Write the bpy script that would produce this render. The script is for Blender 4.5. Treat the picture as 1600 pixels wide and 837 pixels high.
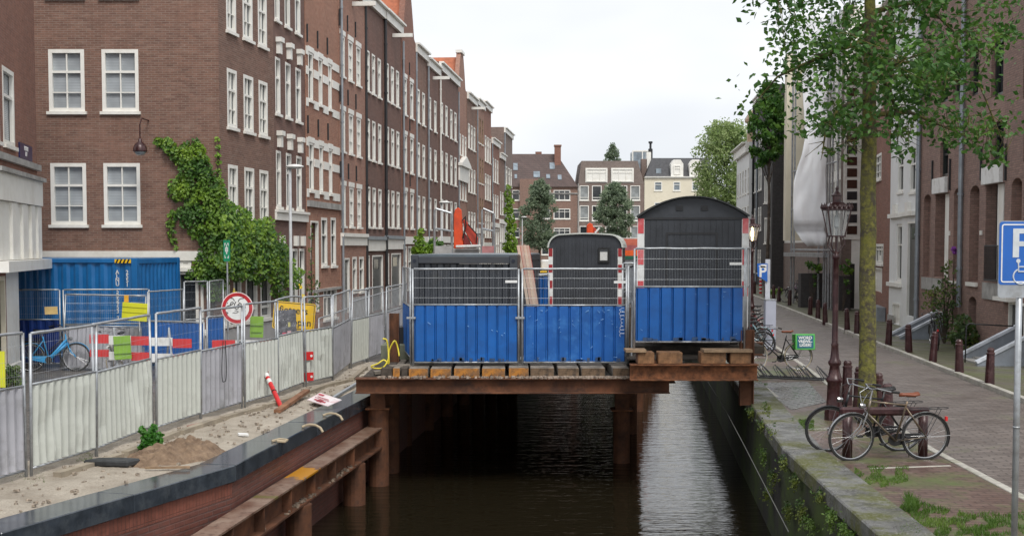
import bpy, math, random
from math import sin, cos, tan, pi, radians, atan2, sqrt, hypot
from mathutils import Vector, Matrix

for o in list(bpy.data.objects): bpy.data.objects.remove(o)
SC = bpy.context.scene
COL = SC.collection
random.seed(7)

# ------------------------------------------------------------ camera, world, sun, exposure
F = 2000.0; CX = 800.0; TH = radians(3.0); CAMZ = 3.1; HOR = 384.0
CY = HOR + F * tan(TH)
cam_d = bpy.data.cameras.new('camera'); cam = bpy.data.objects.new('camera', cam_d); COL.objects.link(cam)
cam.location = (0, 0, CAMZ); cam.rotation_euler = (radians(90) - TH, 0, 0)
cam_d.sensor_width = 36; cam_d.lens = 36 * F / 1600; cam_d.shift_y = (CY - 418.5) / 1600
cam_d.clip_start = 0.1; cam_d.clip_end = 2000
SC.camera = cam
SUN_EL, SUN_AZ = radians(52), radians(162)
w = bpy.data.worlds.new('World'); SC.world = w; w.use_nodes = True
wn = w.node_tree; wn.nodes.clear()
wo = wn.nodes.new('ShaderNodeOutputWorld'); bg = wn.nodes.new('ShaderNodeBackground')
sky = wn.nodes.new('ShaderNodeTexSky'); sky.sky_type = 'NISHITA'; sky.sun_disc = False
sky.sun_elevation = SUN_EL; sky.sun_rotation = SUN_AZ; sky.dust_density = 4; sky.air_density = 1.2
tc = wn.nodes.new('ShaderNodeTexCoord'); mp = wn.nodes.new('ShaderNodeMapping'); mp.inputs['Scale'].default_value = (1.2, 1.2, 3.5)
nz = wn.nodes.new('ShaderNodeTexNoise'); nz.inputs['Scale'].default_value = 1.6; nz.inputs['Detail'].default_value = 4
rp = wn.nodes.new('ShaderNodeValToRGB')
rp.color_ramp.elements[0].position = .3; rp.color_ramp.elements[0].color = (7.4, 7.8, 8.4, 1)
rp.color_ramp.elements[1].position = .7; rp.color_ramp.elements[1].color = (11.8, 11.9, 12.1, 1)
mx = wn.nodes.new('ShaderNodeMix'); mx.data_type = 'RGBA'; mx.inputs[0].default_value = .93
L = wn.links.new
L(tc.outputs['Generated'], mp.inputs['Vector']); L(mp.outputs['Vector'], nz.inputs['Vector']); L(nz.outputs[0], rp.inputs[0])
L(sky.outputs[0], mx.inputs[6]); L(rp.outputs[0], mx.inputs[7]); L(mx.outputs[2], bg.inputs['Color'])
bg.inputs['Strength'].default_value = .066; L(bg.outputs[0], wo.inputs['Surface'])
sl = bpy.data.lights.new('sun', 'SUN'); sl.energy = 1.5; sl.angle = radians(22); sl.color = (1, .97, .93)
so = bpy.data.objects.new('sun', sl); COL.objects.link(so)
so.rotation_euler = (radians(90) - SUN_EL, 0, pi - SUN_AZ)
SC.view_settings.view_transform = 'Standard'; SC.view_settings.look = 'None'
SC.view_settings.gamma = 1; SC.view_settings.exposure = 0.70
SC.render.engine = 'CYCLES'
SC.render.resolution_x = 1024; SC.render.resolution_y = 535

# ------------------------------------------------------------ measuring helpers
CAM = Vector((0, 0, CAMZ))
def ray(px, py):
    a = (px - CX) / F; b = (CY - py) / F
    return Vector((a, cos(TH) + b * sin(TH), -sin(TH) + b * cos(TH)))
def G(px, py, z=0.0):
    d = ray(px, py); return CAM + d * ((z - CAMZ) / d.z)
def AT(px, py, Y):
    d = ray(px, py); return CAM + d * (Y / d.y)
def LX(y): return -11.8 + .0919 * y          # left house line
def RX(y): return 10.5 + .0875 * y           # right house line
def line_at(px, k, m):                        # depth where the ray through px meets x = k + m*y
    d = ray(px, HOR); return k / (d.x / d.y - m)

# ------------------------------------------------------------ materials
MATS = {}
def nodes(name):
    m = bpy.data.materials.new(name); m.use_nodes = True; nt = m.node_tree
    return m, nt, nt.nodes['Principled BSDF']
def nn(nt, t, **k):
    n = nt.nodes.new(t)
    for a, b in k.items(): setattr(n, a, b)
    return n
def mixc(nt, fac, a, b, mode='MIX'):
    n = nn(nt, 'ShaderNodeMix', data_type='RGBA', blend_type=mode)
    for i, v in ((0, fac), (6, a), (7, b)):
        if hasattr(v, 'links') or hasattr(v, 'is_linked'): nt.links.new(v, n.inputs[i])
        elif i == 0: n.inputs[0].default_value = v
        else: n.inputs[i].default_value = (*v[:3], 1)
    return n.outputs[2]
def noise(nt, scale, vec=None, detail=4, rough=.6):
    n = nn(nt, 'ShaderNodeTexNoise'); n.inputs['Scale'].default_value = scale
    n.inputs['Detail'].default_value = detail; n.inputs['Roughness'].default_value = rough
    if vec is not None: nt.links.new(vec, n.inputs['Vector'])
    return n.outputs[0]
def ramp(nt, fac, p0, p1, c0=(0, 0, 0), c1=(1, 1, 1)):
    r = nn(nt, 'ShaderNodeValToRGB'); e = r.color_ramp.elements
    e[0].position = p0; e[0].color = (*c0, 1); e[1].position = p1; e[1].color = (*c1, 1)
    nt.links.new(fac, r.inputs[0]); return r.outputs[0]
def objvec(nt, mode='obj', scale=None):
    t = nn(nt, 'ShaderNodeTexCoord')
    v = t.outputs['Object']
    if mode == 'wall':
        s = nn(nt, 'ShaderNodeSeparateXYZ'); nt.links.new(v, s.inputs[0])
        a = nn(nt, 'ShaderNodeMath', operation='ADD'); nt.links.new(s.outputs[0], a.inputs[0]); nt.links.new(s.outputs[1], a.inputs[1])
        c = nn(nt, 'ShaderNodeCombineXYZ'); nt.links.new(a.outputs[0], c.inputs[0]); nt.links.new(s.outputs[2], c.inputs[1]); v = c.outputs[0]
    if scale:
        m = nn(nt, 'ShaderNodeMapping'); m.inputs['Scale'].default_value = scale; nt.links.new(v, m.inputs['Vector']); v = m.outputs[0]
    return v
def bump(nt, b, h, strength=.3, dist=.01):
    n = nn(nt, 'ShaderNodeBump'); n.inputs['Strength'].default_value = strength; n.inputs['Distance'].default_value = dist
    nt.links.new(h, n.inputs['Height']); nt.links.new(n.outputs[0], b.inputs['Normal'])
def solid(name, col, rough=.5, metal=0, var=.12, vs=3.0, dirt=None, dscale=1.2, bmp=0, bs=40):
    if name in MATS: return MATS[name]
    m, nt, b = nodes(name); v = objvec(nt)
    n1 = noise(nt, vs, v); d = tuple(max(0, c * (1 - var * 2.2)) for c in col); u = tuple(min(1, c * (1 + var)) for c in col)
    c = mixc(nt, ramp(nt, n1, .3, .7), d, u)
    if dirt:
        c = mixc(nt, ramp(nt, noise(nt, dscale, v, 6, .7), .5, .72), c, dirt)
    nt.links.new(c, b.inputs['Base Color']); b.inputs['Roughness'].default_value = rough; b.inputs['Metallic'].default_value = metal
    if bmp: bump(nt, b, noise(nt, bs, v), bmp, .01)
    MATS[name] = m; return m
def brick(name, c1, c2, mortar, bw=.22, bh=.065, ms=.009, grime=(.1, .09, .085), ga=.5, flat=False, rough=.85, moss=None, mamt=(.55, .75), bmp=.5, sq=False, rr=None):
    if name in MATS: return MATS[name]
    m, nt, b = nodes(name); v = objvec(nt, 'obj' if flat else 'wall')
    if flat and flat != True:
        mp_ = nn(nt, 'ShaderNodeMapping'); mp_.inputs['Rotation'].default_value = (0, 0, flat); nt.links.new(v, mp_.inputs['Vector']); vb = mp_.outputs[0]
    else: vb = v
    t = nn(nt, 'ShaderNodeTexBrick'); nt.links.new(vb, t.inputs['Vector'])
    t.inputs['Scale'].default_value = 1; t.inputs['Brick Width'].default_value = bw; t.inputs['Row Height'].default_value = bh
    t.inputs['Mortar Size'].default_value = ms; t.inputs['Mortar Smooth'].default_value = .3; t.inputs['Bias'].default_value = 0
    t.inputs['Color1'].default_value = (*c1, 1); t.inputs['Color2'].default_value = (*c2, 1); t.inputs['Mortar'].default_value = (*mortar, 1)
    if sq: t.offset = 0
    c = mixc(nt, ramp(nt, noise(nt, .9, v, 6, .7), .35, .75), t.outputs[0], tuple(g for g in grime))
    c = mixc(nt, ga, t.outputs[0], c)
    if not flat:
        stv = nn(nt, 'ShaderNodeMapping'); stv.inputs['Scale'].default_value = (2.2, .22, 1); nt.links.new(v, stv.inputs['Vector'])
        c = mixc(nt, ramp(nt, noise(nt, 1.0, stv.outputs[0], 6, .7), .52, .72, (0, 0, 0), (.55, .55, .55)), c, tuple(x * .45 for x in c1))
        c = mixc(nt, ramp(nt, noise(nt, .45, v, 5, .6), .5, .75, (0, 0, 0), (.4, .4, .4)), c, tuple(min(1, x * 1.7) for x in c1))
        st2 = nn(nt, 'ShaderNodeMapping'); st2.inputs['Scale'].default_value = (1.6, 7.5, 1); nt.links.new(v, st2.inputs['Vector']); nrow = noise(nt, 1.0, st2.outputs[0], 5, .75)
        c = mixc(nt, ramp(nt, nrow, .52, .70, (0, 0, 0), (.55, .55, .55)), c, tuple(x * .38 for x in c1))
        c = mixc(nt, ramp(nt, nrow, .30, .46, (.5, .5, .5), (0, 0, 0)), c, tuple(min(1, x * 1.25) for x in mortar))
    c = mixc(nt, .35, c, mixc(nt, ramp(nt, noise(nt, 7, v, 3), .35, .65), tuple(x * .5 for x in c1), tuple(min(1, x * 1.5) for x in c2)))
    if moss:
        c = mixc(nt, ramp(nt, noise(nt, .55, v, 8, .75), *mamt), c, moss)
    nt.links.new(c, b.inputs['Base Color'])
    if rr:
        r = nn(nt, 'ShaderNodeMapRange'); nt.links.new(noise(nt, 1.1, v, 5, .7), r.inputs[0])
        r.inputs[1].default_value = .35; r.inputs[2].default_value = .65; r.inputs[3].default_value = rr[0]; r.inputs[4].default_value = rr[1]
        nt.links.new(r.outputs[0], b.inputs['Roughness'])
    else: b.inputs['Roughness'].default_value = rough
    inv = nn(nt, 'ShaderNodeMath', operation='SUBTRACT'); inv.inputs[0].default_value = 1; nt.links.new(t.outputs['Fac'], inv.inputs[1])
    if bmp: bump(nt, b, inv.outputs[0], bmp, .006)
    MATS[name] = m; return m
def leafmat(name, dark, mid, light, rough=.5, trl=.3):
    if name in MATS: return MATS[name]
    m, nt, b = nodes(name); g = nn(nt, 'ShaderNodeNewGeometry')
    v = objvec(nt)
    c = mixc(nt, g.outputs['Random Per Island'], dark, mid)
    c = mixc(nt, ramp(nt, noise(nt, 1.3, v, 3), .48, .66), c, light)
    nt.links.new(c, b.inputs['Base Color']); b.inputs['Roughness'].default_value = rough
    tr = nn(nt, 'ShaderNodeBsdfTranslucent'); nt.links.new(c, tr.inputs[0])
    ms_ = nn(nt, 'ShaderNodeMixShader'); ms_.inputs[0].default_value = trl
    nt.links.new(b.outputs[0], ms_.inputs[1]); nt.links.new(tr.outputs[0], ms_.inputs[2])
    nt.links.new(ms_.outputs[0], nt.nodes['Material Output'].inputs[0])
    MATS[name] = m; return m
def glassmat(name, col, rough=.08, spec=.8, stripes=0):
    if name in MATS: return MATS[name]
    m, nt, b = nodes(name); v = objvec(nt, 'wall')
    c = mixc(nt, ramp(nt, noise(nt, 1.1, v, 2), .35, .65), tuple(x * .55 for x in col), col)
    if stripes:
        wv = nn(nt, 'ShaderNodeTexWave', bands_direction='Y'); nt.links.new(v, wv.inputs[0]); wv.inputs['Scale'].default_value = stripes
        c = mixc(nt, ramp(nt, wv.outputs[0], .1, .5), tuple(x * .55 for x in col), c)
    nt.links.new(c, b.inputs['Base Color']); b.inputs['Roughness'].default_value = rough; b.inputs['Specular IOR Level'].default_value = spec
    bump(nt, b, noise(nt, 1.7, v, 2), .05, .02)
    MATS[name] = m; return m

M_BROWN = brick('brick_brown', (.25, .13, .09), (.135, .066, .048), (.29, .235, .19), ga=.3)
M_DARK = brick('brick_dark', (.195, .092, .066), (.12, .058, .046), (.19, .15, .125), ga=.25)
M_ORANGE = brick('brick_orange', (.38, .18, .115), (.29, .13, .085), (.38, .27, .2), ga=.25)
M_PINK = brick('brick_pink', (.36, .185, .13), (.28, .135, .095), (.33, .25, .2), ga=.3)
M_RED = brick('brick_red', (.29, .125, .08), (.20, .085, .058), (.25, .18, .15), ga=.3)
M_RBR = brick('brick_warm', (.36, .225, .18), (.22, .13, .105), (.15, .125, .11), ga=.3, ms=.012)
M_BLK = brick('brick_black', (.055, .05, .05), (.04, .036, .036), (.06, .056, .055), ga=.2)
M_TAUPE = brick('brick_taupe', (.21, .155, .13), (.17, .12, .10), (.24, .2, .18), ga=.2)
M_WHITE = solid('white_paint', (.80, .785, .73), .45, var=.03, dirt=(.68, .65, .58), dscale=1.3)
M_CREAM = solid('cream_render', (.72, .66, .52), .7, var=.05, vs=.6, dirt=(.6, .54, .42))
M_WHTREN = solid('white_render', (.74, .75, .74), .6, var=.03, vs=.5, dirt=(.64, .64, .62), dscale=.7)
M_STONE = solid('stone_grey', (.36, .35, .33), .75, var=.15, dirt=(.22, .21, .19), bmp=.2)
M_PLINTH = solid('plaster_grey', (.40, .39, .38), .8, var=.1, vs=1, dirt=(.25, .24, .22))
M_FRAMEB = solid('dark_frame', (.025, .03, .028), .35)
M_DOOR = solid('door_dark', (.028, .03, .028), .3)
M_IRON = solid('iron_black', (.02, .02, .022), .5)
M_ZINC = solid('zinc_grey', (.30, .33, .36), .45, .3, var=.1, dirt=(.2, .22, .24))
M_ROOFB = brick('roof_tile_brown', (.13, .085, .075), (.08, .055, .05), (.03, .025, .025), bw=.25, bh=.3, ms=.03, ga=.4)
M_ROOFD = solid('roof_slate', (.055, .055, .06), .6, var=.2)
M_ROOFR = solid('roof_red', (.42, .13, .06), .7, var=.15)
M_GLASS = glassmat('window_glass', (.035, .04, .045))
M_GLASSG = glassmat('window_glass_curtain', (.34, .36, .36), .25, .6)
M_BLIND = glassmat('window_blind', (.50, .54, .57), .25, .6, stripes=7)
M_GLASSB = glassmat('window_glass_sky', (.25, .30, .34), .12, .8)
M_GALV = solid('galvanised_steel', (.42, .44, .46), .42, .55, var=.12, vs=6, dirt=(.25, .24, .22), dscale=4)
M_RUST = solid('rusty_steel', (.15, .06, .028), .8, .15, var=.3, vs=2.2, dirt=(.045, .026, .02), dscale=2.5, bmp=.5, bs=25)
M_RUSTL = solid('rusty_steel_light', (.22, .085, .035), .85, .1, var=.35, vs=6, dirt=(.07, .035, .02), dscale=5, bmp=.6, bs=18)
M_MAROON = solid('maroon_cast_iron', (.042, .012, .013), .35, .1, var=.2, vs=8, dirt=(.11, .06, .055), dscale=6)
M_BLACKW = solid('wagon_black', (.036, .040, .048), .5, var=.18, vs=2)
M_TYRE = solid('tyre_rubber', (.02, .02, .02), .8)
M_CHROME = solid('chrome', (.38, .38, .38), .25, .9, var=.08)
M_REDW = solid('signal_red', (.60, .025, .025), .4, var=.08)
M_BWHITE = solid('board_white', (.75, .75, .73), .45, var=.04, dirt=(.5, .48, .44), dscale=2.5)
M_BLACK = solid('print_black', (.012, .012, .012), .5)
M_GREEN = solid('lime_plastic', (.22, .42, .03), .5, var=.08)
M_YGREEN = solid('yellow_plastic', (.62, .62, .02), .5, var=.06)
M_YSIGN = solid('sign_yellow', (.85, .52, .01), .4, var=.03)
M_BSIGN = solid('sign_blue', (.015, .12, .46), .35, var=.05)
M_ORNG = solid('crane_orange', (.75, .085, .02), .4, var=.1, dirt=(.4, .05, .03), dscale=2)
M_TIMB = solid('timber_raw', (.30, .20, .12), .85, var=.25, vs=5, dirt=(.12, .085, .06), bmp=.4)
M_TIMBG = solid('timber_weathered', (.22, .19, .155), .85, var=.25, vs=4, dirt=(.11, .09, .075), bmp=.4)
M_BARK = solid('bark_brown', (.085, .065, .05), .9, var=.3, vs=6, bmp=.8)
M_IVY = leafmat('ivy_leaf', (.028, .085, .012), (.075, .18, .02), (.19, .32, .025))
M_IVYL = leafmat('ivy_leaf_light', (.09, .19, .015), (.17, .30, .02), (.24, .36, .03))
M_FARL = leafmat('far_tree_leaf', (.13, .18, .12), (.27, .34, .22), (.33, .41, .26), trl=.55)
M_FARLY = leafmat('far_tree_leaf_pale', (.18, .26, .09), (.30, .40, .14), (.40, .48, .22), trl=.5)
M_NEARL = leafmat('near_tree_leaf', (.025, .085, .012), (.055, .15, .02), (.12, .24, .03))
M_BUSH = leafmat('bush_leaf', (.03, .07, .015), (.08, .14, .03), (.17, .2, .03))
M_GRASS = leafmat('grass_blade', (.05, .11, .012), (.09, .17, .02), (.15, .23, .04))

# ------------------------------------------------------------ mesh builder
class MB:
    def __init__(s): s.v = []; s.f = []
    def add(s, vs, fs):
        n = len(s.v); s.v += [tuple(v) for v in vs]; s.f += [tuple(i + n for i in f) for f in fs]; return s
    def box(s, c, d, rz=0, M=None):
        x, y, z = d[0] / 2, d[1] / 2, d[2] / 2
        vs = [Vector((i * x, j * y, k * z)) for i in (-1, 1) for j in (-1, 1) for k in (-1, 1)]
        R = M if M is not None else Matrix.Rotation(rz, 3, 'Z')
        vs = [R @ v + Vector(c) for v in vs]
        return s.add(vs, [(0, 1, 3, 2), (4, 6, 7, 5), (0, 4, 5, 1), (2, 3, 7, 6), (0, 2, 6, 4), (1, 5, 7, 3)])
    def b2(s, x0, x1, y0, y1, z0, z1):
        return s.box(((x0 + x1) / 2, (y0 + y1) / 2, (z0 + z1) / 2), (abs(x1 - x0), abs(y1 - y0), abs(z1 - z0)))
    def tube(s, pts, r, n=6, closed=False, cap=True):
        pts = [Vector(p) for p in pts]; rs = r if isinstance(r, (list, tuple)) else [r] * len(pts)
        N = len(pts); rings = []; up = None
        for i, p in enumerate(pts):
            a = pts[(i - 1) % N] if (i > 0 or closed) else p
            b = pts[(i + 1) % N] if (i < N - 1 or closed) else p
            t = (b - a).normalized()
            if up is None:
                up = Vector((0, 0, 1)) if abs(t.z) < .9 else Vector((1, 0, 0))
            u = (up - t * up.dot(t))
            if u.length < 1e-5: u = t.orthogonal()
            u.normalize(); up = u; w_ = t.cross(u)
            rings.append([p + (u * cos(2 * pi * k / n) + w_ * sin(2 * pi * k / n)) * rs[i] for k in range(n)])
        vs = [v for r_ in rings for v in r_]; fs = []
        for i in range(N if closed else N - 1):
            for k in range(n):
                a = i * n + k; b = i * n + (k + 1) % n; j = (i + 1) % N
                fs.append((a, b, j * n + (k + 1) % n, j * n + k))
        if cap and not closed:
            fs.append(tuple(reversed(range(n)))); fs.append(tuple((N - 1) * n + k for k in range(n)))
        return s.add(vs, fs)
    def lathe(s, prof, n=12, c=(0, 0, 0), sq=1.0, a0=0):
        vs = []; fs = []
        for r, z in prof:
            for k in range(n):
                a = a0 + 2 * pi * k / n; vs.append((c[0] + r * cos(a), c[1] + r * sin(a) * sq, c[2] + z))
        for i in range(len(prof) - 1):
            for k in range(n):
                fs.append((i * n + k, i * n + (k + 1) % n, (i + 1) * n + (k + 1) % n, (i + 1) * n + k))
        fs.append(tuple(reversed(range(n)))); fs.append(tuple((len(prof) - 1) * n + k for k in range(n)))
        return s.add(vs, fs)
    def prism(s, poly, h0, h1, axis='z', M=None):
        n = len(poly)
        def mk(p, h):
            v = {'z': (p[0], p[1], h), 'y': (p[0], h, p[1]), 'x': (h, p[0], p[1])}[axis]
            return (M @ Vector(v)) if M is not None else Vector(v)
        vs = [mk(p, h0) for p in poly] + [mk(p, h1) for p in poly]
        fs = [tuple(reversed(range(n))), tuple(range(n, 2 * n))] + [(i, (i + 1) % n, n + (i + 1) % n, n + i) for i in range(n)]
        return s.add(vs, fs)
    def ring(s, R, r, n=28, m=5, c=(0, 0, 0)):     # torus in the xz plane
        return s.tube([(c[0] + R * cos(2 * pi * k / n), c[1], c[2] + R * sin(2 * pi * k / n)) for k in range(n)], r, m, closed=True)
    def leaf(s, p, size, d=None):
        p = Vector(p)
        a = Vector((random.gauss(0, 1), random.gauss(0, 1), random.gauss(0, .6)))
        if d is not None: a = a * .55 + Vector(d)
        if a.length < 1e-4: a = Vector((0, 0, 1))
        a.normalize(); u = a.orthogonal().normalized(); u = Matrix.Rotation(random.uniform(0, 6.28), 3, a) @ u; w_ = a.cross(u)
        z = size * random.uniform(.7, 1.25)
        return s.add([p - u * z * .5, p + w_ * z * .32 + a * z * .08, p + u * z * .5, p - w_ * z * .32 + a * z * .08], [(0, 1, 2, 3)])
    def build(s, name, mat, parent=None, loc=None, rot=None, smooth=False, bevel=0, solidify=0):
        me = bpy.data.meshes.new(name); me.from_pydata(s.v, [], s.f); me.materials.append(mat)
        if smooth: me.polygons.foreach_set('use_smooth', [True] * len(me.polygons))
        me.update()
        return link(name, me, parent, loc, rot, bevel, solidify)
def link(name, me, parent=None, loc=None, rot=None, bevel=0, solidify=0):
    o = bpy.data.objects.new(name, me); COL.objects.link(o)
    if parent: o.parent = parent
    if loc is not None: o.location = loc
    if rot is not None: o.rotation_euler = rot
    if solidify:
        q = o.modifiers.new('s', 'SOLIDIFY'); q.thickness = solidify; q.offset = 0
    if bevel:
        q = o.modifiers.new('b', 'BEVEL'); q.width = bevel; q.segments = 1; q.limit_method = 'ANGLE'
    return o
def tag(o, label=None, cat=None, group=None, kind=None):
    if label: o['label'] = label
    if cat: o['category'] = cat
    if group: o['group'] = group
    if kind: o['kind'] = kind
    return o
def thing(name, label, cat, loc=(0, 0, 0), rz=0, group=None, rot=None):
    o = bpy.data.objects.new(name, None); COL.objects.link(o); o.empty_display_size = .2
    o.location = loc; o.rotation_euler = rot if rot else (0, 0, rz)
    return tag(o, label, cat, group)
def kids(o): return [c for c in bpy.data.objects if c.parent == o]
def copytree(o, parent=None):
    c = o.copy(); COL.objects.link(c)
    if parent: c.parent = parent
    for ch in kids(o): copytree(ch, c)
    return c
FONT = bpy.data.fonts.load('<builtin>') if '<builtin>' in bpy.data.fonts else None
def text(name, body, size, mat, parent, loc, rot=(radians(90), 0, 0), ext=.002, ax='CENTER', sx=1, bold=0, line=1):
    cu = bpy.data.curves.new(name, 'FONT'); cu.body = body; cu.size = size; cu.extrude = ext; cu.align_x = ax; cu.align_y = 'CENTER'
    cu.offset = bold; cu.space_line = line; cu.resolution_u = 3
    ob = bpy.data.objects.new('tmp', cu); COL.objects.link(ob)
    bpy.context.view_layer.update()
    me = bpy.data.meshes.new_from_object(ob.evaluated_get(bpy.context.evaluated_depsgraph_get()))
    bpy.data.objects.remove(ob); me.name = name; me.materials.clear(); me.materials.append(mat)
    o = link(name, me, parent, loc, rot); o.scale = (sx, 1, 1); return o
ORD = ['first', 'second', 'third', 'fourth', 'fifth', 'sixth', 'seventh', 'eighth', 'ninth', 'tenth', 'eleventh', 'twelfth', 'thirteenth', 'fourteenth', 'fifteenth', 'sixteenth', 'seventeenth']

# ------------------------------------------------------------ the canal, quays, streets
WZ = -1.75
LC = [(-9.6, 2.0)] + [tuple(G(px, py)[:2]) for px, py in ((2, 836), (368, 729), (583, 617))]
LC = [(LC[1][0] - .42 * 9, LC[1][1] - 9)] + LC[1:] + [(LC[3][0] + .095 * 30, LC[3][1] + 30), (8.2, 150)]
RC = [tuple(G(px, py)[:2]) for px, py in ((1370, 837), (1222.8, 702.8), (1146, 595))]
RC = [(3.8, 2)] + RC + [(RC[2][0] + .1 * 30, RC[2][1] + 30), (16.0, 150)]
def offset(line, d):
    out = []
    for i, p in enumerate(line):
        a = Vector(line[max(0, i - 1)]); b = Vector(line[min(len(line) - 1, i + 1)]); t = (b - a).normalized()
        out.append((p[0] + t.y * d, p[1] - t.x * d))
    return out
def sheet(name, polyL, polyR, z, mat, kind='structure', zz=None, parent=None):
    mb = MB(); n = len(polyL)
    mb.add([(p[0], p[1], z) for p in polyL] + [(p[0], p[1], z) for p in polyR], [(i, n + i, n + i + 1, i + 1) for i in range(n - 1)])
    o = mb.build(name, mat, parent)
    if kind: o['kind'] = kind
    return o

def pave(name, base, moss=None, mamt=(.55, .7), rot=.9, rr=(.25, .6), bw=.2, bh=.1):
    return brick(name, tuple(x * 1.2 for x in base), tuple(x * .6 for x in base), tuple(x * .22 for x in base), bw=bw, bh=bh, ms=.016, flat=rot, grime=tuple(x * .5 for x in base), ga=.6, moss=moss, mamt=mamt, rr=rr, bmp=.7)
M_STREETL = pave('street_brick_grey', (.155, .14, .125), rot=.1)
M_ROAD = pave('road_brick', (.20, .168, .15), moss=(.11, .125, .05), mamt=(.56, .78), rot=.12, rr=(.3, .6), bw=.28, bh=.14)
M_PARK = pave('quay_brick_red', (.17, .108, .088), moss=(.085, .115, .03), mamt=(.46, .62), rot=-.05, rr=(.3, .6), bw=.25, bh=.125)
M_WALK = pave('pavement_mossy', (.17, .15, .12), moss=(.10, .115, .045), mamt=(.40, .62), rot=0, bw=.3, bh=.3)
m, nt, b = nodes('sand'); v = objvec(nt)
c = mixc(nt, ramp(nt, noise(nt, 1.5, v, 8, .7), .35, .7), (.33, .28, .22), (.56, .50, .41)); c = mixc(nt, ramp(nt, noise(nt, 40, v, 3), .5, .75), c, (.27, .22, .17))
nt.links.new(c, b.inputs['Base Color']); b.inputs['Roughness'].default_value = .95; bump(nt, b, noise(nt, 9, v, 8, .75), 1, .06); M_SAND = m
m, nt, b = nodes('soil_mound'); v = objvec(nt)
c = mixc(nt, ramp(nt, noise(nt, 6, v, 8, .7), .35, .7), (.15, .095, .06), (.36, .25, .16))
nt.links.new(c, b.inputs['Base Color']); b.inputs['Roughness'].default_value = .95; bump(nt, b, noise(nt, 22, v, 8, .7), 1, .05); M_SOIL = m
M_GRAN = solid('coping_black_granite', (.045, .055, .068), .12, var=.2, vs=4, dirt=(.08, .09, .1), dscale=3)
m, nt, b = nodes('coping_old_stone'); v = objvec(nt)
c = mixc(nt, ramp(nt, noise(nt, 2.2, v, 7, .7), .36, .64), (.055, .055, .05), (.20, .20, .19)); c = mixc(nt, ramp(nt, noise(nt, .7, v, 8, .75), .46, .56), c, (.085, .09, .02)); c = mixc(nt, ramp(nt, noise(nt, 25, v, 4), .5, .8), c, (.25, .24, .22))
nt.links.new(c, b.inputs['Base Color']); rg = nn(nt, 'ShaderNodeMapRange'); nt.links.new(noise(nt, 1.4, v, 5), rg.inputs[0]); rg.inputs[1].default_value = .35; rg.inputs[2].default_value = .6; rg.inputs[3].default_value = .18; rg.inputs[4].default_value = .8
nt.links.new(rg.outputs[0], b.inputs['Roughness']); bump(nt, b, noise(nt, 22, v, 7, .7), .8, .02); M_COPR = m
M_KERB = solid('kerb_stone', (.44, .42, .37), .6, var=.15, vs=5, dirt=(.26, .26, .18), dscale=2)
M_QBRICK = brick('quay_brick_new', (.20, .072, .05), (.13, .05, .04), (.13, .10, .09), bw=.22, bh=.075, ms=.011, ga=.35, rough=.5, bmp=1)
M_QSOLD = brick('quay_brick_soldier', (.25, .085, .055), (.19, .065, .045), (.10, .05, .04), bw=.075, bh=.4, ms=.009, ga=.2, rough=.5, sq=True, bmp=1)
M_QWALLR = brick('quay_brick_old', (.022, .02, .015), (.012, .011, .009), (.015, .014, .01), ga=.3, moss=(.045, .07, .01), mamt=(.44, .62), bw=.4, bh=.16, rough=.9)
m, nt, b = nodes('canal_water'); v = objvec(nt, scale=(.6, 2.6, 1))
b.inputs['Base Color'].default_value = (.014, .011, .006, 1); b.inputs['Roughness'].default_value = .04; b.inputs['IOR'].default_value = 1.33
h1 = noise(nt, 1.6, v, 3, .6); h2 = noise(nt, 6.5, v, 2)
ad = nn(nt, 'ShaderNodeMath', operation='MULTIPLY_ADD'); nt.links.new(h2, ad.inputs[0]); ad.inputs[1].default_value = .22; nt.links.new(h1, ad.inputs[2])
bump(nt, b, ad.outputs[0], .34, .05); M_WATER = m

GL = offset(LC, 0); n = len(LC)
M_GROUND = solid('far_ground', (.13, .125, .115), .8)
left_far = [(-140, p[1]) for p in LC]
sheet('left_street', left_far, offset(LC, -.5), -.004, M_STREETL)
rk = [(6.0, 2), (6.22, 13.5), (6.34, 19.4), (6.72, 24), (7.03, 28.5), (7.45, 32.5), (9.2, 52), (18.2, 150)]
def kx(y):
    for (a, b_) in zip(rk, rk[1:]):
        if y <= b_[1]: return a[0] + (b_[0] - a[0]) * (y - a[1]) / (b_[1] - a[1])
    return rk[-1][0]
def lerpline(line, y):
    for (a, b_) in zip(line, line[1:]):
        if y <= b_[1]: return a[0] + (b_[0] - a[0]) * (y - a[1]) / (b_[1] - a[1])
    return line[-1][0]
ys = [2, 8, 13.5, 16, 19.4, 22, 24, 26, 28.5, 32.5, 40, 52, 70, 90, 120, 150]
sheet('right_quay_paving', [(lerpline(offset(RC, .45), y), y) for y in ys], [(kx(y), y) for y in ys], -.002, M_PARK)
def kerbx(y): return 7.9 + .0875 * y
sheet('right_road', [(kx(y), y) for y in ys], [(kerbx(y), y) for y in ys], .0, M_ROAD)
sheet('right_pavement', [(kerbx(y), y) for y in ys], [(RX(y) + 14, y) for y in ys], .07, M_WALK)
MB().add([(-400, 150, -.01), (400, 150, -.01), (400, 900, -.01), (-400, 900, -.01)], [(0, 1, 2, 3)]).build('far_ground', M_GROUND)['kind'] = 'structure'
MB().add([(lerpline(ys and [(RX(y) + 13, y) for y in ys], y), y, -.012) for y in (2, 150)] + [(400, 150, -.012), (400, 2, -.012)], [(3, 2, 1, 0)]).build('right_ground', M_GROUND)['kind'] = 'structure'
MB().add([(-60, -20, WZ), (60, -20, WZ), (60, 152, WZ), (-60, 152, WZ)], [(0, 1, 2, 3)]).build('water', M_WATER)['kind'] = 'structure'

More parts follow.
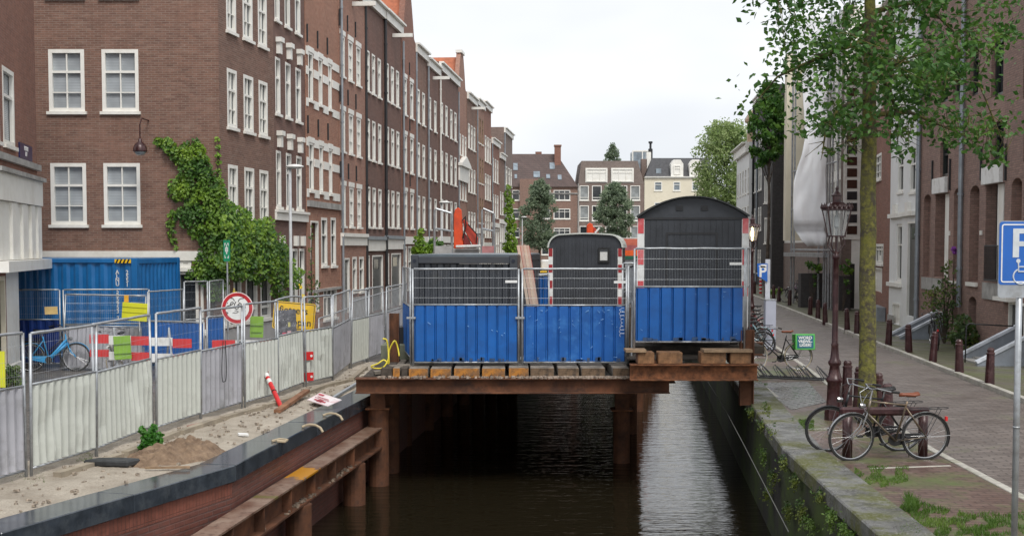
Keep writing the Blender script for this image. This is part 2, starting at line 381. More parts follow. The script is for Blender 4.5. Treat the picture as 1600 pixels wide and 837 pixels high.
def strip(name, line, z0, z1, wd, mat, seg=1.0, bevel=.008, gap=.004, kind='structure'):
    """a row of stones along a polyline, butted with thin joints; wd > 0 grows to the right"""
    mb = MB(); off = offset(line, wd)
    for (a, b_, c_, d_) in zip(line, line[1:], off, off[1:]):
        a, b_, c_, d_ = map(Vector, (a, b_, c_, d_)); Lg = (b_ - a).length; k = max(1, int(Lg / seg))
        for i in range(k):
            t0 = (i + gap / seg) / k; t1 = (i + 1 - gap / seg) / k
            q = [a.lerp(b_, t0), a.lerp(b_, t1), c_.lerp(d_, t1), c_.lerp(d_, t0)]
            if wd > 0: q = q[::-1]
            j = random.uniform(-.004, .004)
            mb.prism([tuple(p) for p in q][::-1], z0, z1 + j)
    o = mb.build(name, mat, bevel=bevel); o['kind'] = kind; return o
strip('left_quay_coping', LC, -.21, .03, -.55, M_GRAN, seg=1.9, bevel=.012)
strip('right_quay_coping', RC, -.2, .03, .62, M_COPR, seg=1.3, bevel=.02)
strip('road_edge_kerb', [(kx(y), y) for y in ys], -.1, .012, .12, M_KERB, seg=.9)
strip('pavement_kerb', [(kerbx(y), y) for y in ys], -.1, .1, .13, M_KERB, seg=.9)
g0 = G(1355, 730.5); g1 = G(1484, 726)
strip('parking_bay_edge', [(g0.x, g0.y), (g1.x, g1.y)], -.1, .006, .07, M_KERB, seg=.8)
# cobbled patch beside the green-box bicycle
q = [G(1181, 598), G(1236, 640), G(1292, 628), G(1262, 596)]
MB().add([(p.x, p.y, .004) for p in q], [(0, 1, 2, 3)]).build('cobbled_patch', brick('cobbles', (.30, .29, .28), (.14, .135, .13), (.03, .03, .02), bw=.2, bh=.2, ms=.03, flat=.3, rr=(.15, .45), bmp=1, ga=.3))['kind'] = 'structure'
strip('cobble_edge', [tuple(G(1209, 619)[:2]), tuple(G(1183, 598)[:2])][::1], -.1, .012, .1, M_KERB, seg=.45)

def quaywall(name, line, d, z0, z1, mat, label):
    o = []; mb = MB(); l2 = offset(line, d)
    for (a, b_) in zip(l2, l2[1:]):
        mb.add([(a[0], a[1], z0), (b_[0], b_[1], z0), (b_[0], b_[1], z1), (a[0], a[1], z1)], [(0, 1, 2, 3)])
    o = mb.build(name, mat, solidify=.02); tag(o, label, 'quay wall'); return o
# walls are laid out segment by segment so that the courses run along each one
def wallseg(parent, name, a, b_, z0, z1, mat, thick=.3, side=-1):
    a = Vector(a); b_ = Vector(b_); d = b_ - a
    return MB().b2(0, d.length, 0 if side > 0 else 0, thick, z0, z1).build(name, mat, parent, (a.x, a.y, 0), (0, 0, atan2(d.y, d.x)))
t = thing('quay_wall', 'new red brick quay wall under the black granite coping', 'quay wall')
l2 = offset(LC, -.06)
for i in range(len(l2) - 1):
    wallseg(t, 'brick_face', l2[i], l2[i + 1], -3, -.43 if i < 2 else -.22, M_QBRICK)
    if i < 2: wallseg(t, 'soldier_course', l2[i], l2[i + 1], -.428, -.22, M_QSOLD)
t = thing('quay_wall', 'old dark mossy quay wall under the worn stone coping', 'quay wall')
l2 = offset(RC, .05)[::-1]
for i in range(len(l2) - 1):
    wallseg(t, 'stone_face', l2[i], l2[i + 1], -3, -.21, M_QWALLR)
    
# end of the canal
MB().b2(-10, 30, 149.5, 151, -3, .4).build('canal_end_wall', M_QWALLR)['kind'] = 'structure'

# sand strip between coping and fence
fpx = [(43, 748), (149, 715), (240, 680), (312, 658), (379, 639), (433, 623), (475, 607), (519, 597), (546, 577), (573, 567), (600, 558)]
FB = [G(*p) for p in fpx]
FB = [FB[0] + (FB[0] - FB[1]) * 1.0] + FB
mb = MB(); NX, NY = 36, 150
inner = offset(LC, -.54)
def fencex(y):
    pts = [(p.x, p.y) for p in FB]
    if y < pts[0][1]: return pts[0][0] - (pts[0][1] - y) * .25
    return lerpline(pts, y)
random.seed(3)
from mathutils import noise as mnoise
for j in range(NY + 1):
    y = 6 + (34.0 - 6) * j / NY
    x1 = lerpline(inner, y); x0 = fencex(y) - .8
    for i in range(NX + 1):
        x = x0 + (x1 - x0) * i / NX
        e = min(1, min(i, NX - i) / 4)
        h = .012 + e * (.035 * (mnoise.noise(Vector((x * 1.3, y * 1.3, 0))) + .4) + .03 * mnoise.noise(Vector((x * 5, y * 5, 3))))
        mb.v.append((x, y, h))
for j in range(NY):
    for i in range(NX):
        a = j * (NX + 1) + i; mb.f.append((a, a + 1, a + NX + 2, a + NX + 1))
mb.build('sand_strip', M_SAND, smooth=True)['kind'] = 'structure'

# soil mound
def mound(name, c, rx, ry, h, mat, rz=0, seed=0, label=None, cat=None, group=None):
    mb = MB(); N = 30
    for j in range(N + 1):
        for i in range(N + 1):
            u = i / N * 2 - 1; w_ = j / N * 2 - 1; r = sqrt(u * u + w_ * w_)
            k = max(0, 1 - r * r); z = h * k ** .8 * (1 + .8 * mnoise.noise(Vector((u * 2.5 + seed, w_ * 2.5, 1))) + .7 * mnoise.noise(Vector((u * 8 + seed, w_ * 8, 1)))) - .02
            mb.v.append((u * rx, w_ * ry, z))
    for j in range(N):
        for i in range(N):
            a = j * (N + 1) + i; mb.f.append((a, a + 1, a + N + 2, a + N + 1))
    o = mb.build(name, mat, loc=c, rot=(0, 0, rz), smooth=True)
    return tag(o, label, cat, group)
p = G(272, 715); mound('soil_heap', (p.x, p.y, .03), .62, .95, .2, M_SOIL, -.3, 2, 'heap of brown soil beside the leafy weed on the sand', 'soil heap')

# ------------------------------------------------------------ house builder
WINCACHE = {}
def winmeshes(w_, h_, style):
    key = (round(w_, 1), round(h_, 1), style)
    if key in WINCACHE: return WINCACHE[key]
    w_, h_ = max(.2, key[0]), max(.2, key[1])
    fr = MB(); b = .085; y0, y1 = -.03, .07; cx = w_ / 2
    b = .085 if w_ < .75 else .105
    def R(x0, x1, z0, z1, ya=y0, yb=y1): fr.b2(x0, x1, ya, yb, z0, z1)
    R(0, b, 0, h_); R(w_ - b, w_, 0, h_); R(b, w_ - b, h_ - b, h_); R(b, w_ - b, 0, b)
    if style in ('sash', 'grid', 'sashd'):
        zt = h_ * .62; R(b, w_ - b, zt, zt + .07, y0 + .02, y1 - .003)
    if style == 'grid':
        R(cx - .018, cx + .018, b, h_ - b, 0, .06)
        R(b, cx - .018, h_ * .3, h_ * .3 + .03, 0, .058); R(cx + .018, w_ - b, h_ * .3, h_ * .3 + .03, 0, .058)
    if style == 'tri':
        for k in (1, 2): R(w_ * k / 3 - .03, w_ * k / 3 + .03, b, h_ - b, 0, .06)
        for k in range(3):
            xa = b if k == 0 else w_ * k / 3 + .03; xb = w_ - b if k == 2 else w_ * (k + 1) / 3 - .03
            R(xa, xb, h_ * .68, h_ * .68 + .06, 0, .058)
    if style == 'big':
        R(b, w_ - b, h_ * .17, h_ * .17 + .08, 0, .06)
    if style == 'panes':
        nx = max(2, int(w_ / .32)); nzz = max(2, int(h_ / .5))
        for k in range(1, nx): R(w_ * k / nx - .025, w_ * k / nx + .025, b, h_ - b, 0, .06)
        for k in range(1, nzz): R(b, w_ - b, h_ * k / nzz - .02, h_ * k / nzz + .02, .004, .064)
    me = bpy.data.meshes.new('window'); me.from_pydata(fr.v, [], fr.f); me.update()
    g = MB(); g.add([(b * .5, .085, b * .5), (w_ - b * .5, .085, b * .5), (w_ - b * .5, .085, h_ - b * .5), (b * .5, .085, h_ - b * .5)], [(0, 1, 2, 3)])
    pm = bpy.data.meshes.new('pane'); pm.from_pydata(g.v, [], g.f); pm.update()
    s = MB().b2(-.06, w_ + .06, -.1, .03, -.09, -.002)
    sm = bpy.data.meshes.new('sill'); sm.from_pydata(s.v, [], s.f); sm.update()
    WINCACHE[key] = (me, pm, sm, {}); return WINCACHE[key]
def matmesh(me, mat, cache, k):
    if (k, mat.name) not in cache:
        c = me.copy(); c.materials.clear(); c.materials.append(mat); cache[(k, mat.name)] = c
    return cache[(k, mat.name)]

class Boxes:
    def __init__(s): s.v = []
    def b2(s, *a): s.v.append(a); return s

class House:
    def __init__(s, label, P0, P1, H, mat, name='canal_house', cat='house', depth=9, group=None, roof=None, Z0=0):
        s.P0 = Vector((P0[0], P0[1], 0)); d = Vector((P1[0], P1[1], 0)) - s.P0; s.Ln = d.length
        s.rz = atan2(d.y, d.x); s.ex = d.normalized(); s.ey = Vector((-s.ex.y, s.ex.x, 0))
        s.root = thing(name, label, cat, (s.P0.x, s.P0.y, 0), s.rz, group)
        s.H = H; s.mat = mat; s.op = []; s.depth = depth; s.lint = Boxes(); s.iron = Boxes(); s.recess = .16
    def loc(s, px, py):
        d = ray(px, py); t = (s.P0 - CAM).dot(s.ey) / d.dot(s.ey); p = CAM + d * t - s.P0
        return p.dot(s.ex), p.z
    def rect(s, x0, x1, yt, yb, ref=None):
        a = s.loc(x0, yt); b_ = s.loc(x1, yb); r = ref if ref is not None else (x0 + x1) / 2
        z1 = s.loc(r, yt)[1]; z0 = s.loc(r, yb)[1]
        return min(a[0], b_[0]), max(a[0], b_[0]), z0, z1
    def window(s, x0, x1, z0, z1, style='sash', frame=None, pane=None, sill=None, lintel=None, arch=0, inset=.0):
        x0 = max(x0, .05); x1 = min(x1, s.Ln - .05)
        if x1 - x0 < .15 or z1 > s.H - .1: return
        s.op.append((x0, x1, z0, z1))
        me, pm, sm, cache = winmeshes(x1 - x0, z1 - z0, style)
        w0, h0 = max(.2, round(x1 - x0, 1)), max(.2, round(z1 - z0, 1))
        o = link('window', matmesh(me, frame or M_WHITE, cache, 'f'), s.root, (x0, .02 + inset, z0)); o.scale = ((x1 - x0) / w0, 1, (z1 - z0) / h0)
        pane = pane or random.choice([M_GLASS, M_GLASS, M_GLASSG, M_GLASSG, M_BLIND, M_GLASSB])
        link('pane', matmesh(pm, pane, cache, 'p'), o)
        if sill is not False: link('sill', matmesh(sm, sill or M_WHITE, cache, 's'), o)
        if lintel: s.lint.b2(x0 - .1, x1 + .1, -.035, .03, z1 + .002, z1 + .2)
        return o
    def hole(s, x0, x1, z0, z1): s.op.append((x0, x1, z0, z1))
    def door(s, x0, x1, z0, z1, mat=None, frame=None, light=True, y=.1, name='door'):
        s.op.append((x0, x1, z0, z1)); o = MB(); f = .07
        o.b2(x0, x0 + f, -.02, .1, z0, z1); o.b2(x1 - f, x1, -.02, .1, z0, z1); o.b2(x0 + f, x1 - f, -.02, .1, z1 - f, z1)
        fr = o.build(name + '_frame', frame or M_WHITE, s.root)
        d = MB().b2(x0 + f, x1 - f, y - .03, y + .02, z0, z1 - f)
        w_ = x1 - x0
        for k in range(2): d.b2(x0 + w_ * .25, x1 - w_ * .25, y - .045, y - .028, z0 + .2 + k * .8, z0 + .75 + k * .8)
        dd = d.build(name, mat or M_DOOR, s.root)
        if light: MB().b2(x0 + w_ * .25, x1 - w_ * .25, y - .05, y - .03, z1 - .65, z1 - .2).build('pane', M_GLASS, dd)
    def cornice(s, z, out=.25, h=.35, mat=None):
        mb = MB(); mb.b2(-.0, s.Ln, -out * .5, -.002, z - h, z - .1); mb.b2(-.0, s.Ln, -out, -.002, z - .098, z)
        mb.build('cornice', mat or M_WHITE, s.root)
    def bandz(s, z0, z1, out=.05, mat=None, name='string_course', x0=0, x1=None):
        MB().b2(x0, x1 if x1 is not None else s.Ln, -out, -.001, z0, z1).build(name, mat or M_WHITE, s.root)
    def pipe(s, x, z0, z1, mat=None, r=.05):
        mb = MB().tube([(x, -.09, z0), (x, -.09, z1)], r, 8)
        z = z0 + 1.2
        while z < z1: mb.tube([(x, -.09, z - .04), (x, -.09, z + .04)], r * 1.35, 8); z += 2.3
        mb.build('drainpipe', mat or M_ZINC, s.root, smooth=False)
    def finish(s, roof='flat', roofmat=None, cut=None):
        if cut: s.op.append((cut[0], s.Ln, 0, cut[1]))
        xs = sorted(set([0, s.Ln] + [round(v, 4) for o in s.op for v in o[:2]])); zs = sorted(set([0, s.H] + [round(v, 4) for o in s.op for v in o[2:]]))
        xs = [x for x in xs if -.001 <= x <= s.Ln + .001]; mb = MB()
        for i in range(len(xs) - 1):
            run = None
            for j in range(len(zs) - 1):
                cx, cz = (xs[i] + xs[i + 1]) / 2, (zs[j] + zs[j + 1]) / 2
                ho = any(o[0] < cx < o[1] and o[2] < cz < o[3] for o in s.op)
                if not ho: mb.add([(xs[i], 0, zs[j]), (xs[i + 1], 0, zs[j]), (xs[i + 1], 0, zs[j + 1]), (xs[i], 0, zs[j + 1])], [(0, 1, 2, 3)])
        for x0, x1, z0, z1 in s.op:
            if cut and x0 == cut[0]: continue
            R = .35
            mb.add([(x0, 0, z0), (x0, R, z0), (x0, R, z1), (x0, 0, z1), (x1, 0, z0), (x1, R, z0), (x1, R, z1), (x1, 0, z1)],
                   [(0, 1, 2, 3), (4, 7, 6, 5), (3, 2, 6, 7), (0, 4, 5, 1), (1, 5, 6, 2)])
        D = s.depth; H = s.H; Ln = s.Ln
        if cut:
            cx_, cz_ = cut
            mb.add([(0, 0, 0), (0, D, 0), (0, D, H), (0, 0, H), (Ln, 0, cz_), (Ln, D, cz_), (Ln, D, H), (Ln, 0, H)], [(0, 3, 2, 1), (4, 5, 6, 7), (1, 2, 6, 5)])
            mb.add([(cx_, 0, 0), (cx_, D, 0), (cx_, D, cz_), (cx_, 0, cz_), (Ln, D, cz_), (Ln, 0, cz_)], [(0, 1, 2, 3), (3, 2, 4, 5)])
        else:
            mb.add([(0, 0, 0), (0, D, 0), (0, D, H), (0, 0, H), (Ln, 0, 0), (Ln, D, 0), (Ln, D, H), (Ln, 0, H)], [(0, 3, 2, 1), (4, 5, 6, 7), (1, 2, 6, 5)])
        if roof == 'flat': mb.add([(0, 0, H), (Ln, 0, H), (Ln, D, H), (0, D, H)], [(0, 1, 2, 3)])
        mb.build('wall', s.mat, s.root)
        if roof == 'pitch':
            MB().add([(0, -.05, H), (Ln, -.05, H), (Ln, D * .35, H + 2.6), (0, D * .35, H + 2.6), (0, D, H), (Ln, D, H)], [(0, 1, 2, 3), (3, 2, 5, 4), (0, 3, 4), (1, 5, 2)]).build('roof', roofmat or M_ROOFD, s.root)
        if roof == 'gable':   # bell-shaped gable toward the canal with a pitched roof behind
            c = Ln / 2; pr = [(0, H), (0, H + .5), (.12 * Ln, H + .7), (.2 * Ln, H + 1.6), (.3 * Ln, H + 2.5), (.36 * Ln, H + 2.9)]
            poly = pr + [(Ln - a, b_) for a, b_ in pr[::-1]]
            MB().prism(poly, 0, .3, 'y').build('gable', s.mat, s.root)
            MB().b2(.33 * Ln, .67 * Ln, -.1, .35, H + 2.902, H + 3.1).build('gable_cap', M_WHITE, s.root)
            MB().add([(.1, .3, H), (Ln - .1, .3, H), (c, .3, H + 2.7), (.1, D, H), (Ln - .1, D, H), (c, D, H + 2.7)], [(0, 2, 5, 3), (1, 4, 5, 2), (3, 5, 4)]).build('roof', roofmat or M_ROOFR, s.root)
        for mbx, nm, mt in ((s.lint, 'lintel', M_WHITE), (s.iron, 'wall_anchor', M_IRON)):
            for bb in mbx.v: MB().b2(*bb).build(nm, mt, s.root)
        return s

# ---- left row of canal houses: pixel bounds, look, window columns, one window row, storey pitch
random.seed(11)
LROW = [
 (430, 480, M_DARK, 13.6, [(431.5, 441), (447, 457), (463, 473)], (436, 236, 323), 3.1, 'dark brown brick house with carved white keystones, beside the ivy-grown corner'),
 (480, 531, M_ORANGE, 13.9, [(483, 491.7), (499, 506), (514, 520.3)], (487, 223.4, 298), 3.3, 'orange brick house banded with white stone'),
 (531, 571, M_PINK, 14.2, [(533, 541), (545.4, 553.5), (557.6, 565.5)], (537, 290, 353), 3.05, 'pinkish brick house with crossed white sash windows and one narrow door'),
 (571, 601, M_DARK, 14.4, [(574, 579.5), (582, 588), (591, 597)], (575, 291.5, 354), 3.05, 'dark brick house with tall black doors, nearer of the twin pair with black drainpipes'),
 (601, 628, M_DARK, 14.4, [(604, 609), (611.5, 617), (619.5, 625)], (604, 296, 354), 3.05, 'dark brick house with tall black doors, farther of the twin pair with black drainpipes'),
 (628, 650, M_RED, 13.6, [(631, 637), (641, 647)], (634, 299, 356), 2.95, 'reddish two-window house above the light green shrub'),
 (650, 668, M_BROWN, 14.2, [(652.5, 657), (660, 665)], (656, 306, 357), 2.95, 'brown two-window house with a pale drainpipe left of the crane guard rail'),
 (668, 686, M_DARK, 14.0, [(670, 674.5), (678.5, 682.8)], (672, 309, 358), 2.95, 'dark two-window house behind the left guard rail'),
 (686, 716, M_DARK, 14.4, [(689, 693), (696, 700), (703.5, 707.5), (710, 714)], (691, 311, 358), 3.0, 'wide dark house with four white windows per floor behind the crane'),
 (716, 730, M_PINK, 13.6, [(717.5, 720.5), (722, 725), (726.2, 729)], (722, 280, 312), 3.1, 'narrow house with a white carved gable top above the orange crane'),
 (730, 744, M_BROWN, 14.2, [(731.5, 734.5), (735.8, 738.8), (740, 743)], (737, 264, 301), 3.2, 'grey-brown three-window house right of the carved gable'),
 (744, 756, M_PINK, 14.4, [(745.5, 748), (749.3, 751.6), (753, 755.2)], (750, 308, 348), 3.1, 'pink brick house with dark narrow windows'),
 (756, 768, M_RED, 14.8, [(757.5, 760.2), (761.2, 763.8), (764.8, 767)], (762, 273, 312), 3.1, 'light reddish house with white windows, near the end of the left row'),
 (768, 780, M_RED, 12.3, [(769.6, 772), (773.2, 775.5), (776.6, 778.8)], (773, 304, 340), 3.1, 'lower house with a steep red roof near the end of the left row'),
 (780, 788, M_BROWN, 11.5, [(781.2, 783.2), (784.6, 786.6)], (784, 300, 335), 3.1, 'narrow low house with a white cornice just before the vine'),
 (788, 801, M_TAUPE, 14.2, [(790, 792.6), (794, 796.6), (797.6, 799.6)], (794, 262, 290), 3.2, 'tall grey last house of the left row behind the bright vine'),
]
HL = []
for i, (a, b_, mt, H, cols, (ref, yt, yb), pitch, lab) in enumerate(LROW):
    ya = line_at(a, -11.8, .0919); yb_ = line_at(b_, -11.8, .0919)
    P0 = (LX(ya) + .03 * ((i % 3) - 1), ya); P1 = (LX(yb_) + .03 * ((i % 3) - 1), yb_)
    h = House(lab, P0, P1, H, mt, group='houses along the left bank')
    z0, z1 = h.loc(ref, yb)[1], h.loc(ref, yt)[1]
    if z1 - z0 > 2.25: z0 = z1 - 2.25
    sty = 'grid' if i == 2 else 'sash'
    zz = z0
    while zz - pitch > 2.9: zz -= pitch
    rows = []
    while zz + (z1 - z0) < H - .6: rows.append((zz, zz + (z1 - z0))); zz += pitch
    for r, (za, zb) in enumerate(rows):
        if r == len(rows) - 1 and len(rows) > 3: zb -= .35
        for (c0, c1) in cols:
            s0 = h.loc(c0, HOR)[0]; s1 = h.loc(c1, HOR)[0]
            fm = M_TIMB if i == 11 else M_WHITE
            wd = s1 - s0; g = min(.12, wd * .1)
            h.window(s0 + g, s1 - g, za, zb, sty, frame=fm, lintel=(i in (1, 2, 5)))
            if i == 0:
                c = (s0 + s1) / 2; h.lint.b2(c - .13, c + .13, -.14, 0, zb + .12, zb + .62); h.lint.b2(c - .2, c + .2, -.2, 0, zb + .5, zb + .66)
            if i in (1, 2, 5): h.iron.b2(s0 - .15, s0 - .11, -.06, 0, zb + .3, zb + .95)
        if i == 1:
            for q in (zb - .15, za + .9, za - .25):
                xs = [0] + [h.loc(c, HOR)[0] for cc in cols for c in cc] + [h.Ln]
                for k in range(0, len(xs), 2):
                    if xs[k + 1] - xs[k] > .1: h.bandz(q, q + .3, .03, name='stone_band', x0=xs[k], x1=xs[k + 1])
    zb0 = rows[0][0] - .35
    Ln = h.Ln
    # ground floors
    if i in (3, 4):
        h.bandz(zb0 - .75, zb0 - .25, .08); h.bandz(zb0 - .24, zb0 - .08, .16, M_ZINC)
        for (u0, u1) in ((.04, .22), (.36, .92)):
            h.door(u0 * Ln, u1 * Ln, .05, zb0 - .95)
        h.pipe(.06, 0, H, M_IRON, .07)
    elif i == 2:
        h.bandz(zb0 - .45, zb0 - .1, .07); h.bandz(zb0 - .09, zb0 + .06, .14)
        r = h.rect(537.5, 546, 403, 484, 542); h.door(r[0], r[1], .3, r[3])
        for (c0, c1) in ((550.5, 557.6), (561, 568.5)):
            r = h.rect(c0, c1, 401, 455); h.window(r[0], r[1], r[2], r[3], 'sash', pane=M_GLASS)
        h.bandz(0, .9, .04, M_PLINTH, 'plinth', x0=2.2); h.pipe(.08, 0, H, M_ZINC)
    elif i == 1:
        h.bandz(zb0 - .25, zb0 - .02, .1, M_STONE)
        for (c0, c1) in ((501.5, 511.4), (516.5, 525)):
            r = h.rect(c0, c1, 340, 415); h.window(r[0], r[1], r[2], min(r[3], zb0 - .5), 'sash', pane=M_GLASS)
        r = h.rect(505, 526, 449, 497); h.window(r[0], r[1], max(.1, r[2]), r[3], 'tri', pane=M_GLASS)
        r = h.rect(485, 498, 345, 480); h.door(r[0], r[1], .6, min(r[3], zb0 - .3), y=.3)
        h.bandz(0, 1.35, .03, M_PLINTH, 'plinth', x1=r[0]); h.bandz(1.36, 1.46, .08, M_STONE)
    elif i == 0:
        h.bandz(zb0 - .1, zb0 + .15, .1); h.bandz(zb0 + .16, zb0 + .25, .16)
        for (c0, c1) in ((434, 443), (456, 464.5), (467, 475)):
            s0 = h.loc(c0, HOR)[0]; s1 = h.loc(c1, HOR)[0]
            h.window(s0, s1, .95, 3.0, 'sash', pane=M_GLASS); h.lint.b2((s0 + s1) / 2 - .13, (s0 + s1) / 2 + .13, -.14, 0, 3.1, 3.45)
    else:
        h.bandz(zb0 - .5, zb0 - .1, .08); k = max(2, int(Ln / 1.3))
        for q in range(k):
            x0 = Ln * (q + .12) / k; x1 = Ln * (q + .88) / k
            if q == i % k: h.door(x0, x1, .1, zb0 - .6)
            else: h.window(x0, x1, .8, zb0 - .6, 'sash')
        if i % 2 == 1 or i in (6, 8): h.pipe(.08, 0, H, M_ZINC if i % 4 else M_WHITE)
    roof = {9: 'gable', 13: 'pitch', 5: 'gable', 1: 'gable'}.get(i, 'flat')
    if roof == 'flat' or roof == 'pitch': h.cornice(H, .3, .5)
    h.finish(roof, M_ROOFR if i == 13 else None); HL.append(h)
    if i in (2, 4, 7, 10):   # hoist beam
        MB().b2(Ln / 2 - .07, Ln / 2 + .07, -1.0, .2, H - 1.0, H - .82).build('hoist_beam', M_WHITE, h.root)
# carved gable top on the narrow house
h = HL[9]; mb = MB(); 
z = 8.6
mb.prism([(-.1, z), (h.Ln + .1, z), (h.Ln + .1, z + .18), (h.Ln * .5, z + .75), (-.1, z + .18)], -.35, -.002, 'y')
mb.b2(0, h.Ln, -.16, -.003, z - 1.0, z - .002)
mb.build('carved_pediment', M_WHITE, h.root)

# ---- the corner building with the wide wall facing the camera (left)
YC = 37.7
cl = AT(40, HOR, YC); cr = AT(345, HOR, YC)
yb_ = line_at(430, -11.8, .0919)
h = House('long brown brick building with two blind-drawn windows above the blue container', (cl.x - 8, YC), (cr.x, YC), 13.5, M_BROWN, name='corner_house', depth=12)
for (a, b_) in ((78.5, 136), (161.5, 220)):
    x0, x1, z0, z1 = h.rect(a, b_, 255, 351, (a + b_) / 2)
    for k in range(3):
        h.window(x0, x1, z0 + k * 3.3, z1 + k * 3.3, 'grid', pane=M_BLIND)
x0 = h.loc(66, 396)[0]
h.bandz(*sorted((h.loc(200, 407)[1], h.loc(200, 392)[1])), .06, name='shop_fascia', x0=x0)
r = h.rect(281, 299, 405, 418); h.window(r[0], r[1], r[2], r[3], 'big', pane=M_GLASS)
r = h.rect(276, 311, 424, 500); h.window(r[0], r[1], .55, r[3], 'plain', frame=M_WHITE, pane=M_GLASS)
r = h.rect(313, 329, 412, 500); h.window(r[0], r[1], .55, r[3], 'plain', pane=glassmat('curtain_blue', (.42, .52, .55), .3, .5))
for a in (70, 130, 190, 240):
    r = h.rect(a, a + 40, 410, 500); h.window(r[0], r[1], .55, r[3], 'plain', pane=M_GLASS)
h.bandz(0, .5, .03, M_PLINTH, 'plinth'); h.cornice(13.5, .4, .5); h.finish('flat')
corner_wall = h
h = House('canal side of the ivy-grown corner building with three tall white windows', (cr.x, YC + .0), (LX(yb_), yb_), 13.5, M_BROWN, name='corner_house', depth=7)
h.P0.x += 0; rows = [(365, 258, 348)]
z1 = h.loc(365, 258)[1]; z0 = h.loc(365, 348)[1]
for k in range(3):
    for (c0, c1) in ((357.5, 372.5), (383, 398), (406.5, 420)):
        s0 = h.loc(c0, HOR)[0]; s1 = h.loc(c1, HOR)[0]; h.window(s0, s1, z0 + k * 2.85, z1 + k * 2.85, 'grid', pane=M_GLASSG)
for (c0, c1) in ((350, 358), (364, 376), (383, 401), (406, 422)):
    s0 = h.loc(c0, HOR)[0]; s1 = h.loc(c1, HOR)[0]; h.window(s0, s1, .75, 2.75, 'big', pane=M_GLASS)
h.bandz(0, .6, .03, M_PLINTH, 'plinth'); h.finish('flat'); corner_side = h
h.root.location.x += 0

# ---- white shop front building at the far left edge
A = AT(60, HOR, 34.0); B = Vector((A.x + 1.05, 28.4, 0))
h = House('white pilastered shop front at the left edge, carrying a navy street-name plate', (B.x, B.y), (A.x, A.y), 11, M_RED, name='corner_shop', cat='building', depth=7)
h.recess = .2
zc1 = h.loc(50, 283)[1]; zc0 = h.loc(50, 321)[1]; zl1 = h.loc(50, 405)[1]; zl0 = h.loc(50, 420)[1]
Ln = h.Ln
h.bandz(zc0, zc1, .14, name='fascia'); h.bandz(zc1 + .002, zc1 + .1, .24, M_STONE, 'cornice')
h.bandz(zl0, zl1, .34, name='ledge')
zs1 = h.loc(50, 262)[1]; h.bandz(zs1 - .05, zs1 + .1, .12, M_STONE, 'string_course')
sw = h.loc(23, 222)[0]
h.window(sw - 1.35, sw, h.loc(10, 226)[1], h.loc(10, 226)[1] + 1.8, 'sash', pane=M_BLIND)
h.window(sw - 3.1, sw - 1.75, h.loc(10, 226)[1], h.loc(10, 226)[1] + 1.8, 'sash', pane=M_BLIND)
for x0, x1 in ((Ln - .55, Ln), (Ln - 1.45, Ln - .9), (Ln - 2.6, Ln - 2.0), (Ln - 3.9, Ln - 3.3)):
    MB().b2(x0, x1, -.1, -.002, zl1 + .01, zc0 - .01).build('pilaster', M_WHITE, h.root, bevel=.015)
h.bandz(zl1 + .011, zc0 - .011, .03, M_WHITE, 'panel', x0=0)
sc0 = h.loc(10, 480)[0]; sc1 = h.loc(30, 480)[0]
mb = MB(); mb.b2(sc0, sc1, .0, .35, 0, zl0 - .002); mb.b2(sc0 - .03, sc1 + .03, -.03, .38, 0, .3)
mb.build('column', M_WHITE, h.root, bevel=.02)
h.window(sc0 - 1.3, sc0 - .12, .3, zl0 - .1, 'plain', frame=M_CREAM, pane=M_GLASS)
a = zs1 + .14; b_ = a + .38; s0 = h.loc(29, 250)[0]; s1 = h.loc(48.5, 250)[0]
pl = MB().b2(s0, s1, -.035, -.004, a, b_).build('street_name_plate', solid('plate_navy', (.015, .02, .09), .3), h.root)
text('lettering', 'RECHT BOOMS\nSLOOT', (b_ - a) * .37, M_BWHITE, pl, ((s0 + s1) / 2, -.037, (a + b_) / 2 + .01), sx=.55, line=.95, bold=.006)
h.finish('flat', cut=(sc0 + .02, zl0))

# ------------------------------------------------------------ right row
random.seed(23)
def right(pa, pb, label, H, mat, k=10.5, m=.0875, **kw):   # pa far, pb near (pixels)
    ya = line_at(pa, k, m); yb = line_at(pb, k, m)
    return House(label, (k + m * ya, ya), (k + m * yb, yb), H, mat, **kw)
GR = 'houses along the right bank'
def recess_panel(h, r, y, mat, name):
    """solid back of a niche"""
    h.hole(*r); MB().b2(r[0] + .002, r[1] - .002, y, y + .05, r[2] + .002, r[3] - .002).build(name, mat, h.root)
def arch(h, r, mat=None):
    x0, x1, z0, z1 = r; c = (x0 + x1) / 2; pts = [(x0, z1 + .002)]
    R = (x1 - x0) / 2
    pts = [(x0 + .0, z1)] + [(c - R * cos(t * pi / 8), z1 - R * .45 + R * .45 * sin(t * pi / 8)) for t in range(1, 8)] + [(x1, z1)]
    # spandrels closing the corners of the opening
    left = [(x0, z1), (x0, z1 - R * .45)] + [(c - R * cos(t * pi / 8), z1 - R * .45 + R * .45 * sin(t * pi / 8)) for t in range(1, 5)]
    MB().prism(left, .003, .2, 'y').prism([(2 * c - a, b_) for a, b_ in left], .003, .2, 'y').build('arch', mat or h.mat, h.root)

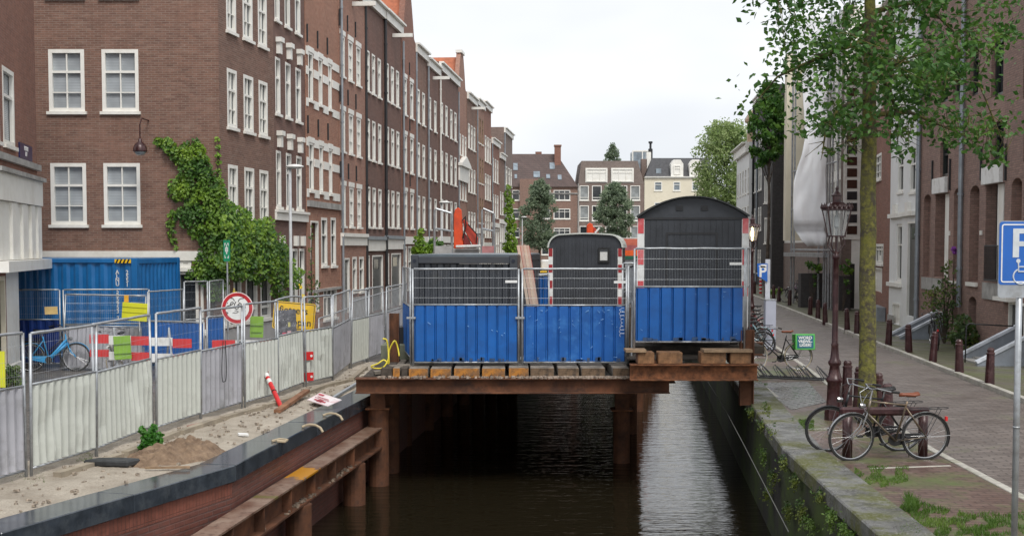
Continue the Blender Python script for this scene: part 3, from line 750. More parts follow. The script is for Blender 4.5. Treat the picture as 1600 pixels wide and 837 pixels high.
h = right(1507, 1672, 'nearest warm brick house with near grey stair walls, behind the disabled-parking sign', 13, M_RBR, group=GR, depth=9)
ni = h.rect(1516, 1528, 290, 440); h.hole(*ni)
MB().b2(ni[0] + .002, ni[1] - .002, .3, .34, ni[2], ni[3]).build('niche_back', M_RBR, h.root); arch(h, ni)
r = h.rect(1519, 1527, 384, 437); h.iron.b2(r[0] + .02, r[1] - .02, .2, .29, r[2] + .05, r[3])
r = h.rect(1512, 1528, 441, 447); h.lint.b2(r[0], r[1], -.08, -.002, r[2], r[3])
r = h.rect(1541, 1567, 287, 437); h.hole(*r); MB().b2(r[0] + .002, r[1] - .002, .3, .34, r[2], r[3]).build('door_back', M_GLASS, h.root)
rr = h.rect(1553.7, 1560, 287, 437); MB().b2(rr[0], rr[1], .1, .2, rr[2], rr[3]).build('window_post', M_WHITE, h.root)
rb = h.rect(1539.5, 1567.5, 259, 287); MB().b2(rb[0], rb[1], -.12, -.003, rb[2], rb[3]).build('lintel_box', M_BWHITE, h.root, bevel=.01)
rs = h.rect(1537, 1563, 442, 468); MB().b2(rs[0], rs[1], -.05, -.003, rs[2], rs[3]).build('stone_panel', M_STONE, h.root)
mb = MB(); rq = h.rect(1545, 1567, 384, 438); x = rq[0]
while x < rq[1]: mb.tube([(x, -.12, rq[2]), (x, -.12, rq[3])], .012, 5); x += .11
mb.tube([(rq[0], -.12, rq[3]), (rq[1], -.12, rq[3])], .02, 5); mb.tube([(rq[0], -.12, rq[2]), (rq[1], -.12, rq[2])], .02, 5); mb.build('balcony_railing', M_IRON, h.root)
r = h.rect(1513.5, 1525, 463, 508); recess_panel(h, r, .25, M_GLASS, 'cellar_window'); arch(h, r)
r = h.rect(1581, 1596, 278, 344); recess_panel(h, r, .3, M_RBR, 'niche_back'); arch(h, r)
r = h.rect(1550, 1567.5, 190, 250); h.window(r[0], r[1], r[2], r[3], 'sash', frame=M_FRAMEB, pane=M_GLASS, inset=.12)
r = h.rect(1600, 1625, 287, 437); h.window(r[0], r[1], r[2], r[3], 'sash', pane=M_GLASS, inset=.12)
r = h.rect(1600, 1625, 190, 250); h.window(r[0], r[1], r[2], r[3], 'sash', frame=M_FRAMEB, pane=M_GLASS, inset=.12)
for (a, b_) in ((1516, 1528), (1550, 1567), (1600, 1625)):
    r = h.rect(a, b_, 60, 150); h.window(r[0], r[1], r[2], r[3], 'sash', frame=M_FRAMEB, pane=M_GLASS, inset=.12)
r = h.rect(1582, 1592, 472, 530); h.door(r[0] - .3, r[1] + .5, .75, r[3], light=False)
r = h.rect(1568, 1591, 464, 470); h.lint.b2(r[0], r[1], -.3, -.003, r[2], r[3])
for px in (1533.5, 1572): 
    a = h.loc(px, 282)[1]; h.iron.b2(h.loc(px, 300)[0] - .03, h.loc(px, 300)[0] + .03, -.06, 0, a, a + 1.0)
r = h.rect(1532.5, 1534.5, 360, 367); h.lint.b2(r[0] - .03, r[1] + .03, -.03, -.002, r[2], r[3])
h.pipe(h.loc(1505.5, 300)[0], 1.2, 13, M_ZINC, .075); h.cornice(13, .3, .5); h.finish()
RNEAR = h

h = right(1436, 1507, 'narrow-bayed warm brick house between the two grey drainpipes with a flowering shrub at its foot', 13.4, M_RBR, group=GR)
r = h.rect(1443.5, 1453, 304, 432); h.hole(*r); MB().b2(r[0] + .002, r[1] - .002, .2, .24, r[2], r[3]).build('niche_back', M_RBR, h.root); arch(h, r)
r = h.rect(1491, 1500, 294, 436); h.hole(*r); MB().b2(r[0] + .002, r[1] - .002, .25, .29, r[2], r[3]).build('niche_back', M_RBR, h.root); arch(h, r)
r = h.rect(1469.5, 1481, 222, 276); h.window(r[0], r[1], r[2], r[3], 'sash', frame=M_FRAMEB, pane=M_GLASS, inset=.1)
r = h.rect(1461.5, 1481, 278, 302); MB().b2(r[0], r[1], -.12, -.003, r[2], r[3]).build('lintel_box', M_BWHITE, h.root, bevel=.01)
r = h.rect(1462, 1481, 303, 433); h.hole(*r); MB().b2(r[0] + .002, r[1] - .002, .3, .34, r[2], r[3]).build('niche_back', M_RBR, h.root)
rr = h.rect(1472.5, 1479, 303, 433); MB().b2(rr[0], rr[1], .1, .2, rr[2], rr[3]).build('window_post', M_WHITE, h.root)
r = h.rect(1441, 1472, 434, 453); MB().b2(r[0], r[1], -.04, -.003, r[2], r[3]).build('stone_panel', M_STONE, h.root)
r = h.rect(1486, 1498, 439, 443); h.lint.b2(r[0], r[1], -.08, -.003, r[2], r[3])
r = h.rect(1488, 1496, 456, 505); recess_panel(h, r, .25, M_GLASS, 'cellar_window')
r = h.rect(1454, 1463, 458, 498); recess_panel(h, r, .25, M_GLASS, 'cellar_door')
for (a, b_) in ((1444, 1454), (1469.5, 1481), (1490, 1500)):
    r = h.rect(a, b_, 80, 160); h.window(r[0], r[1], r[2], r[3], 'sash', frame=M_FRAMEB, pane=M_GLASS, inset=.12)
for px, py in ((1457.5, 297), (1485, 297)):
    a = h.loc(px, py)[1]; xx = h.loc(px, py)[0]; h.iron.b2(xx - .03, xx + .03, -.06, 0, a, a + 1.0)
r = h.rect(1482.5, 1484.5, 361, 368); h.lint.b2(r[0] - .03, r[1] + .03, -.03, -.002, r[2], r[3])
h.pipe(.1, 0, 13.4, M_ZINC, .08); h.cornice(13.4, .3, .5); h.finish()

h = right(1390, 1436, 'white rendered house with tall windows and ornamented lintels between the brick houses', 13.2, M_WHTREN, group=GR)
for (c0, c1, st) in ((1403.5, 1411, 236), (1422, 1430, 232)):
    r = h.rect(c0, c1, st, 300)
    for k in (0, 1): h.window(r[0], r[1], r[2] + k * 3.3, r[3] + k * 3.3, 'sash', pane=M_GLASS, inset=.03)
for (c0, c1) in ((1401, 1408),):
    r = h.rect(c0, c1, 350, 439); h.window(r[0], r[1], r[2], r[3], 'sash', pane=M_GLASS, inset=.05)
r = h.rect(1419, 1429.5, 346, 494); h.door(r[0], r[1], max(.1, r[2]), r[3])
for c0, c1, y in ((1392, 1410, 338), (1411, 1431, 335)):
    a, z = h.loc(c0, y); b_, _ = h.loc(c1, y); h.lint.b2(a, b_, -.14, -.002, z - .08, z + .08)
    h.lint.b2(a + (b_ - a) * .38, a + (b_ - a) * .62, -.12, -.002, z + .08, z + .42)
r = h.rect(1384, 1409, 441, 447); h.bandz(r[2], r[3], .12, x0=0, x1=r[1])
r = h.rect(1395, 1406, 473, 508); h.door(r[0], r[1], max(.1, r[2]), r[3], mat=M_WHITE, light=False)
h.bandz(0, .4, .05, M_STONE, 'plinth', x1=1.0); h.cornice(13.2, .35, .6); h.finish()

# brick house set back beside the modern block
ym = line_at(1390, 10.5, .0875); Pn = (RX(ym), ym); YE = 61.6; Pf = (AT(1345, HOR, YE).x, YE)
h = House('plain dark red brick house with one small white window, left of the white rendered house', Pf, Pn, 12.8, M_RED, group=GR)
r = h.rect(1368.5, 1377, 241, 281)
for k in (0, 1): h.window(r[0], r[1], r[2] + k * 3, r[3] + k * 3, 'grid', pane=M_GLASSG)
r = h.rect(1367.5, 1380, 381, 412); h.window(r[0], r[1], r[2], r[3], 'tri', pane=M_GLASSG)
r = h.rect(1367, 1378, 418, 456); h.door(r[0], r[1], max(.3, r[2]), r[3], mat=M_WHITE, light=False)
r = h.rect(1373, 1384, 478, 507); MB().b2(r[0], r[1], -.35, -.02, 0, r[3]).build('meter_cabinet', M_ZINC, h.root)
h.cornice(12.8, .3, .4); h.finish()

# modern cream building: canal face and end wall
y2 = line_at(1224, 11.4, .0875)
X61 = AT(1316, HOR, YE).x
h = House('cream concrete building with a dense grid of windows behind the scaffold sheeting', (11.4 + .0875 * y2, y2), (X61, YE), 14.5, M_WHITE, name='office_building', cat='building', depth=8)
zz = h.loc(1300, 372)[1]; k = 0
while zz + 1.5 < 14.2:
    x = .3
    while x < h.Ln - 2.2:
        h.window(x, x + 2.0, zz, zz + 1.3, 'panes', pane=M_GLASS, sill=False); x += 2.3
    zz += 1.62
zl = h.loc(1300, 378)[1]
MB().b2(0, h.Ln, -.05, -.003, 0, zl).build('lower_wall', M_TAUPE, h.root)
h.finish()
h2 = House('end wall of the cream building with a single column of eight dark panes', (X61, YE - .05), (Pf[0] - .0, YE - .05), 14.5, M_TAUPE, name='office_wing', cat='building', depth=.5)
zb = h2.loc(1330, 374)[1]; z1 = 14.0
MB().b2(0, 1.75 * 0 + (h2.loc(1343.5, 300)[0]), -.1, -.003, zb, z1).build('cream_panel', M_WHITE, h2.root)
mb = MB()
for i in range(14):
    r = h2.rect(1322.5, 1338, 353 - 17.9 * i, 366 - 17.9 * i)
    if r[3] > 13.8: break
    MB().b2(r[0], r[1], -.13, -.101, r[2], r[3]).build('pane', random.choice([M_GLASS, solid('pane_brown', (.06, .03, .022), .15), M_GLASS]), h2.root)
r = h2.rect(1328, 1343, 412, 500); MB().b2(r[0], r[1], -.02, -.003, .1, r[3]).build('doorway', M_DOOR, h2.root)
h2.finish()

# black brick building and its end wall
ya = line_at(1190, 10.5, .0875); yb = line_at(1206, 10.5, .0875)
h = House('dark grey brick building with narrow white-edged windows, protruding beside the scaffold', (RX(ya), ya), (RX(yb), yb), 14.5, M_BLK, group=GR, depth=6)
for (yt, ybt) in ((213, 252), (275, 317), (340, 380)):
    for (c0, c1) in ((1194.5, 1197), (1198, 1200.2), (1201.2, 1203.5)):
        r = h.rect(c0, c1, yt, ybt); h.window(r[0], r[1], r[2], r[3], 'plain', pane=M_GLASSG)
h.finish()
ya = line_at(1177, 10.5, .0875); yb = line_at(1190, 10.5, .0875)
h = House('narrow black-painted house with black drainpipes beyond the dark grey building', (RX(ya), ya), (RX(yb), yb), 14.8, M_BLK, group=GR)
for z in (1.0, 4.3, 7.4, 10.4):
    for x in (.5, 2.0, 3.5, 5.0): h.window(x, x + .9, z, z + 1.8, 'sash')
h.pipe(.1, 0, 14.8, M_IRON, .08); h.pipe(h.Ln * .5, 0, 14.8, M_ZINC, .08); h.cornice(14.8, .3, .4); h.finish()
ya = line_at(1157, 10.5, .0875); yb = line_at(1177, 10.5, .0875)
h = House('white ornate house with a balustraded corner turret at the far end of the right row', (RX(ya) - .4, ya), (RX(yb) - .4, yb), 11.5, M_WHTREN, group=GR)
for z in (1.0, 4.3, 7.4):
    for q in range(8): h.window(.8 + q * 2.4, 2.0 + q * 2.4, z, z + 2.1, 'sash')
h.cornice(11.5, .6, .8); h.cornice(4.0, .3, .3)
MB().lathe([(.9, 0), (.9, 1.6), (1.1, 1.7), (1.1, 1.9), (.7, 2.5), (.25, 2.9), (.1, 3.3)], 10, (h.Ln - 1.2, .8, 11.5)).build('turret', solid('turret_tan', (.42, .3, .2), .6), h.root)
h.finish()

# ---- buildings that close the view
YF = 171.0
def far(pa, pb, label, H, mat, **kw):
    a = AT(pa, HOR, YF); b_ = AT(pb, HOR, YF); return House(label, (a.x, YF), (b_.x, YF), H, mat, depth=12, **kw)
h = far(792, 903, 'brown brick building with steep tiled roof, skylights and chimney, far behind the container', AT(850, 292, YF).z, brick('brick_far_orange', (.26, .15, .11), (.21, .12, .09), (.3, .24, .2)), name='apartment_building', cat='building')
def fwin(h, x0, x1, yt, yb, st='big', **kw):
    r = h.rect(x0, x1, yt, yb); return h.window(r[0], r[1], r[2], r[3], st, **kw)
for yt, yb_ in ((297, 313), (326, 342), (356, 371), (384, 398)):
    fwin(h, 865, 891, yt, yb_, 'tri', pane=M_GLASS); fwin(h, 846, 860, yt, yb_, 'sash', pane=M_GLASS); fwin(h, 800, 812, yt, yb_, 'sash', pane=M_GLASS); fwin(h, 822, 836, yt, yb_, 'sash', pane=M_GLASS)
h.cornice(h.H - .8, .15, .2, M_STONE)
h.finish('none')
e0 = h.H; rz_ = AT(850, 236, YF).z
x0 = 0; x1 = h.Ln; xr = h.loc(872, 240)[0]
MB().add([(0, -.3, e0), (x1, -.3, e0), (xr, 5.5, rz_), (0, 5.5, rz_), (0, 12, e0), (x1, 12, e0)], [(0, 1, 2, 3), (1, 5, 2), (3, 2, 5, 4)]).build('roof', M_ROOFB, h.root)
c0, c1 = h.loc(868, 240)[0], h.loc(878, 240)[0]
MB().b2(c0, c1, 3.5, 4.6, rz_ - 2, rz_ + .9).b2(c0 - .08, c1 + .08, 3.4, 4.7, rz_ + .9, rz_ + 1.1).build('chimney', M_RED, h.root)
c0, c1 = h.loc(838, 240)[0], h.loc(848, 240)[0]
MB().b2(c0, c1, 6, 7, rz_ - 1, rz_ + .35).build('chimney', M_RED, h.root)
for (a, b_, yt, yb_) in ((802, 809, 252, 264), (804, 808, 271, 278), (834, 844, 266, 276), (860, 868, 251, 262), (854, 860, 271, 278), (872, 878, 272, 280)):
    # roof windows lie on the slope
    s0, z1 = h.loc(a, yt); s1, z0 = h.loc(b_, yb_); f = lambda z: -.3 + 5.8 * (z - e0) / (rz_ - e0)
    mb = MB().add([(s0, f(z0) - .12, z0), (s1, f(z0) - .12, z0), (s1, f(z1) - .12, z1), (s0, f(z1) - .12, z1), (s0, f(z0) + .1, z0), (s1, f(z0) + .1, z0), (s1, f(z1) + .1, z1), (s0, f(z1) + .1, z1)], [(0, 1, 2, 3), (0, 4, 5, 1), (1, 5, 6, 2), (2, 6, 7, 3), (3, 7, 4, 0)])
    mb.build('skylight', M_GLASSB, h.root)
# projecting gabled bay (left)
s0 = h.loc(812, 300)[0]; s1 = h.loc(842, 300)[0]
MB().b2(s0, s1, -.6, -.003, 0, AT(820, 280, YF).z).build('bay', h.mat, h.root)

h = far(903.5, 1006, 'brown brick apartment block with a sloping top storey and large white-framed windows', AT(950, 287, YF).z, M_TAUPE, name='apartment_building', cat='building')
for yt, yb_ in ((290, 313), (321, 345), (353, 376), (384, 405)):
    for (a, b_) in ((905.5, 920), (925, 940), (946, 960), (966, 980), (985, 1000)): fwin(h, a, b_, yt, yb_, 'big', pane=random.choice([M_GLASS, M_GLASSG]))
h.finish('none')
e0 = h.H; zt = AT(950, 251, YF).z; a0 = h.loc(909, 251)[0]; a1 = h.loc(997, 251)[0]
MB().add([(0, 0, e0), (h.Ln, 0, e0), (a1, .5, zt), (a0, .5, zt), (0, 12, e0), (h.Ln, 12, e0), (a1, 11, zt), (a0, 11, zt)], [(0, 1, 2, 3), (1, 5, 6, 2), (4, 0, 3, 7), (3, 2, 6, 7), (5, 4, 7, 6)]).build('sloping_storey', brick('brick_mansard', (.19, .145, .125), (.15, .115, .10), (.2, .17, .15)), h.root)
for (a, b_) in ((916, 948), (956, 989)):
    r = h.rect(a, b_, 264, 284); o = winmeshes(r[1] - r[0], r[3] - r[2], 'tri')
    q = link('window', matmesh(o[0], M_WHITE, o[3], 'f'), h.root, (r[0], -.12, r[2])); link('pane', matmesh(o[1], M_GLASSB, o[3], 'p'), q)
    MB().b2(r[0] - .1, r[1] + .1, -.05, .7, r[2] - .1, r[3] + .12).build('dormer', M_WHITE, h.root)
MB().tube([(0, -.1, 0), (0, -.1, e0)], .1, 6).build('drainpipe', M_STONE, h.root)

h = far(1006.5, 1112, 'cream rendered house with a black mansard roof and two white dormers', AT(1050, 277, YF).z, M_CREAM, name='apartment_building', cat='building')
for yt, yb_ in ((284, 298), (316, 330), (348, 362)):
    for (a, b_) in ((1022.5, 1034.5), (1052, 1063), (1081, 1092)):
        fwin(h, a, b_, yt, yb_, 'sash', pane=random.choice([M_GLASS, M_GLASSB]))
h.finish('none'); e0 = h.H; zt = AT(1050, 245, YF).z; a0 = h.loc(1022, 245)[0]
h.cornice(e0 + .1, .3, .25)
MB().add([(.1, .1, e0), (h.Ln, .1, e0), (h.Ln, 2.5, zt), (a0, 2.5, zt), (.1, 12, e0), (h.Ln, 12, e0), (h.Ln, 9, zt), (a0, 9, zt)], [(0, 1, 2, 3), (1, 5, 6, 2), (4, 0, 3, 7), (3, 2, 6, 7), (5, 4, 7, 6)]).build('roof', M_ROOFD, h.root)
for (a, b_) in ((1048.5, 1067.5), (1077.5, 1096.5)):
    r = h.rect(a, b_, 256, 278); c = (r[0] + r[1]) / 2
    d = MB().prism([(r[0], r[2]), (r[1], r[2]), (r[1], r[3]), (c + .45, r[3] + .55), (c - .45, r[3] + .55), (r[0], r[3])], -.05, 2.2, 'y').build('dormer', M_WHITE, h.root)
    o = winmeshes(.9, 1.2, 'sash'); q = link('window', matmesh(o[0], M_WHITE, o[3], 'f'), h.root, (c - .45, -.12, r[2] + .45)); link('pane', matmesh(o[1], M_GLASSB, o[3], 'p'), q)
r = h.rect(1026, 1034, 263, 272); MB().b2(r[0], r[1], .6, .9, r[2], r[3]).build('skylight', M_GLASSB, h.root)
c0 = h.loc(1006, 250)[0]; c1 = h.loc(1014, 250)[0]
MB().b2(c0, c1, 3, 4.5, e0, AT(1000, 246, YF).z).build('chimney', M_TAUPE, h.root)
MB().b2(c1 + .05, c1 + .6, 3, 4.5, e0, AT(1000, 235, YF).z).build('chimney', M_WHITE, h.root)
mb = MB(); cx = h.loc(1021, 240)[0]; z = AT(1000, 233, YF).z; mb.lathe([(.3, 0), (.3, .3), (.15, .35), (.15, 1.0), (.28, 1.05), (.28, 1.3)], 8, (cx, 3.7, z)); mb.tube([(cx, 3.7, z - 4), (cx, 3.7, z)], .3, 6); mb.build('chimney_cowl', M_IRON, h.root)
# glass box on a roof behind
a = AT(988, HOR, 185); b_ = AT(1018, HOR, 185); z0 = AT(988, 256, 185).z; z1 = AT(988, 235, 185).z
t = thing('rooftop_house', 'white glazed rooftop box behind the brown apartment block', 'building', (a.x, 185, 0))
W_ = b_.x - a.x; mb = MB()
for x in (0, W_ / 2, W_): mb.b2(x - .07, x + .07, -.05, .1, 0, z1)
mb.b2(0, W_, -.052, .1, z1 - .2, z1 + .002); mb.build('frame', M_WHITE, t); MB().b2(.02, W_ - .02, .02, 4, 0, z1 - .1).build('glazing', M_GLASSB, t)

# ------------------------------------------------------------ steel work over the water
def ibeam(mb, Lg, h=.3, wd=.3, ft=.022, wt=.014, stiff=()):
    """I section along +x, top at z=0"""
    mb.b2(0, Lg, -wd / 2, wd / 2, -ft, 0); mb.b2(0, Lg, -wd / 2, wd / 2, -h, -h + ft); mb.b2(0, Lg, -wt / 2, wt / 2, -h + ft, -ft)
    for s in stiff: mb.b2(s, s + .015, -wd / 2 + .01, wd / 2 - .01, -h + ft, -ft)
    return mb
PY = 25.3
def rust_wall(name, patches):
    """rust with worn paint patches fixed in the beam's own coordinates"""
    m, nt, b = nodes(name); v = objvec(nt)
    c = mixc(nt, ramp(nt, noise(nt, 2.0, v, 6), .35, .7), (.15, .07, .042), (.34, .25, .19)); c = mixc(nt, ramp(nt, noise(nt, 9, v, 5), .52, .7), c, (.09, .045, .03))
    s = nn(nt, 'ShaderNodeSeparateXYZ'); nt.links.new(v, s.inputs[0])
    for (x0, x1, col) in patches:
        dd = nn(nt, 'ShaderNodeMath', operation='SUBTRACT'); nt.links.new(s.outputs[0], dd.inputs[0]); dd.inputs[1].default_value = (x0 + x1) / 2
        ab = nn(nt, 'ShaderNodeMath', operation='ABSOLUTE'); nt.links.new(dd.outputs[0], ab.inputs[0])
        nzv = nn(nt, 'ShaderNodeMath', operation='MULTIPLY_ADD'); nt.links.new(noise(nt, 5, v, 4), nzv.inputs[0]); nzv.inputs[1].default_value = (x1 - x0) * .7; nt.links.new(ab.outputs[0], nzv.inputs[2])
        f = nn(nt, 'ShaderNodeMath', operation='LESS_THAN'); nt.links.new(nzv.outputs[0], f.inputs[0]); f.inputs[1].default_value = (x1 - x0) * .62
        c = mixc(nt, f.outputs[0], c, col)
    nt.links.new(c, b.inputs['Base Color']); b.inputs['Roughness'].default_value = .45; b.inputs['Metallic'].default_value = .15; bump(nt, b, noise(nt, 30, v), .4, .01)
    return m
a = G(318, 837, -.55); b_ = G(583, 668, -.55); a = a + (a - b_) * .35; d = b_ - a
t = thing('waling_beam', 'long rusty steel beam with an orange paint stain along the new quay wall, carried by the piles', 'steel beam', (a.x, a.y, -.55), atan2(d.y, d.x))
stv = [i * 1.35 for i in range(int(d.length / 1.35))]
yl = (G(480, 737, -.55) - a).length
mbq = ibeam(MB(), d.length + .3, .42, .34, .03, .016, stv); mbq.v = mbq.v[8:]; mbq.f = [tuple(i - 8 for i in f) for f in mbq.f[6:]]; mbq.build('web', M_RUST, t)  # darker rust than the top flange: shade painted into web and lower flange
MB().b2(0, d.length + .3, -.17, .17, -.03, 0).build('top_flange', rust_wall('rust_stained', [(yl - .9, yl + .75, (.50, .22, .008)), (yl - 2.2, yl - 1.9, (.16, .13, .04))]), t)
mb = MB()
random.seed(4)
for i in range(170):
    x = random.gauss(random.choice([2.5, 4.2, 7.5, 9.8]), .45); mb.box((x, -.06 - random.random() * .1, -.385 + random.random() * .015), (random.uniform(.02, .08), random.uniform(.02, .05), random.uniform(.01, .035)), random.random() * 3)
mb.build('rubble', solid('rubble_brown', (.20, .15, .11), .9, var=.4, vs=15), t)

PG = 'steel tube piles under the work platform'
pdirs = d.normalized()
pl = [(467, 862), (554, 787), (592, 757), (609, 737)]
pil = []
labels = ['front-left pile nearest the bottom edge of the photo, under the waling beam', 'pile under the waling beam, second from the bottom edge', 'capped pile directly below the left end of the platform beam', 'pile just behind the capped one at the left end of the platform']
def pile(x, y, z1, label, r=.195, cap=False):
    t = thing('steel_pile', label, 'pile', (x, y, WZ), group=PG)
    MB().tube([(0, 0, -3), (0, 0, z1 - WZ)], r, 18).build('tube', M_RUST, t, smooth=False)
    if cap:
        MB().b2(-.24, .24, -.24, .24, z1 - WZ, z1 - WZ + .03).build('cap_plate', M_RUSTL, t)
        q = MB(); top = .19 - WZ; q.b2(-.15, .15, -.13, -.11, z1 - WZ + .03, top).b2(-.15, .15, .11, .13, z1 - WZ + .03, top).b2(-.01, .01, -.11, .11, z1 - WZ + .03, top).build('head_stub', M_RUST, t)
    return t
for i, p in enumerate(pl):
    q = G(p[0], p[1], WZ); pile(q.x, q.y, -.98 if i < 2 else -.19 if i == 2 else .18, labels[i], .21, i == 2)
q = G(971, 722, WZ); pile(q.x, q.y, -.57, 'lone pile under the right part of the platform beam', .185, True)
q0 = G(630, 697, WZ)
for i in range(8):
    y = 31 + i * 2.7; x = -2.63 + (y - 31) * .14
    pile(x, y, .18, 'left-hand pile under the deck, %s one back in the shade' % ORD[i], .19)
for i in range(6):
    y = 33.0 + i * 4.5; pile(2.45 + (y - 28.7) * .14, y, .18, 'right-hand pile under the deck, %s one back in the shade' % ORD[i], .19)

x0 = AT(555, HOR, PY).x; x1 = AT(1047, HOR, PY).x
t = thing('steel_beam', 'long brown rusty steel beam across the front of the platform', 'steel beam', (x0, PY, .49)); ibeam(MB(), x1 - x0, .3, .3).build('beam', M_RUST, t)
random.seed(9); mb = MB()
for i in range(420):
    x = random.choice([random.gauss(4.3, .5), random.uniform(3.2, 5.9), random.uniform(.3, 6)]); s = random.uniform(.015, .05)
    mb.box((x, -.08 - random.random() * .06, .012 + random.random() * .015), (s * 1.5, s, s), random.random() * 3)
mb.build('rubble', solid('rubble_pale', (.38, .30, .24), .9, var=.35, vs=20), t)
t = thing('steel_beam', 'second brown rusty beam just behind the front beam of the platform', 'steel beam', (x0 + .3, PY + 1.9, .49)); ibeam(MB(), x1 - x0 + .35 - .3, .3, .3).build('beam', M_RUST, t)
PY2 = 24.6
x2 = AT(985, HOR, PY2).x; x3 = AT(1185, HOR, PY2).x
t = thing('steel_beam', 'short ochre-rusted steel beam carrying the timber blocks under the round-roofed cabin', 'steel beam', (x2, PY2, .83)); ibeam(MB(), x3 - x2, .31, .3).build('beam', M_RUSTL, t)
t = thing('steel_post', 'dark brown steel post at the right end of the short beam', 'steel post', (AT(1172, HOR, PY2).x, PY2 + .25, .0)); MB().b2(-.13, .13, -.012, .012, .0, 1.47).b2(-.13, -.115, -.1, .1, 0, 1.469).b2(.115, .13, -.1, .1, 0, 1.469).build('post', M_RUST, t)
t = thing('steel_beam', 'rear rusty beam under the round-roofed cabin', 'steel beam', (x2, PY2 + 5.6, .83)); ibeam(MB(), x3 - x2 + 1.2, .31, .3).build('beam', M_RUST, t)

# timbers with ochre-painted ends
m, nt, b = nodes('timber_ochre_end'); v = objvec(nt)
c = mixc(nt, ramp(nt, noise(nt, 9, v, 6), .52, .62), (.42, .17, .025), (.04, .028, .02)); c = mixc(nt, ramp(nt, noise(nt, 3, v, 3), .45, .6), c, (.20, .10, .04))
nt.links.new(c, b.inputs['Base Color']); b.inputs['Roughness'].default_value = .75; bump(nt, b, noise(nt, 20, v), .6, .02); M_OCH = m
M_TDARK = solid('timber_dark', (.07, .055, .042), .85, var=.3, vs=5, bmp=.5)
ends = [(594, 612, 0), (613, 624, 1), (626, 636, 0), (638, 668, 1), (672, 704, 1), (709, 749, 1), (753, 789, 1), (795, 826, 1), (829, 866, 2), (872, 905, 2), (909, 946, 2), (958, 984, 2)]
random.seed(12)
desc = ['mossy black', 'narrow ochre', 'short black', 'cracked ochre', 'plain ochre', 'wide stained ochre', 'split ochre', 'ochre and grey', 'pale brown', 'grey-brown', 'dark-topped brown', 'last brown']
for i, (a, b_, k) in enumerate(ends):
    xa = AT(a, HOR, PY).x; xb = AT(b_, HOR, PY).x
    t = thing('timber_beam', '%s timber beam end on the front beam, %s from the left' % (desc[i], ORD[i]), 'timber beam', (xa, PY - .02, .492), group='timber beams laid on the platform front')
    wd = xb - xa; hh = .195 + random.uniform(-.01, .01)
    MB().b2(0, wd, .0, 4.2, 0, hh).build('timber', M_TDARK if k == 0 else M_TIMBG, t, bevel=.012)
    if k: MB().b2(.004, wd - .004, -.012, -.001, .006, hh - .008).build('end_grain', M_OCH if k == 1 else solid('timber_end_brown', (.17, .11, .065), .85, var=.35, vs=8, dirt=(.06, .045, .035), dscale=5, bmp=.5), t)
ends = [(997, 1023, ''), (1029, 1067, ''), (1096, 1135, ''), (1142, 1174, '')]
for i, (a, b_, _) in enumerate(ends):
    xa = AT(a, HOR, PY2).x; xb = AT(b_, HOR, PY2).x
    t = thing('timber_beam', ['leftmost light timber block on the short beam', 'light timber block with dark knots, left of the gap', 'light timber block right of the dark gap', 'rightmost light timber block on the short beam'][i], 'timber beam', (xa, PY2 - .06, .832), group='timber blocks under the round-roofed cabin')
    MB().b2(0, xb - xa, 0, .42, 0, .225).build('timber', solid('timber_new', (.25, .125, .055), .8, var=.3, vs=7, dirt=(.12, .07, .04), dscale=4, bmp=.4), t, bevel=.012)
for (a, b_, lab) in ((978, 1010, 'short plank stub under the left foot of the right fence'), (1100, 1176, 'thin plank lying on the timber blocks, right side')):
    xa = AT(a, HOR, PY2).x; xb = AT(b_, HOR, PY2).x
    t = tag(MB().b2(0, xb - xa, 0, .5, 0, .05).build('plank', M_TIMB, None, (xa, PY2 - .12, 1.06)), lab, 'plank')

# deck
t = thing('work_platform', 'dark timber deck carried over the canal on steel piles', 'platform', (0, PY + .2, 0))
MB().prism([(-3.0, 4.0), (3.0, 4.0), (7.6, 50), (1.6, 50)], .30, .62).build('deck', M_TDARK, t)
MB().b2(-3.0, 3.0, 0.2, 4.0, .205, .48).build('deck', M_TDARK, t)
mb = MB()
for i in range(22): mb.b2(-2.95 + i * .03, 2.95 + i * .03, 4.02 + i * .3, 4.29 + i * .3, .622, .66)
mb.build('deck_boards', M_TIMBG, t)
MB().b2(2.25, 5.3, 1.3, 6.4, .84, 1.0).build('shade_dark_cabin_deck', M_TDARK, t)
MB().b2(2.3, 4.8, -.2, 1.299, .84, .86).build('shade_dark_cabin_deck', M_TDARK, t)  # thin dark sheet added to stand in for the shaded void under the cabin

# ------------------------------------------------------------ fence panels
M_PBLUE = solid('plate_blue', (.003, .10, .37), .35, var=.14, vs=1.1, dirt=(.004, .06, .23), dscale=1.6)
M_PBLUEW = solid('plate_blue_scuffed', (.005, .095, .36), .4, var=.12, vs=1.2, dirt=(.03, .16, .45), dscale=3.2)
M_PGREY = solid('plate_grey', (.40, .40, .43), .5, .1, var=.1, vs=1.2, dirt=(.22, .22, .22), dscale=1.8)
M_PWHITE = solid('plate_offwhite', (.54, .56, .51), .5, .0, var=.05, vs=1.5, dirt=(.42, .43, .39), dscale=1.6)
def corr(mb, x0, x1, z0, z1, pitch, amp, y=0, top=None, flat=.35):
    """trapezoid corrugated sheet in the xz plane"""
    pts = []; x = x0; k = 0
    sl = pitch * (.5 - flat)
    ph = [(0, 0), (flat, 0), (.5, 1), (.5 + flat, 1), (1, 0)] if flat != .1 else [(0, 0), (.10, 0), (.17, 1), (.93, 1), (1, 0)]
    n = max(1, int(round((x1 - x0) / pitch))); pitch = (x1 - x0) / n
    for i in range(n):
        for f, l in ph[:-1]: pts.append((x0 + (i + f) * pitch, y - amp * l))
    pts.append((x1, y)); N = len(pts)
    vs = [(p[0], p[1], z0) for p in pts] + [(p[0], p[1], z1) for p in pts]
    return mb.add(vs, [(i, i + 1, N + i + 1, N + i) for i in range(N - 1)])
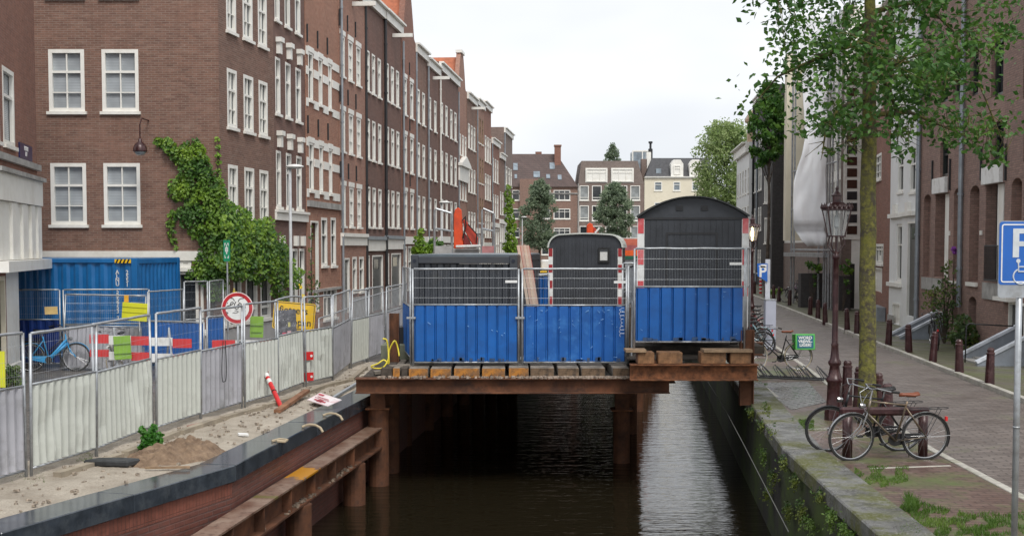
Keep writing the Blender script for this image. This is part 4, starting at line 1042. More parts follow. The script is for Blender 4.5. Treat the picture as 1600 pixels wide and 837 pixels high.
def fence(p0, p1, label, plate, group, zb=.1, zm=1.22, H=2.0, foot=0, topbend=None, wires=True, tag_px=None, base=0.0, pitch=.2, amp=.04, rot=None, dent=0, sagtop=0, plate_name='plate', leg=0.0, flat=.3):
    p0 = Vector(p0); p1 = Vector(p1); d = p1 - p0; Ln = Vector((d.x, d.y)).length
    t = thing('site_fence', label, 'fence', (p0.x, p0.y, base), atan2(d.y, d.x), group)
    if rot: t.rotation_euler = (rot[0], rot[1], atan2(d.y, d.x))
    r = .021; fr = MB()
    fr.tube([(r, 0, -leg), (r, 0, H - r), ], r, 8); fr.tube([(Ln - r, 0, -leg), (Ln - r, 0, H - r)], r, 8)
    tp = [(r * 2, 0, H - r)]
    for k in range(1, 8):
        u = k / 8; tp.append((r * 2 + (Ln - 4 * r) * u, 0, H - r + sagtop * sin(pi * u) + random.uniform(-.004, .004)))
    tp.append((Ln - r * 2, 0, H - r)); fr.tube(tp, r, 8)
    fr.tube([(2 * r, 0, zm), (Ln - 2 * r, 0, zm)], .017, 6); fr.tube([(2 * r, 0, zb), (Ln - 2 * r, 0, zb)], .019, 6)
    fr.build('frame', M_GALV, t, smooth=True)
    if plate:
        mb = corr(MB(), .05, Ln - .05, zb + .022, zm - .022, pitch, amp, amp / 2 + .0, flat=flat)
        if dent:
            rnd = random.Random(dent)
            cs = [(rnd.uniform(.2, Ln - .2), rnd.uniform(zb + .1, zm), rnd.uniform(.1, .3), rnd.uniform(-.05, .05)) for _ in range(6)]
            # refine vertically so the dents bend the sheet
            m2 = MB(); n = len(mb.v) // 2; rows = 9
            for j in range(rows):
                for i in range(n):
                    a = mb.v[i]; z = zb + .022 + (zm - zb - .044) * j / (rows - 1); y = a[1]; x = a[0]
                    for (cx, cz, cr, ca) in cs:
                        q = ((x - cx) ** 2 + (z - cz) ** 2) / cr ** 2
                        y += ca * math.exp(-q * 2)
                    m2.v.append((x, y, z))
            for j in range(rows - 1):
                for i in range(n - 1): a = j * n + i; m2.f.append((a, a + 1, a + n + 1, a + n))
            mb = m2
        mb.build(plate_name, plate, t)
    if wires:
        wm = MB(); x = .08; wr = .0013
        while x < Ln - .06:
            wm.tube([(x, -.004, zm), (x, -.004, H - 2 * r + (sagtop * sin(pi * x / Ln)))], wr, 3, cap=False); x += .052
        z = zm + .14
        while z < H - .05: wm.tube([(.03, .002, z), (Ln - .03, .002, z)], wr * 1.3, 3, cap=False); z += .2
        wm.build('wire_mesh', M_GALV, t)
    if tag_px is not None:
        MB().b2(tag_px - .12, tag_px + .12, -.016, -.006, 1.66, 1.71).build('name_tag', M_BWHITE, t)
    return t

random.seed(31)
XB = lambda px, y: AT(px, HOR, y).x
FBG = 'blue and grey mesh fence panels on the platform'
f1 = fence((XB(643, 25.7), 25.7), (XB(812, 25.7), 25.7), 'bright blue fence panel with a wire top in front of the black container', M_PBLUE, FBG, base=.70, H=1.96, zb=.06, tag_px=2.0, leg=.02, pitch=.215, flat=.1)
f2 = fence((XB(814.5, 25.7), 25.7), (XB(981, 25.7), 25.7), 'scratched blue fence panel with a chalky scribble, in front of the small rounded cabin', M_PBLUEW, FBG, base=.69, H=1.97, zb=.07, tag_px=1.98, leg=.02, pitch=.215, flat=.1)
f3 = fence((XB(990, 24.8), 24.8), (XB(1166, 24.8), 24.8), 'raised blue fence panel in front of the round-roofed cabin', M_PBLUE, FBG, base=1.07, H=2.0, zb=.17, zm=1.24, tag_px=1.98, leg=.0, pitch=.23, amp=.05, flat=.1)
fence((XB(629.5, 27.9), 27.9), (XB(641, 25.75), 25.75), 'blue fence panel turned sideways at the left end of the platform', M_PBLUE, FBG, base=.66, zb=.2)
fence((XB(1166.5, 24.85), 24.85), (XB(1172, 27), 27), 'fence panel turned sideways at the right end of the platform', None, FBG, base=1.07, wires=True)
fence((XB(982, 25.9), 25.9), (XB(990, 27.9), 27.9), 'narrow side-on wire panel between the scratched and the raised blue panels', None, FBG, base=.69)
fence((XB(829, 32), 32), (XB(859, 32), 32), 'small blue fence plate seen between the leaning boards and the small cabin', M_PBLUE, FBG, base=.66, H=1.75, zm=1.7, zb=.3)
fence((XB(972, 34), 34), (XB(997, 34), 34), 'wire panel in the gap between the two cabins', None, FBG, base=.66, H=2.0)
# scuffs and scribble on the blue plates
M_SCR = solid('scuff_pale', (.22, .42, .72), .6)
rnd = random.Random(5); mb = MB()
for i in range(30):
    x = rnd.uniform(.1, 2.0); z = rnd.uniform(.15, 1.15) if i % 2 else rnd.uniform(.8, 1.18); a = rnd.uniform(-.8, .8); l = rnd.uniform(.02, .08)
    mb.tube([(x, -.047, z), (x + l * cos(a), -.047, z + l * sin(a))], [.002, .006 * rnd.random() + .003], 4)
mb.build('scratches', M_SCR, f2)
mb = MB(); pts = []
for i in range(90):
    u = i / 89; z = 1.16 - u * .55; r_ = .035 + .02 * sin(u * 9)
    pts.append((2.02 + r_ * cos(u * 48), -.05, z + .02 * sin(u * 48)))
mb.tube(pts, .004, 4); mb.build('scribble', solid('chalk_white', (.7, .75, .85), .7), f2)
mb = MB()
for x, z in ((.35, .85), (1.12, .8), (1.7, .7), (1.8, .62), (1.85, .66), (1.6, .72), (.32, .87)): mb.tube([(x, -.047, z), (x + .03, -.047, z - .02)], .006, 4)
mb.build('scratches', M_SCR, f1)
rnd = random.Random(15); mb = MB()
for i in range(12):
    x = rnd.uniform(.1, 2.0); z = rnd.uniform(.3, 1.15); a = rnd.uniform(-.8, .8); l = rnd.uniform(.02, .05)
    mb.tube([(x, -.052, z), (x + l * cos(a), -.052, z + l * sin(a))], [.002, .004], 4)
mb.build('scratches', M_SCR, f3)
for ff, zb_ in ((f1, .085), (f2, .095), (f3, .195)):
    mb = MB(); rnd = random.Random(int(zb_ * 1000))
    for i in range(16):
        x = rnd.uniform(.08, 2.0); w_ = rnd.uniform(.02, .12); mb.b2(x, x + w_, -.0465 if ff is not f3 else -.0535, -.0455 if ff is not f3 else -.0525, zb_ + .01, zb_ + rnd.uniform(.02, .09))
    mb.build('mud_splashes', solid('mud_blue', (.03, .07, .16), .8, dirt=(.12, .11, .10), dscale=9), ff)

# clamp rings between panels
for px, z in ((812.5, 1.66), (642, 1.66)):
    p = XB(px, 25.66); tag(MB().b2(-.09, .09, -.03, .03, -.02, .02).build('fence_clamp', M_GALV, None, (p, 25.66, z)), 'fence clamp joining the posts at the %s end of the black container' % ('right' if px > 700 else 'left'), 'clamp')

# ------------------------------------------------------------ black container on the platform
cx0 = XB(641.5, 26.4); cx1 = XB(809, 26.4); W_ = cx1 - cx0; CH = 2.25
t = thing('shipping_container', 'black corrugated steel container standing on the platform behind the blue panel', 'container', (cx0, 26.4, .66), -.1)
M_CBLK = solid('container_black', (.038, .043, .053), .45, var=.12, vs=1, dirt=(.055, .055, .055))
mb = MB(); D = 6.0
for x in (0, W_ - .16):
    for y in (0, D - .16): mb.b2(x, x + .16, y, y + .16, .0, CH)
mb.b2(.16, W_ - .16, .0, .1, CH - .17, CH - .03); mb.b2(.16, W_ - .16, .02, .12, 0, .14)
mb.b2(0, .1, .16, D - .16, CH - .15, CH - .002); mb.b2(W_ - .1, W_, .16, D - .16, CH - .15, CH - .002)
mb.build('frame', M_CBLK, t, bevel=.008)
mb = MB(); corr(mb, .16, W_ - .16, .14, CH - .18, .27, .045, .09); mb.build('end_wall', M_CBLK, t)
MB().b2(.02, .05, .16, D - .16, .1, CH - .15).b2(W_ - .05, W_ - .02, .16, D - .16, .1, CH - .15).build('side_walls', M_CBLK, t)
MB().b2(.02, W_ - .02, .02, D, CH - .03, CH + .012).build('roof', solid('container_roof', (.10, .125, .145), .4, var=.15, vs=2), t)
mb = MB()
for x in (.08, W_ - .08): mb.lathe([(.035, 0), (.035, .02)], 10, (0, 0, 0)) if 0 else mb.tube([(x, -.012, CH - .12), (x, .0, CH - .12)], .038, 10)
mb.build('corner_castings', solid('casting_hole', (.01, .014, .03), .4), t)

# boards leaning beside the container
for i, (ta, tb) in enumerate(((809.5, 829), (814.5, 834.5), (819.5, 839), (824, 843))):
    y = 26.9 + i * .03; a = AT(ta, 383, y); b_ = AT(tb, 500, y); dv = b_ - a
    t = tag(MB().b2(-.03, .03, 0, .03, -dv.length - .35, 0).build('striped_board', solid('board_%d' % (i % 2), [(.62, .50, .40), (.55, .40, .33)][i % 2], .7, var=.1, vs=2, dirt=(.45, .2, .13), dscale=3), None, (a.x, y, a.z), (0, -atan2(dv.x, -dv.z), 0)), 'pale board leaning right of the black container, %s from the left' % ORD[i], 'board', 'boards leaning beside the black container')
    if i in (0, 3): 
        dvl = dv.length; q = MB().b2(.0305, .04, -.002, .032, -dvl * (.5 if i == 3 else .4) , -.02).build('red_edge', solid('edge_red', (.42, .06, .05), .6), t)

# ------------------------------------------------------------ site cabins
def cabin(label, px0, px1, y, zbase, Hw, rise, depth, corner_r, roofmat, over, stripes, name='site_cabin'):
    xa = XB(px0, y); xb = XB(px1, y); W_ = xb - xa; c = W_ / 2
    t = thing(name, label, 'site cabin', (xa, y, zbase), -.11)
    def prof(e):      # roof outline from left eave to right eave
        pts = []
        if corner_r:
            R = corner_r + e; h = Hw + rise + e
            for k in range(7): a_ = pi - k * pi / 12; pts.append((corner_r + R * cos(a_), h - R + R * sin(a_)))
            for k in range(1, 8): u = k / 8; pts.append((corner_r + (W_ - 2 * corner_r) * u, h + .03 * sin(pi * u)))
            for k in range(7): a_ = pi / 2 - k * pi / 12; pts.append((W_ - corner_r + R * cos(a_), h - R + R * sin(a_)))
        else:
            for k in range(17): u = k / 16; x = -e * .8 + (W_ + 1.6 * e) * u; pts.append((x, Hw + rise * (1 - (2 * u - 1) ** 2) + e * .6))
        return pts
    pr = prof(0); body = [(0, .35)] + [(max(0, min(W_, p[0])), p[1]) for p in pr] + [(W_, .35)]
    MB().prism(body, 0, depth, 'y').build('body', M_BLACKW, t)
    o = prof(.055); i_ = prof(.0)
    mb = MB(); N = len(o)
    for yy in (-over, depth + over): mb.v += [(p[0], yy, p[1]) for p in o] + [(p[0], yy, p[1] + .012) for p in i_]
    for k in range(N - 1):
        mb.f += [(k, k + 1, 2 * N + k + 1, 2 * N + k), (N + k, 3 * N + k, 3 * N + k + 1, N + k + 1), (k, N + k, N + k + 1, k + 1), (2 * N + k, 2 * N + k + 1, 3 * N + k + 1, 3 * N + k)]
    mb.f += [(0, 2 * N, 3 * N, N), (N - 1, 2 * N - 1, 4 * N - 1, 3 * N - 1)]
    mb.build('roof', roofmat, t, smooth=False)
    # boarding grooves
    mb = MB(); x = .12
    while x < W_ - .1:
        z1 = Hw - .05 if not corner_r else Hw + rise - .1
        mb.b2(x, x + .112, -.012, -.001, .38, z1 - (.25 if corner_r and (x < .3 or x > W_ - .45) else 0)); x += .12
    mb.build('boarding', M_BLACKW, t)
    # striped corner strips
    for sx in (0, 1):
        base = MB(); x0_ = -.02 if sx == 0 else W_ - .12; top = Hw - .02 if not corner_r else Hw + rise - corner_r - .02
        st = MB().b2(x0_, x0_ + .14, -.03, -.013, .4, top).build('corner_strip', M_BWHITE, t)
        z = top - stripes[1]
        while z > .5: MB().b2(x0_ + .012, x0_ + .128, -.036, -.0305, z, z + stripes[1]).build('red_band', solid('band_red_%d' % int(stripes[2] * 10), (.35, .02, .025) if stripes[2] < .5 else (.68, .09, .10), .5, dirt=(.6, .3, .3) if stripes[2] > .5 else None), st); z -= stripes[0]
    mb = MB()
    for y_ in (.6, depth - .7):
        for x_ in (.15, W_ - .3): mb.tube([(x_, y_, .3), (x_ + .15, y_, .3)], .3, 16)
    mb.build('wheels', M_TYRE, t)
    return t, W_
tc_, W_ = cabin('small black boarded cabin with a pale rounded roof and one curtained window', 858, 971, 40, .62, 2.2, .6, 5, .38, solid('roof_pale', (.50, .52, .48), .5, var=.06), .08, (.50, .25, .2))
def lx(px, y, x0): return XB(px, y) - x0
x0 = tc_.location.x; zz = lambda py, y, zb: AT(0, py, y).z - zb
fr = MB(); a, b_ = lx(934.5, 40, x0), lx(952, 40, x0); zt, zb_ = zz(387, 40, .62), zz(410, 40, .62)
fr.b2(a, b_, -.06, -.013, zt - .05, zt).b2(a, b_, -.07, -.013, zb_, zb_ + .06).b2(a, a + .05, -.06, -.013, zb_ + .06, zt - .05).b2(b_ - .05, b_, -.06, -.013, zb_ + .06, zt - .05)
fo = fr.build('window', M_BLACK, tc_); MB().b2(a + .05, b_ - .05, -.03, -.0125, zb_ + .06, zt - .05).build('pane', M_GLASS, fo)
MB().b2(a + .06, b_ - .06, -.036, -.0305, zb_ + .07, zt - .13).build('curtain', solid('lace', (.62, .62, .60), .8, var=.15, vs=30), fo)
tc2, W2 = cabin('large black cabin with an arched black roof and red and white corner strips', 997.5, 1166, 26.0, 1.07, 2.60, .40, 5.5, 0, solid('roof_black', (.03, .033, .034), .55), .12, (.63, .30, .8))
mb = MB(); mb.b2(.05, W2 - .05, -.03, -.0125, 2.56, 2.6); mb.b2(.55, .59, -.024, -.0125, 1.2, 2.3).b2(1.55, 1.59, -.024, -.0125, 1.2, 2.3).b2(.59, 1.55, -.024, -.0125, 2.26, 2.3).build('panel_seams', M_IRON, tc2)
for x in (.75, 1.25):
    mb = MB().b2(x, x + .14, -.018, -.0125, 2.74, 2.84)
    for k in range(4): mb.b2(x, x + .14, -.024, -.0185, 2.75 + k * .024, 2.762 + k * .024)
    mb.build('vent_grille', M_IRON, tc2)
mb = MB(); mb.tube([(.65, -.06, .45), (.65, -.06, .75), (1.6, -.06, .75), (1.6, -.06, .45)], .015, 5); mb.build('drawbar', M_IRON, tc2)

# ------------------------------------------------------------ crane arm and working platform rails behind the container
YK = 50
t = thing('lorry_crane', 'orange folded knuckle-boom crane rising behind the black container', 'crane')
def kp(px, py, y=YK): return AT(px, py, y)
mb = MB()
def slab(pts, y0, y1, mat, name, parent):
    m_ = MB(); P = [AT(px, py, y0) for px, py in pts]; poly = [(p.x, p.z) for p in P]; m_.prism(poly, y0, y1, 'y'); return m_.build(name, mat, parent, bevel=.02)
slab([(709, 388), (709, 336), (711, 327), (716, 324), (721, 328), (722, 340), (724, 388)], YK, YK + .35, M_ORNG, 'main_boom', t)
slab([(723, 344), (727, 343), (743, 364), (747, 372), (745, 386), (740, 386), (726, 360)], YK + .1, YK + .4, solid('crane_orange_dark', (.48, .055, .03), .4), 'folded_arm', t)
slab([(724, 360), (739, 386), (724, 388)], YK + .15, YK + .35, solid('crane_maroon', (.2, .02, .02), .5), 'ram_housing', t)
MB().tube([kp(722, 345, YK - .05), kp(727, 338, YK - .05), kp(728, 352, YK - .05), kp(723, 372, YK - .05)], .03, 6).tube([kp(731, 350, YK - .05), kp(745, 366, YK - .05), kp(744, 380, YK - .05)], .025, 6).build('hydraulic_hoses', M_BLACK, t)
slab([(705, 388), (748, 388), (748, 420), (705, 420)], YK, YK + 1, solid('crane_base', (.35, .34, .33), .5), 'base', t)
slab([(712, 383), (752, 382), (752, 386), (712, 387)], YK - .3, YK - .1, M_BWHITE, 'white_ram', t)
for (a, b_, lab, pc) in ((679, 706, 'left grey guard rail with a grey toe board behind the container', (.42, .41, .40)), (753, 772, 'right grey guard rail with a faded red toe board behind the container', (.45, .2, .2))):
    t = thing('guard_rail', lab, 'guard rail', group='guard rails of the lorry crane')
    y = YK - 1; mb = MB(); P = lambda px, py: AT(px, py, y)
    mb.tube([P(a, 396), P(a, 328), P(a + 2, 326), P(b_ - 1, 333), P(b_, 336), P(b_, 396)], .045, 8); mb.tube([P(a, 357), P(b_, 361)], .04, 6); mb.build('rails', M_GALV, t)
    q = AT((a + b_) / 2, 390, y); w2 = AT(b_, 0, y).x - AT(a, 0, y).x; MB().box((q.x, y - .02, q.z), (w2, .05, .28)).build('toe_board', solid('toe_%d' % a, pc, .6), t)
t = thing('excavator_arm', 'small orange machine arm just above the roof of the rounded cabin', 'crane')
slab([(917, 366), (917, 352), (921, 348), (926, 350), (928, 366)], 60, 60.4, M_ORNG, 'boom', t)
slab([(925, 352), (934, 360), (936, 366), (929, 366)], 60.05, 60.3, solid('crane_orange_dark', (.5, .06, .03), .4), 'stick', t)
MB().tube([AT(930, 364, 59.8), AT(937, 356, 59.8)], .05, 6).build('ram', M_BWHITE, t)
# banded lorry body
t = thing('lorry', 'lorry body banded red, orange and green between the two cabins', 'lorry', (XB(968, 62), 62, 0))
for (ya, yb_, col) in ((373, 383, (.62, .16, .10)), (383, 391, (.42, .12, .12)), (391, 399.5, (.80, .12, .02)), (399.5, 405, (.02, .12, .07)), (371.5, 373, (.6, .6, .58))):
    z1 = AT(980, ya, 62).z; z0 = AT(980, yb_, 62).z; MB().b2(0, 1.4, 0, 5, z0 + .001, z1).build('body_band', solid('band_%d' % ya, col, .4), t)
MB().b2(.0, 1.4, .1, 5, 1.0, AT(980, 405, 62).z).build('cargo_bed', M_GALV, t)
# tracked machine between boards and cabin
t = thing('site_machine', 'grey machine with a yellow-trimmed engine cover behind the leaning boards', 'machine', (XB(833, 55), 55, .6))
S = 55 / 2000; w_ = 24 * S
MB().b2(.1, w_, 0, 2, .1, .75).build('chassis', M_IRON, t); MB().prism([(.05, .75), (w_, .75), (w_ - .03, 1.35), (.2, 1.35), (.05, 1.1)], .0, 1.5, 'y').build('engine_cover', solid('machine_grey', (.33, .33, .31), .5), t, bevel=.04)
mb = MB()
for k in range(7): mb.b2(.1, w_ - .05, -.03, -.002, .8 + k * .07, .83 + k * .07)
mb.build('grille', M_IRON, t); MB().b2(.05, w_ * .9, -.02, .3, 1.36, 1.42).build('trim', M_YSIGN, t); MB().b2(.35, w_ + .05, .3, 1.2, 1.43, 1.9).build('cab', M_BWHITE, t, bevel=.05)

# items by the left end of the platform
q = G(598, 578, .3)
t = tag(MB().b2(0, 1.05, 0, .8, 0, .95).build('concrete_block', solid('concrete_mossy', (.20, .21, .15), .85, var=.2, vs=3, dirt=(.13, .14, .08), bmp=.4), None, (XB(594, 27.2), 27.2, .05), bevel=.02), 'grey-green concrete block behind the yellow hose', 'block')
mb = ibeam(MB(), 1.5, .2, .18); 
t = tag(mb.build('steel_post', M_RUST, None, (XB(608, 26.6), 26.6, .2), (0, -pi / 2, 0)), 'upright rusty steel post beside the yellow hose', 'post')
t = tag(MB().b2(0, 1.0, 0, .7, .0, .35).b2(.3, 1.0, 0, .7, .35, .6).build('crate', M_IRON, None, (XB(611, 27.5), 27.5, 1.0)), 'black crate on the mossy concrete block', 'crate')
for i, (a, rz) in enumerate(((585, .25), (600, .45), (612, .4))):
    tag(MB().b2(0, .9, 0, .25, 0, .06).build('plank', M_TIMBG, None, (XB(a, 25.8 - i * .1), 25.8 - i * .1, .5 + i * .065), (0, -.05, rz)), '%s weathered plank at the left end of the platform' % ['lowest', 'middle', 'topmost'][i], 'plank', 'weathered planks by the yellow hose')
mb = MB(); yy = 25.5; pts = [(598, 529), (604, 531), (606.5, 545), (607.5, 560), (607, 568), (600, 562), (590, 568), (580, 572), (586, 575), (598, 574), (606, 563), (608, 548), (614, 535), (618, 533), (622, 545), (624, 558)]
P = [AT(a, b_, yy + .02 * (i % 3)) for i, (a, b_) in enumerate(pts)]
# smooth the hose
Q = []
for i in range(len(P) - 1):
    p0 = P[max(i - 1, 0)]; p1 = P[i]; p2 = P[i + 1]; p3 = P[min(i + 2, len(P) - 1)]
    for k in range(5):
        u = k / 5; Q.append(.5 * ((2 * p1) + (p2 - p0) * u + (2 * p0 - 5 * p1 + 4 * p2 - p3) * u * u + (3 * p1 - p0 - 3 * p2 + p3) * u ** 3))
mb.tube(Q, .016, 6); tag(mb.build('hose', solid('hose_yellow', (.75, .62, .05), .4), smooth=True), 'bright yellow hose looped over the rusty post', 'hose')
# paving slabs stacked on the deck
for i in range(5):
    x = XB(812 + i * 28, 27.4)
    t = tag(MB().b2(0, .34, 0, .6, 0, .09 + .03 * (i % 2)).build('slab_stack', M_STONE if i else M_ZINC, None, (x, 26.6, .66), (0, 0, .04 * i), bevel=.01), 'low stack of grey slabs under the scratched blue panel, %s from the left' % ORD[i], 'slabs', 'grey slabs lying on the platform')
# leaning rod and bits between panels
t = tag(MB().tube([AT(986.5, 560, 26.1), AT(988, 470, 26.3)], .022, 6).build('scaffold_tube', M_GALV), 'thin steel tube standing between the two blue panels', 'tube')
t = tag(MB().b2(0, .12, 0, .12, 0, .9).build('timber_post', M_TIMB, None, (XB(981, 27), 27, .9)), 'brown timber post standing between the two blue panels', 'post')

# ------------------------------------------------------------ left bank: long hoarding
random.seed(77)
FG = 'hoarding panels along the sand strip'
fl = ['nearest grey hoarding panel, cut by the left edge of the photo', 'creased off-white hoarding panel in front of the blue bicycle', 'off-white hoarding panel below the green and red boards', 'plain off-white hoarding panel behind the leafy weed',
      'grey hoarding panel below the board with the letter G, with a black cable loop', 'pale dented hoarding panel left of the leaning striped post', 'off-white hoarding panel behind the leaning striped post', 'off-white hoarding panel right of the two small red reflector boards',
      'short grey hoarding panel past the reflector boards', 'pale hoarding panel, second from the rusty post', 'grey hoarding panel just left of the rusty post', 'last grey hoarding panel behind the mossy concrete block']
mats = [M_PGREY, M_PWHITE, M_PWHITE, M_PWHITE, M_PGREY, M_PWHITE, M_PWHITE, M_PWHITE, M_PGREY, M_PWHITE, M_PGREY, M_PGREY]
FP = FB + [G(632, 543)]
panels = []
for i in range(len(FP) - 1):
    a = FP[i]; b_ = FP[i + 1]; d = (b_ - a); n_ = d.normalized()
    g = .008
    nx = Vector((n_.y, -n_.x, 0)) * (.04 if i % 2 else 0)
    top = {2: (.0), 6: .04}.get(i, 0)
    panels.append(fence(a + n_ * g + nx, b_ - n_ * g + nx, fl[i], mats[i], FG, base=.02, leg=.12 if i % 2 else .05, dent=i + 3 if i in (1, 2, 5, 6, 7) else 0, zb=.12 if i != 4 else .1, pitch=.175, amp=.075, flat=.17,
                        zm=1.22 + random.uniform(-.02, .03), H=1.98 + random.uniform(-.04, .04), rot=(random.uniform(-.02, .02), random.uniform(-.012, .012)), sagtop=top))
mb = MB(); pts = []
for k in range(30):
    u = k / 29; pts.append((.75 + .05 * sin(u * 2 * pi) + .08 * (u < .5), -.08, 1.35 - .75 * sin(u * pi)))
mb.tube(pts, .008, 5); mb.build('cable_loop', M_BLACK, panels[4])
# two reflector boards on the hoarding
for i, (py, lab) in enumerate(((556, 'upper small red reflector board fixed on the hoarding'), (588.5, 'lower small red reflector board fixed on the hoarding'))):
    y = 27.75; a = XB(473.5, y); b_ = XB(489, y); z0 = AT(0, py + 6.5, y).z; z1 = AT(0, py - 6.5, y).z
    o = tag(MB().b2(0, b_ - a, -.02, .0, z0, z1).build('reflector_board', M_REDW, None, (a, y, 0), (0, 0, .6)), lab, 'reflector board', 'red reflector boards on the hoarding')
    MB().tube([(b_ - a - .05, -.03, (z0 + z1) / 2), (b_ - a - .05, -.02, (z0 + z1) / 2)], .028, 12).build('reflector', M_BWHITE, o)
# concrete strip under the hoarding
# ------------------------------------------------------------ fences behind
G2 = 'fence panels around the container yard'
YB_ = 32.7
fence((XB(20, YB_), YB_), (XB(93, YB_), YB_), 'dark blue plated fence panel behind the bicycles', solid('plate_navy_blue', (.006, .03, .17), .45, dirt=(.01, .05, .25)), G2, H=2.0, zb=.1)
fence((XB(96, YB_), YB_), (XB(226, YB_), YB_ + .4), 'wire panel standing in front of the white lettering of the container', None, G2, H=2.0, zm=1.1)
t = fence((XB(93, 31.9), 31.9), (XB(222, 31.9), 31.9), 'grey plated panel leaning back in front of the blue container', M_PGREY, G2, H=1.92, zm=1.12, rot=(radians(-6), radians(1.2)), pitch=.22, amp=.06, zb=.05)
fence((XB(229, 32.7), 32.7), (XB(286, 34.5), 34.5), 'wire panel right of the container lettering', M_PBLUE, G2, H=1.95, zm=1.0)
fence((XB(286, 34.6), 34.6), (XB(324, 35.4), 35.4), 'wire panel in front of the pale blue curtain', None, G2, H=2.15, zm=1.1, plate_name='plate')
fence((XB(326, 35), 35), (XB(348, 37), 37), 'short wire panel left of the green assembly sign post', None, G2, H=2.15, zm=1.1)
fence((XB(215, 32), 32), (XB(318, 31.4), 31.4), 'blue plated fence panel behind the red and white barrier', M_PBLUE, G2, H=1.25, zm=1.22, zb=.38, wires=False, pitch=.12, amp=.02)
fence((XB(321, 31), 31), (XB(350, 31.6), 31.6), 'narrow blue plated panel left of the round sign', M_PBLUE, G2, H=1.4, zm=1.37, zb=.38, wires=False, pitch=.12, amp=.02)
fence((XB(497, 32), 32), (XB(548, 38), 38), 'wire panel on the street right of the yellow sign', None, G2, H=1.3, zm=.2)
fence((XB(549, 38.2), 38.2), (XB(628, 52), 52), 'far wire panel in front of the black doors', None, G2, H=1.45, zm=.2)
# plates hung on the wire
def plate(px0, px1, py0, py1, y, mat, name, label, cat, rz=0, tilt=0, th=.012, group=None, parent=None):
    a = AT(px0, py1, y); b_ = AT(px1, py0, y); w_ = b_.x - a.x; h_ = b_.z - a.z
    o = MB().b2(-w_ / 2, w_ / 2, -th, 0, -h_ / 2, h_ / 2).build(name, mat, parent, ((a.x + b_.x) / 2, y, (a.z + b_.z) / 2), (0, tilt, rz), bevel=.004)
    if label: tag(o, label, cat, group)
    return o, w_, h_
o, w_, h_ = plate(191, 230, 473, 501, 31.5, M_YGREEN, 'plastic_sheet', 'yellow-green plastic sheet hung on the leaning wire panel', 'plastic sheet', tilt=radians(4))
MB().b2(-w_ / 2 + .01, w_ / 2 - .01, -.02, -.0125, -.03, -.015).b2(-w_ / 2 + .01, w_ / 2 - .01, -.02, -.0125, .1, .115).build('crease', solid('olive_line', (.3, .3, .01), .6), o)
plate(70, 90, 479, 491, 32.4, solid('plate_cream', (.72, .52, .22), .5), 'warning_plate', 'small cream plate on the dark blue panel', 'plate', tilt=radians(-2))
plate(194, 201, 461, 472, 31.6, solid('plate_amber', (.75, .38, .03), .5), 'warning_plate', 'tiny amber plate above the yellow-green sheet', 'plate')
o, w_, h_ = plate(178.5, 204, 524.5, 561, 30.1, M_GREEN, 'plastic_sheet', 'folded green plastic sheet hung between the red barrier boards', 'plastic sheet', rz=.12, tilt=radians(-3))
MB().b2(-w_ / 2, w_ / 2, -.03, -.0125, h_ * .13, h_ * .16).b2(-w_ / 2, w_ / 2, -.03, -.0125, -h_ * .27, -h_ * .24).build('crease', solid('green_line', (.1, .2, .02), .6), o)
o, w_, h_ = plate(391, 411.5, 494, 527, 25.7, M_GREEN, 'plastic_sheet', 'green plastic sheet hanging between the round sign and the yellow sign', 'plastic sheet', tilt=radians(2))
MB().b2(-w_ / 2 + .01, w_ / 2 - .01, -.03, -.0125, h_ * .05, h_ * .08).b2(-w_ / 2 + .03, w_ / 2 - .03, -.03, -.0125, -h_ * .27, -h_ * .24).build('crease', solid('green_line', (.1, .2, .02), .6), o)
o, w_, h_ = plate(430.5, 463, 484, 534, 27.7, solid('board_stickered', (.10, .10, .115), .5, var=.35, vs=9, dirt=(.22, .23, .26), dscale=7), 'sticker_board', 'dark grey stickered board covering the left half of the yellow sign', 'board', tilt=radians(-1.5))
mb = MB(); rnd = random.Random(8)
for i in range(16):
    x = rnd.uniform(-w_ / 2 + .03, w_ / 2 - .03); z = rnd.uniform(-h_ / 2 + .03, h_ / 2 - .03); mb.b2(x, x + rnd.uniform(.01, .04), -.0165, -.0125, z, z + rnd.uniform(.01, .03))
mb.build('sticker_scraps', solid('scrap_pale', (.4, .4, .42), .7), o)
for (x, z, a, b_, col) in ((.05, .03, .05, .1, (.6, .55, .2)), (-.08, -.2, .09, .12, (.5, .05, .1)), (.03, -.14, .08, .07, (.62, .4, .42))): MB().b2(x, x + a, -.019, -.0125, z - b_ / 2, z + b_ / 2).build('sticker', solid('sticker_%d' % int(a * 100 + b_ * 1000), col, .6), o)

# barrier with red and white boards
y = 30.3
t = thing('barrier', 'red and white double-board barrier standing behind the hoarding and the white bicycle', 'barrier', (XB(138, y), y, 0))
def bx_(px, yy=y): return XB(px, yy) - t.location.x
bl = {}
for (a, b_, col, yt, yb2) in ((138, 168, 'r', 522, 536), (168, 203, 'w', 524, 538), (203, 234, 'r', 525, 539), (234, 268, 'w', 527, 540), (268, 298, 'r', 529, 543),
                            (138, 168, 'r', 546, 557), (168, 203, 'w', 549, 562), (203, 234, 'r', 550, 563), (234, 268, 'w', 552, 565), (268, 298, 'r', 553, 566)):
    z1 = AT(0, yt, y).z; z0 = AT(0, yb2, y).z
    MB().b2(bx_(a), bx_(b_) - .004, -.03, 0, z0, z1).build('board', M_REDW if col == 'r' else M_BWHITE, t)
for px in (176, 262): MB().tube([(bx_(px) - .15, .25, 0), (bx_(px), .02, 1.15), (bx_(px) + .15, -.2, 0)], .025, 6).build('stand', M_GALV, t)
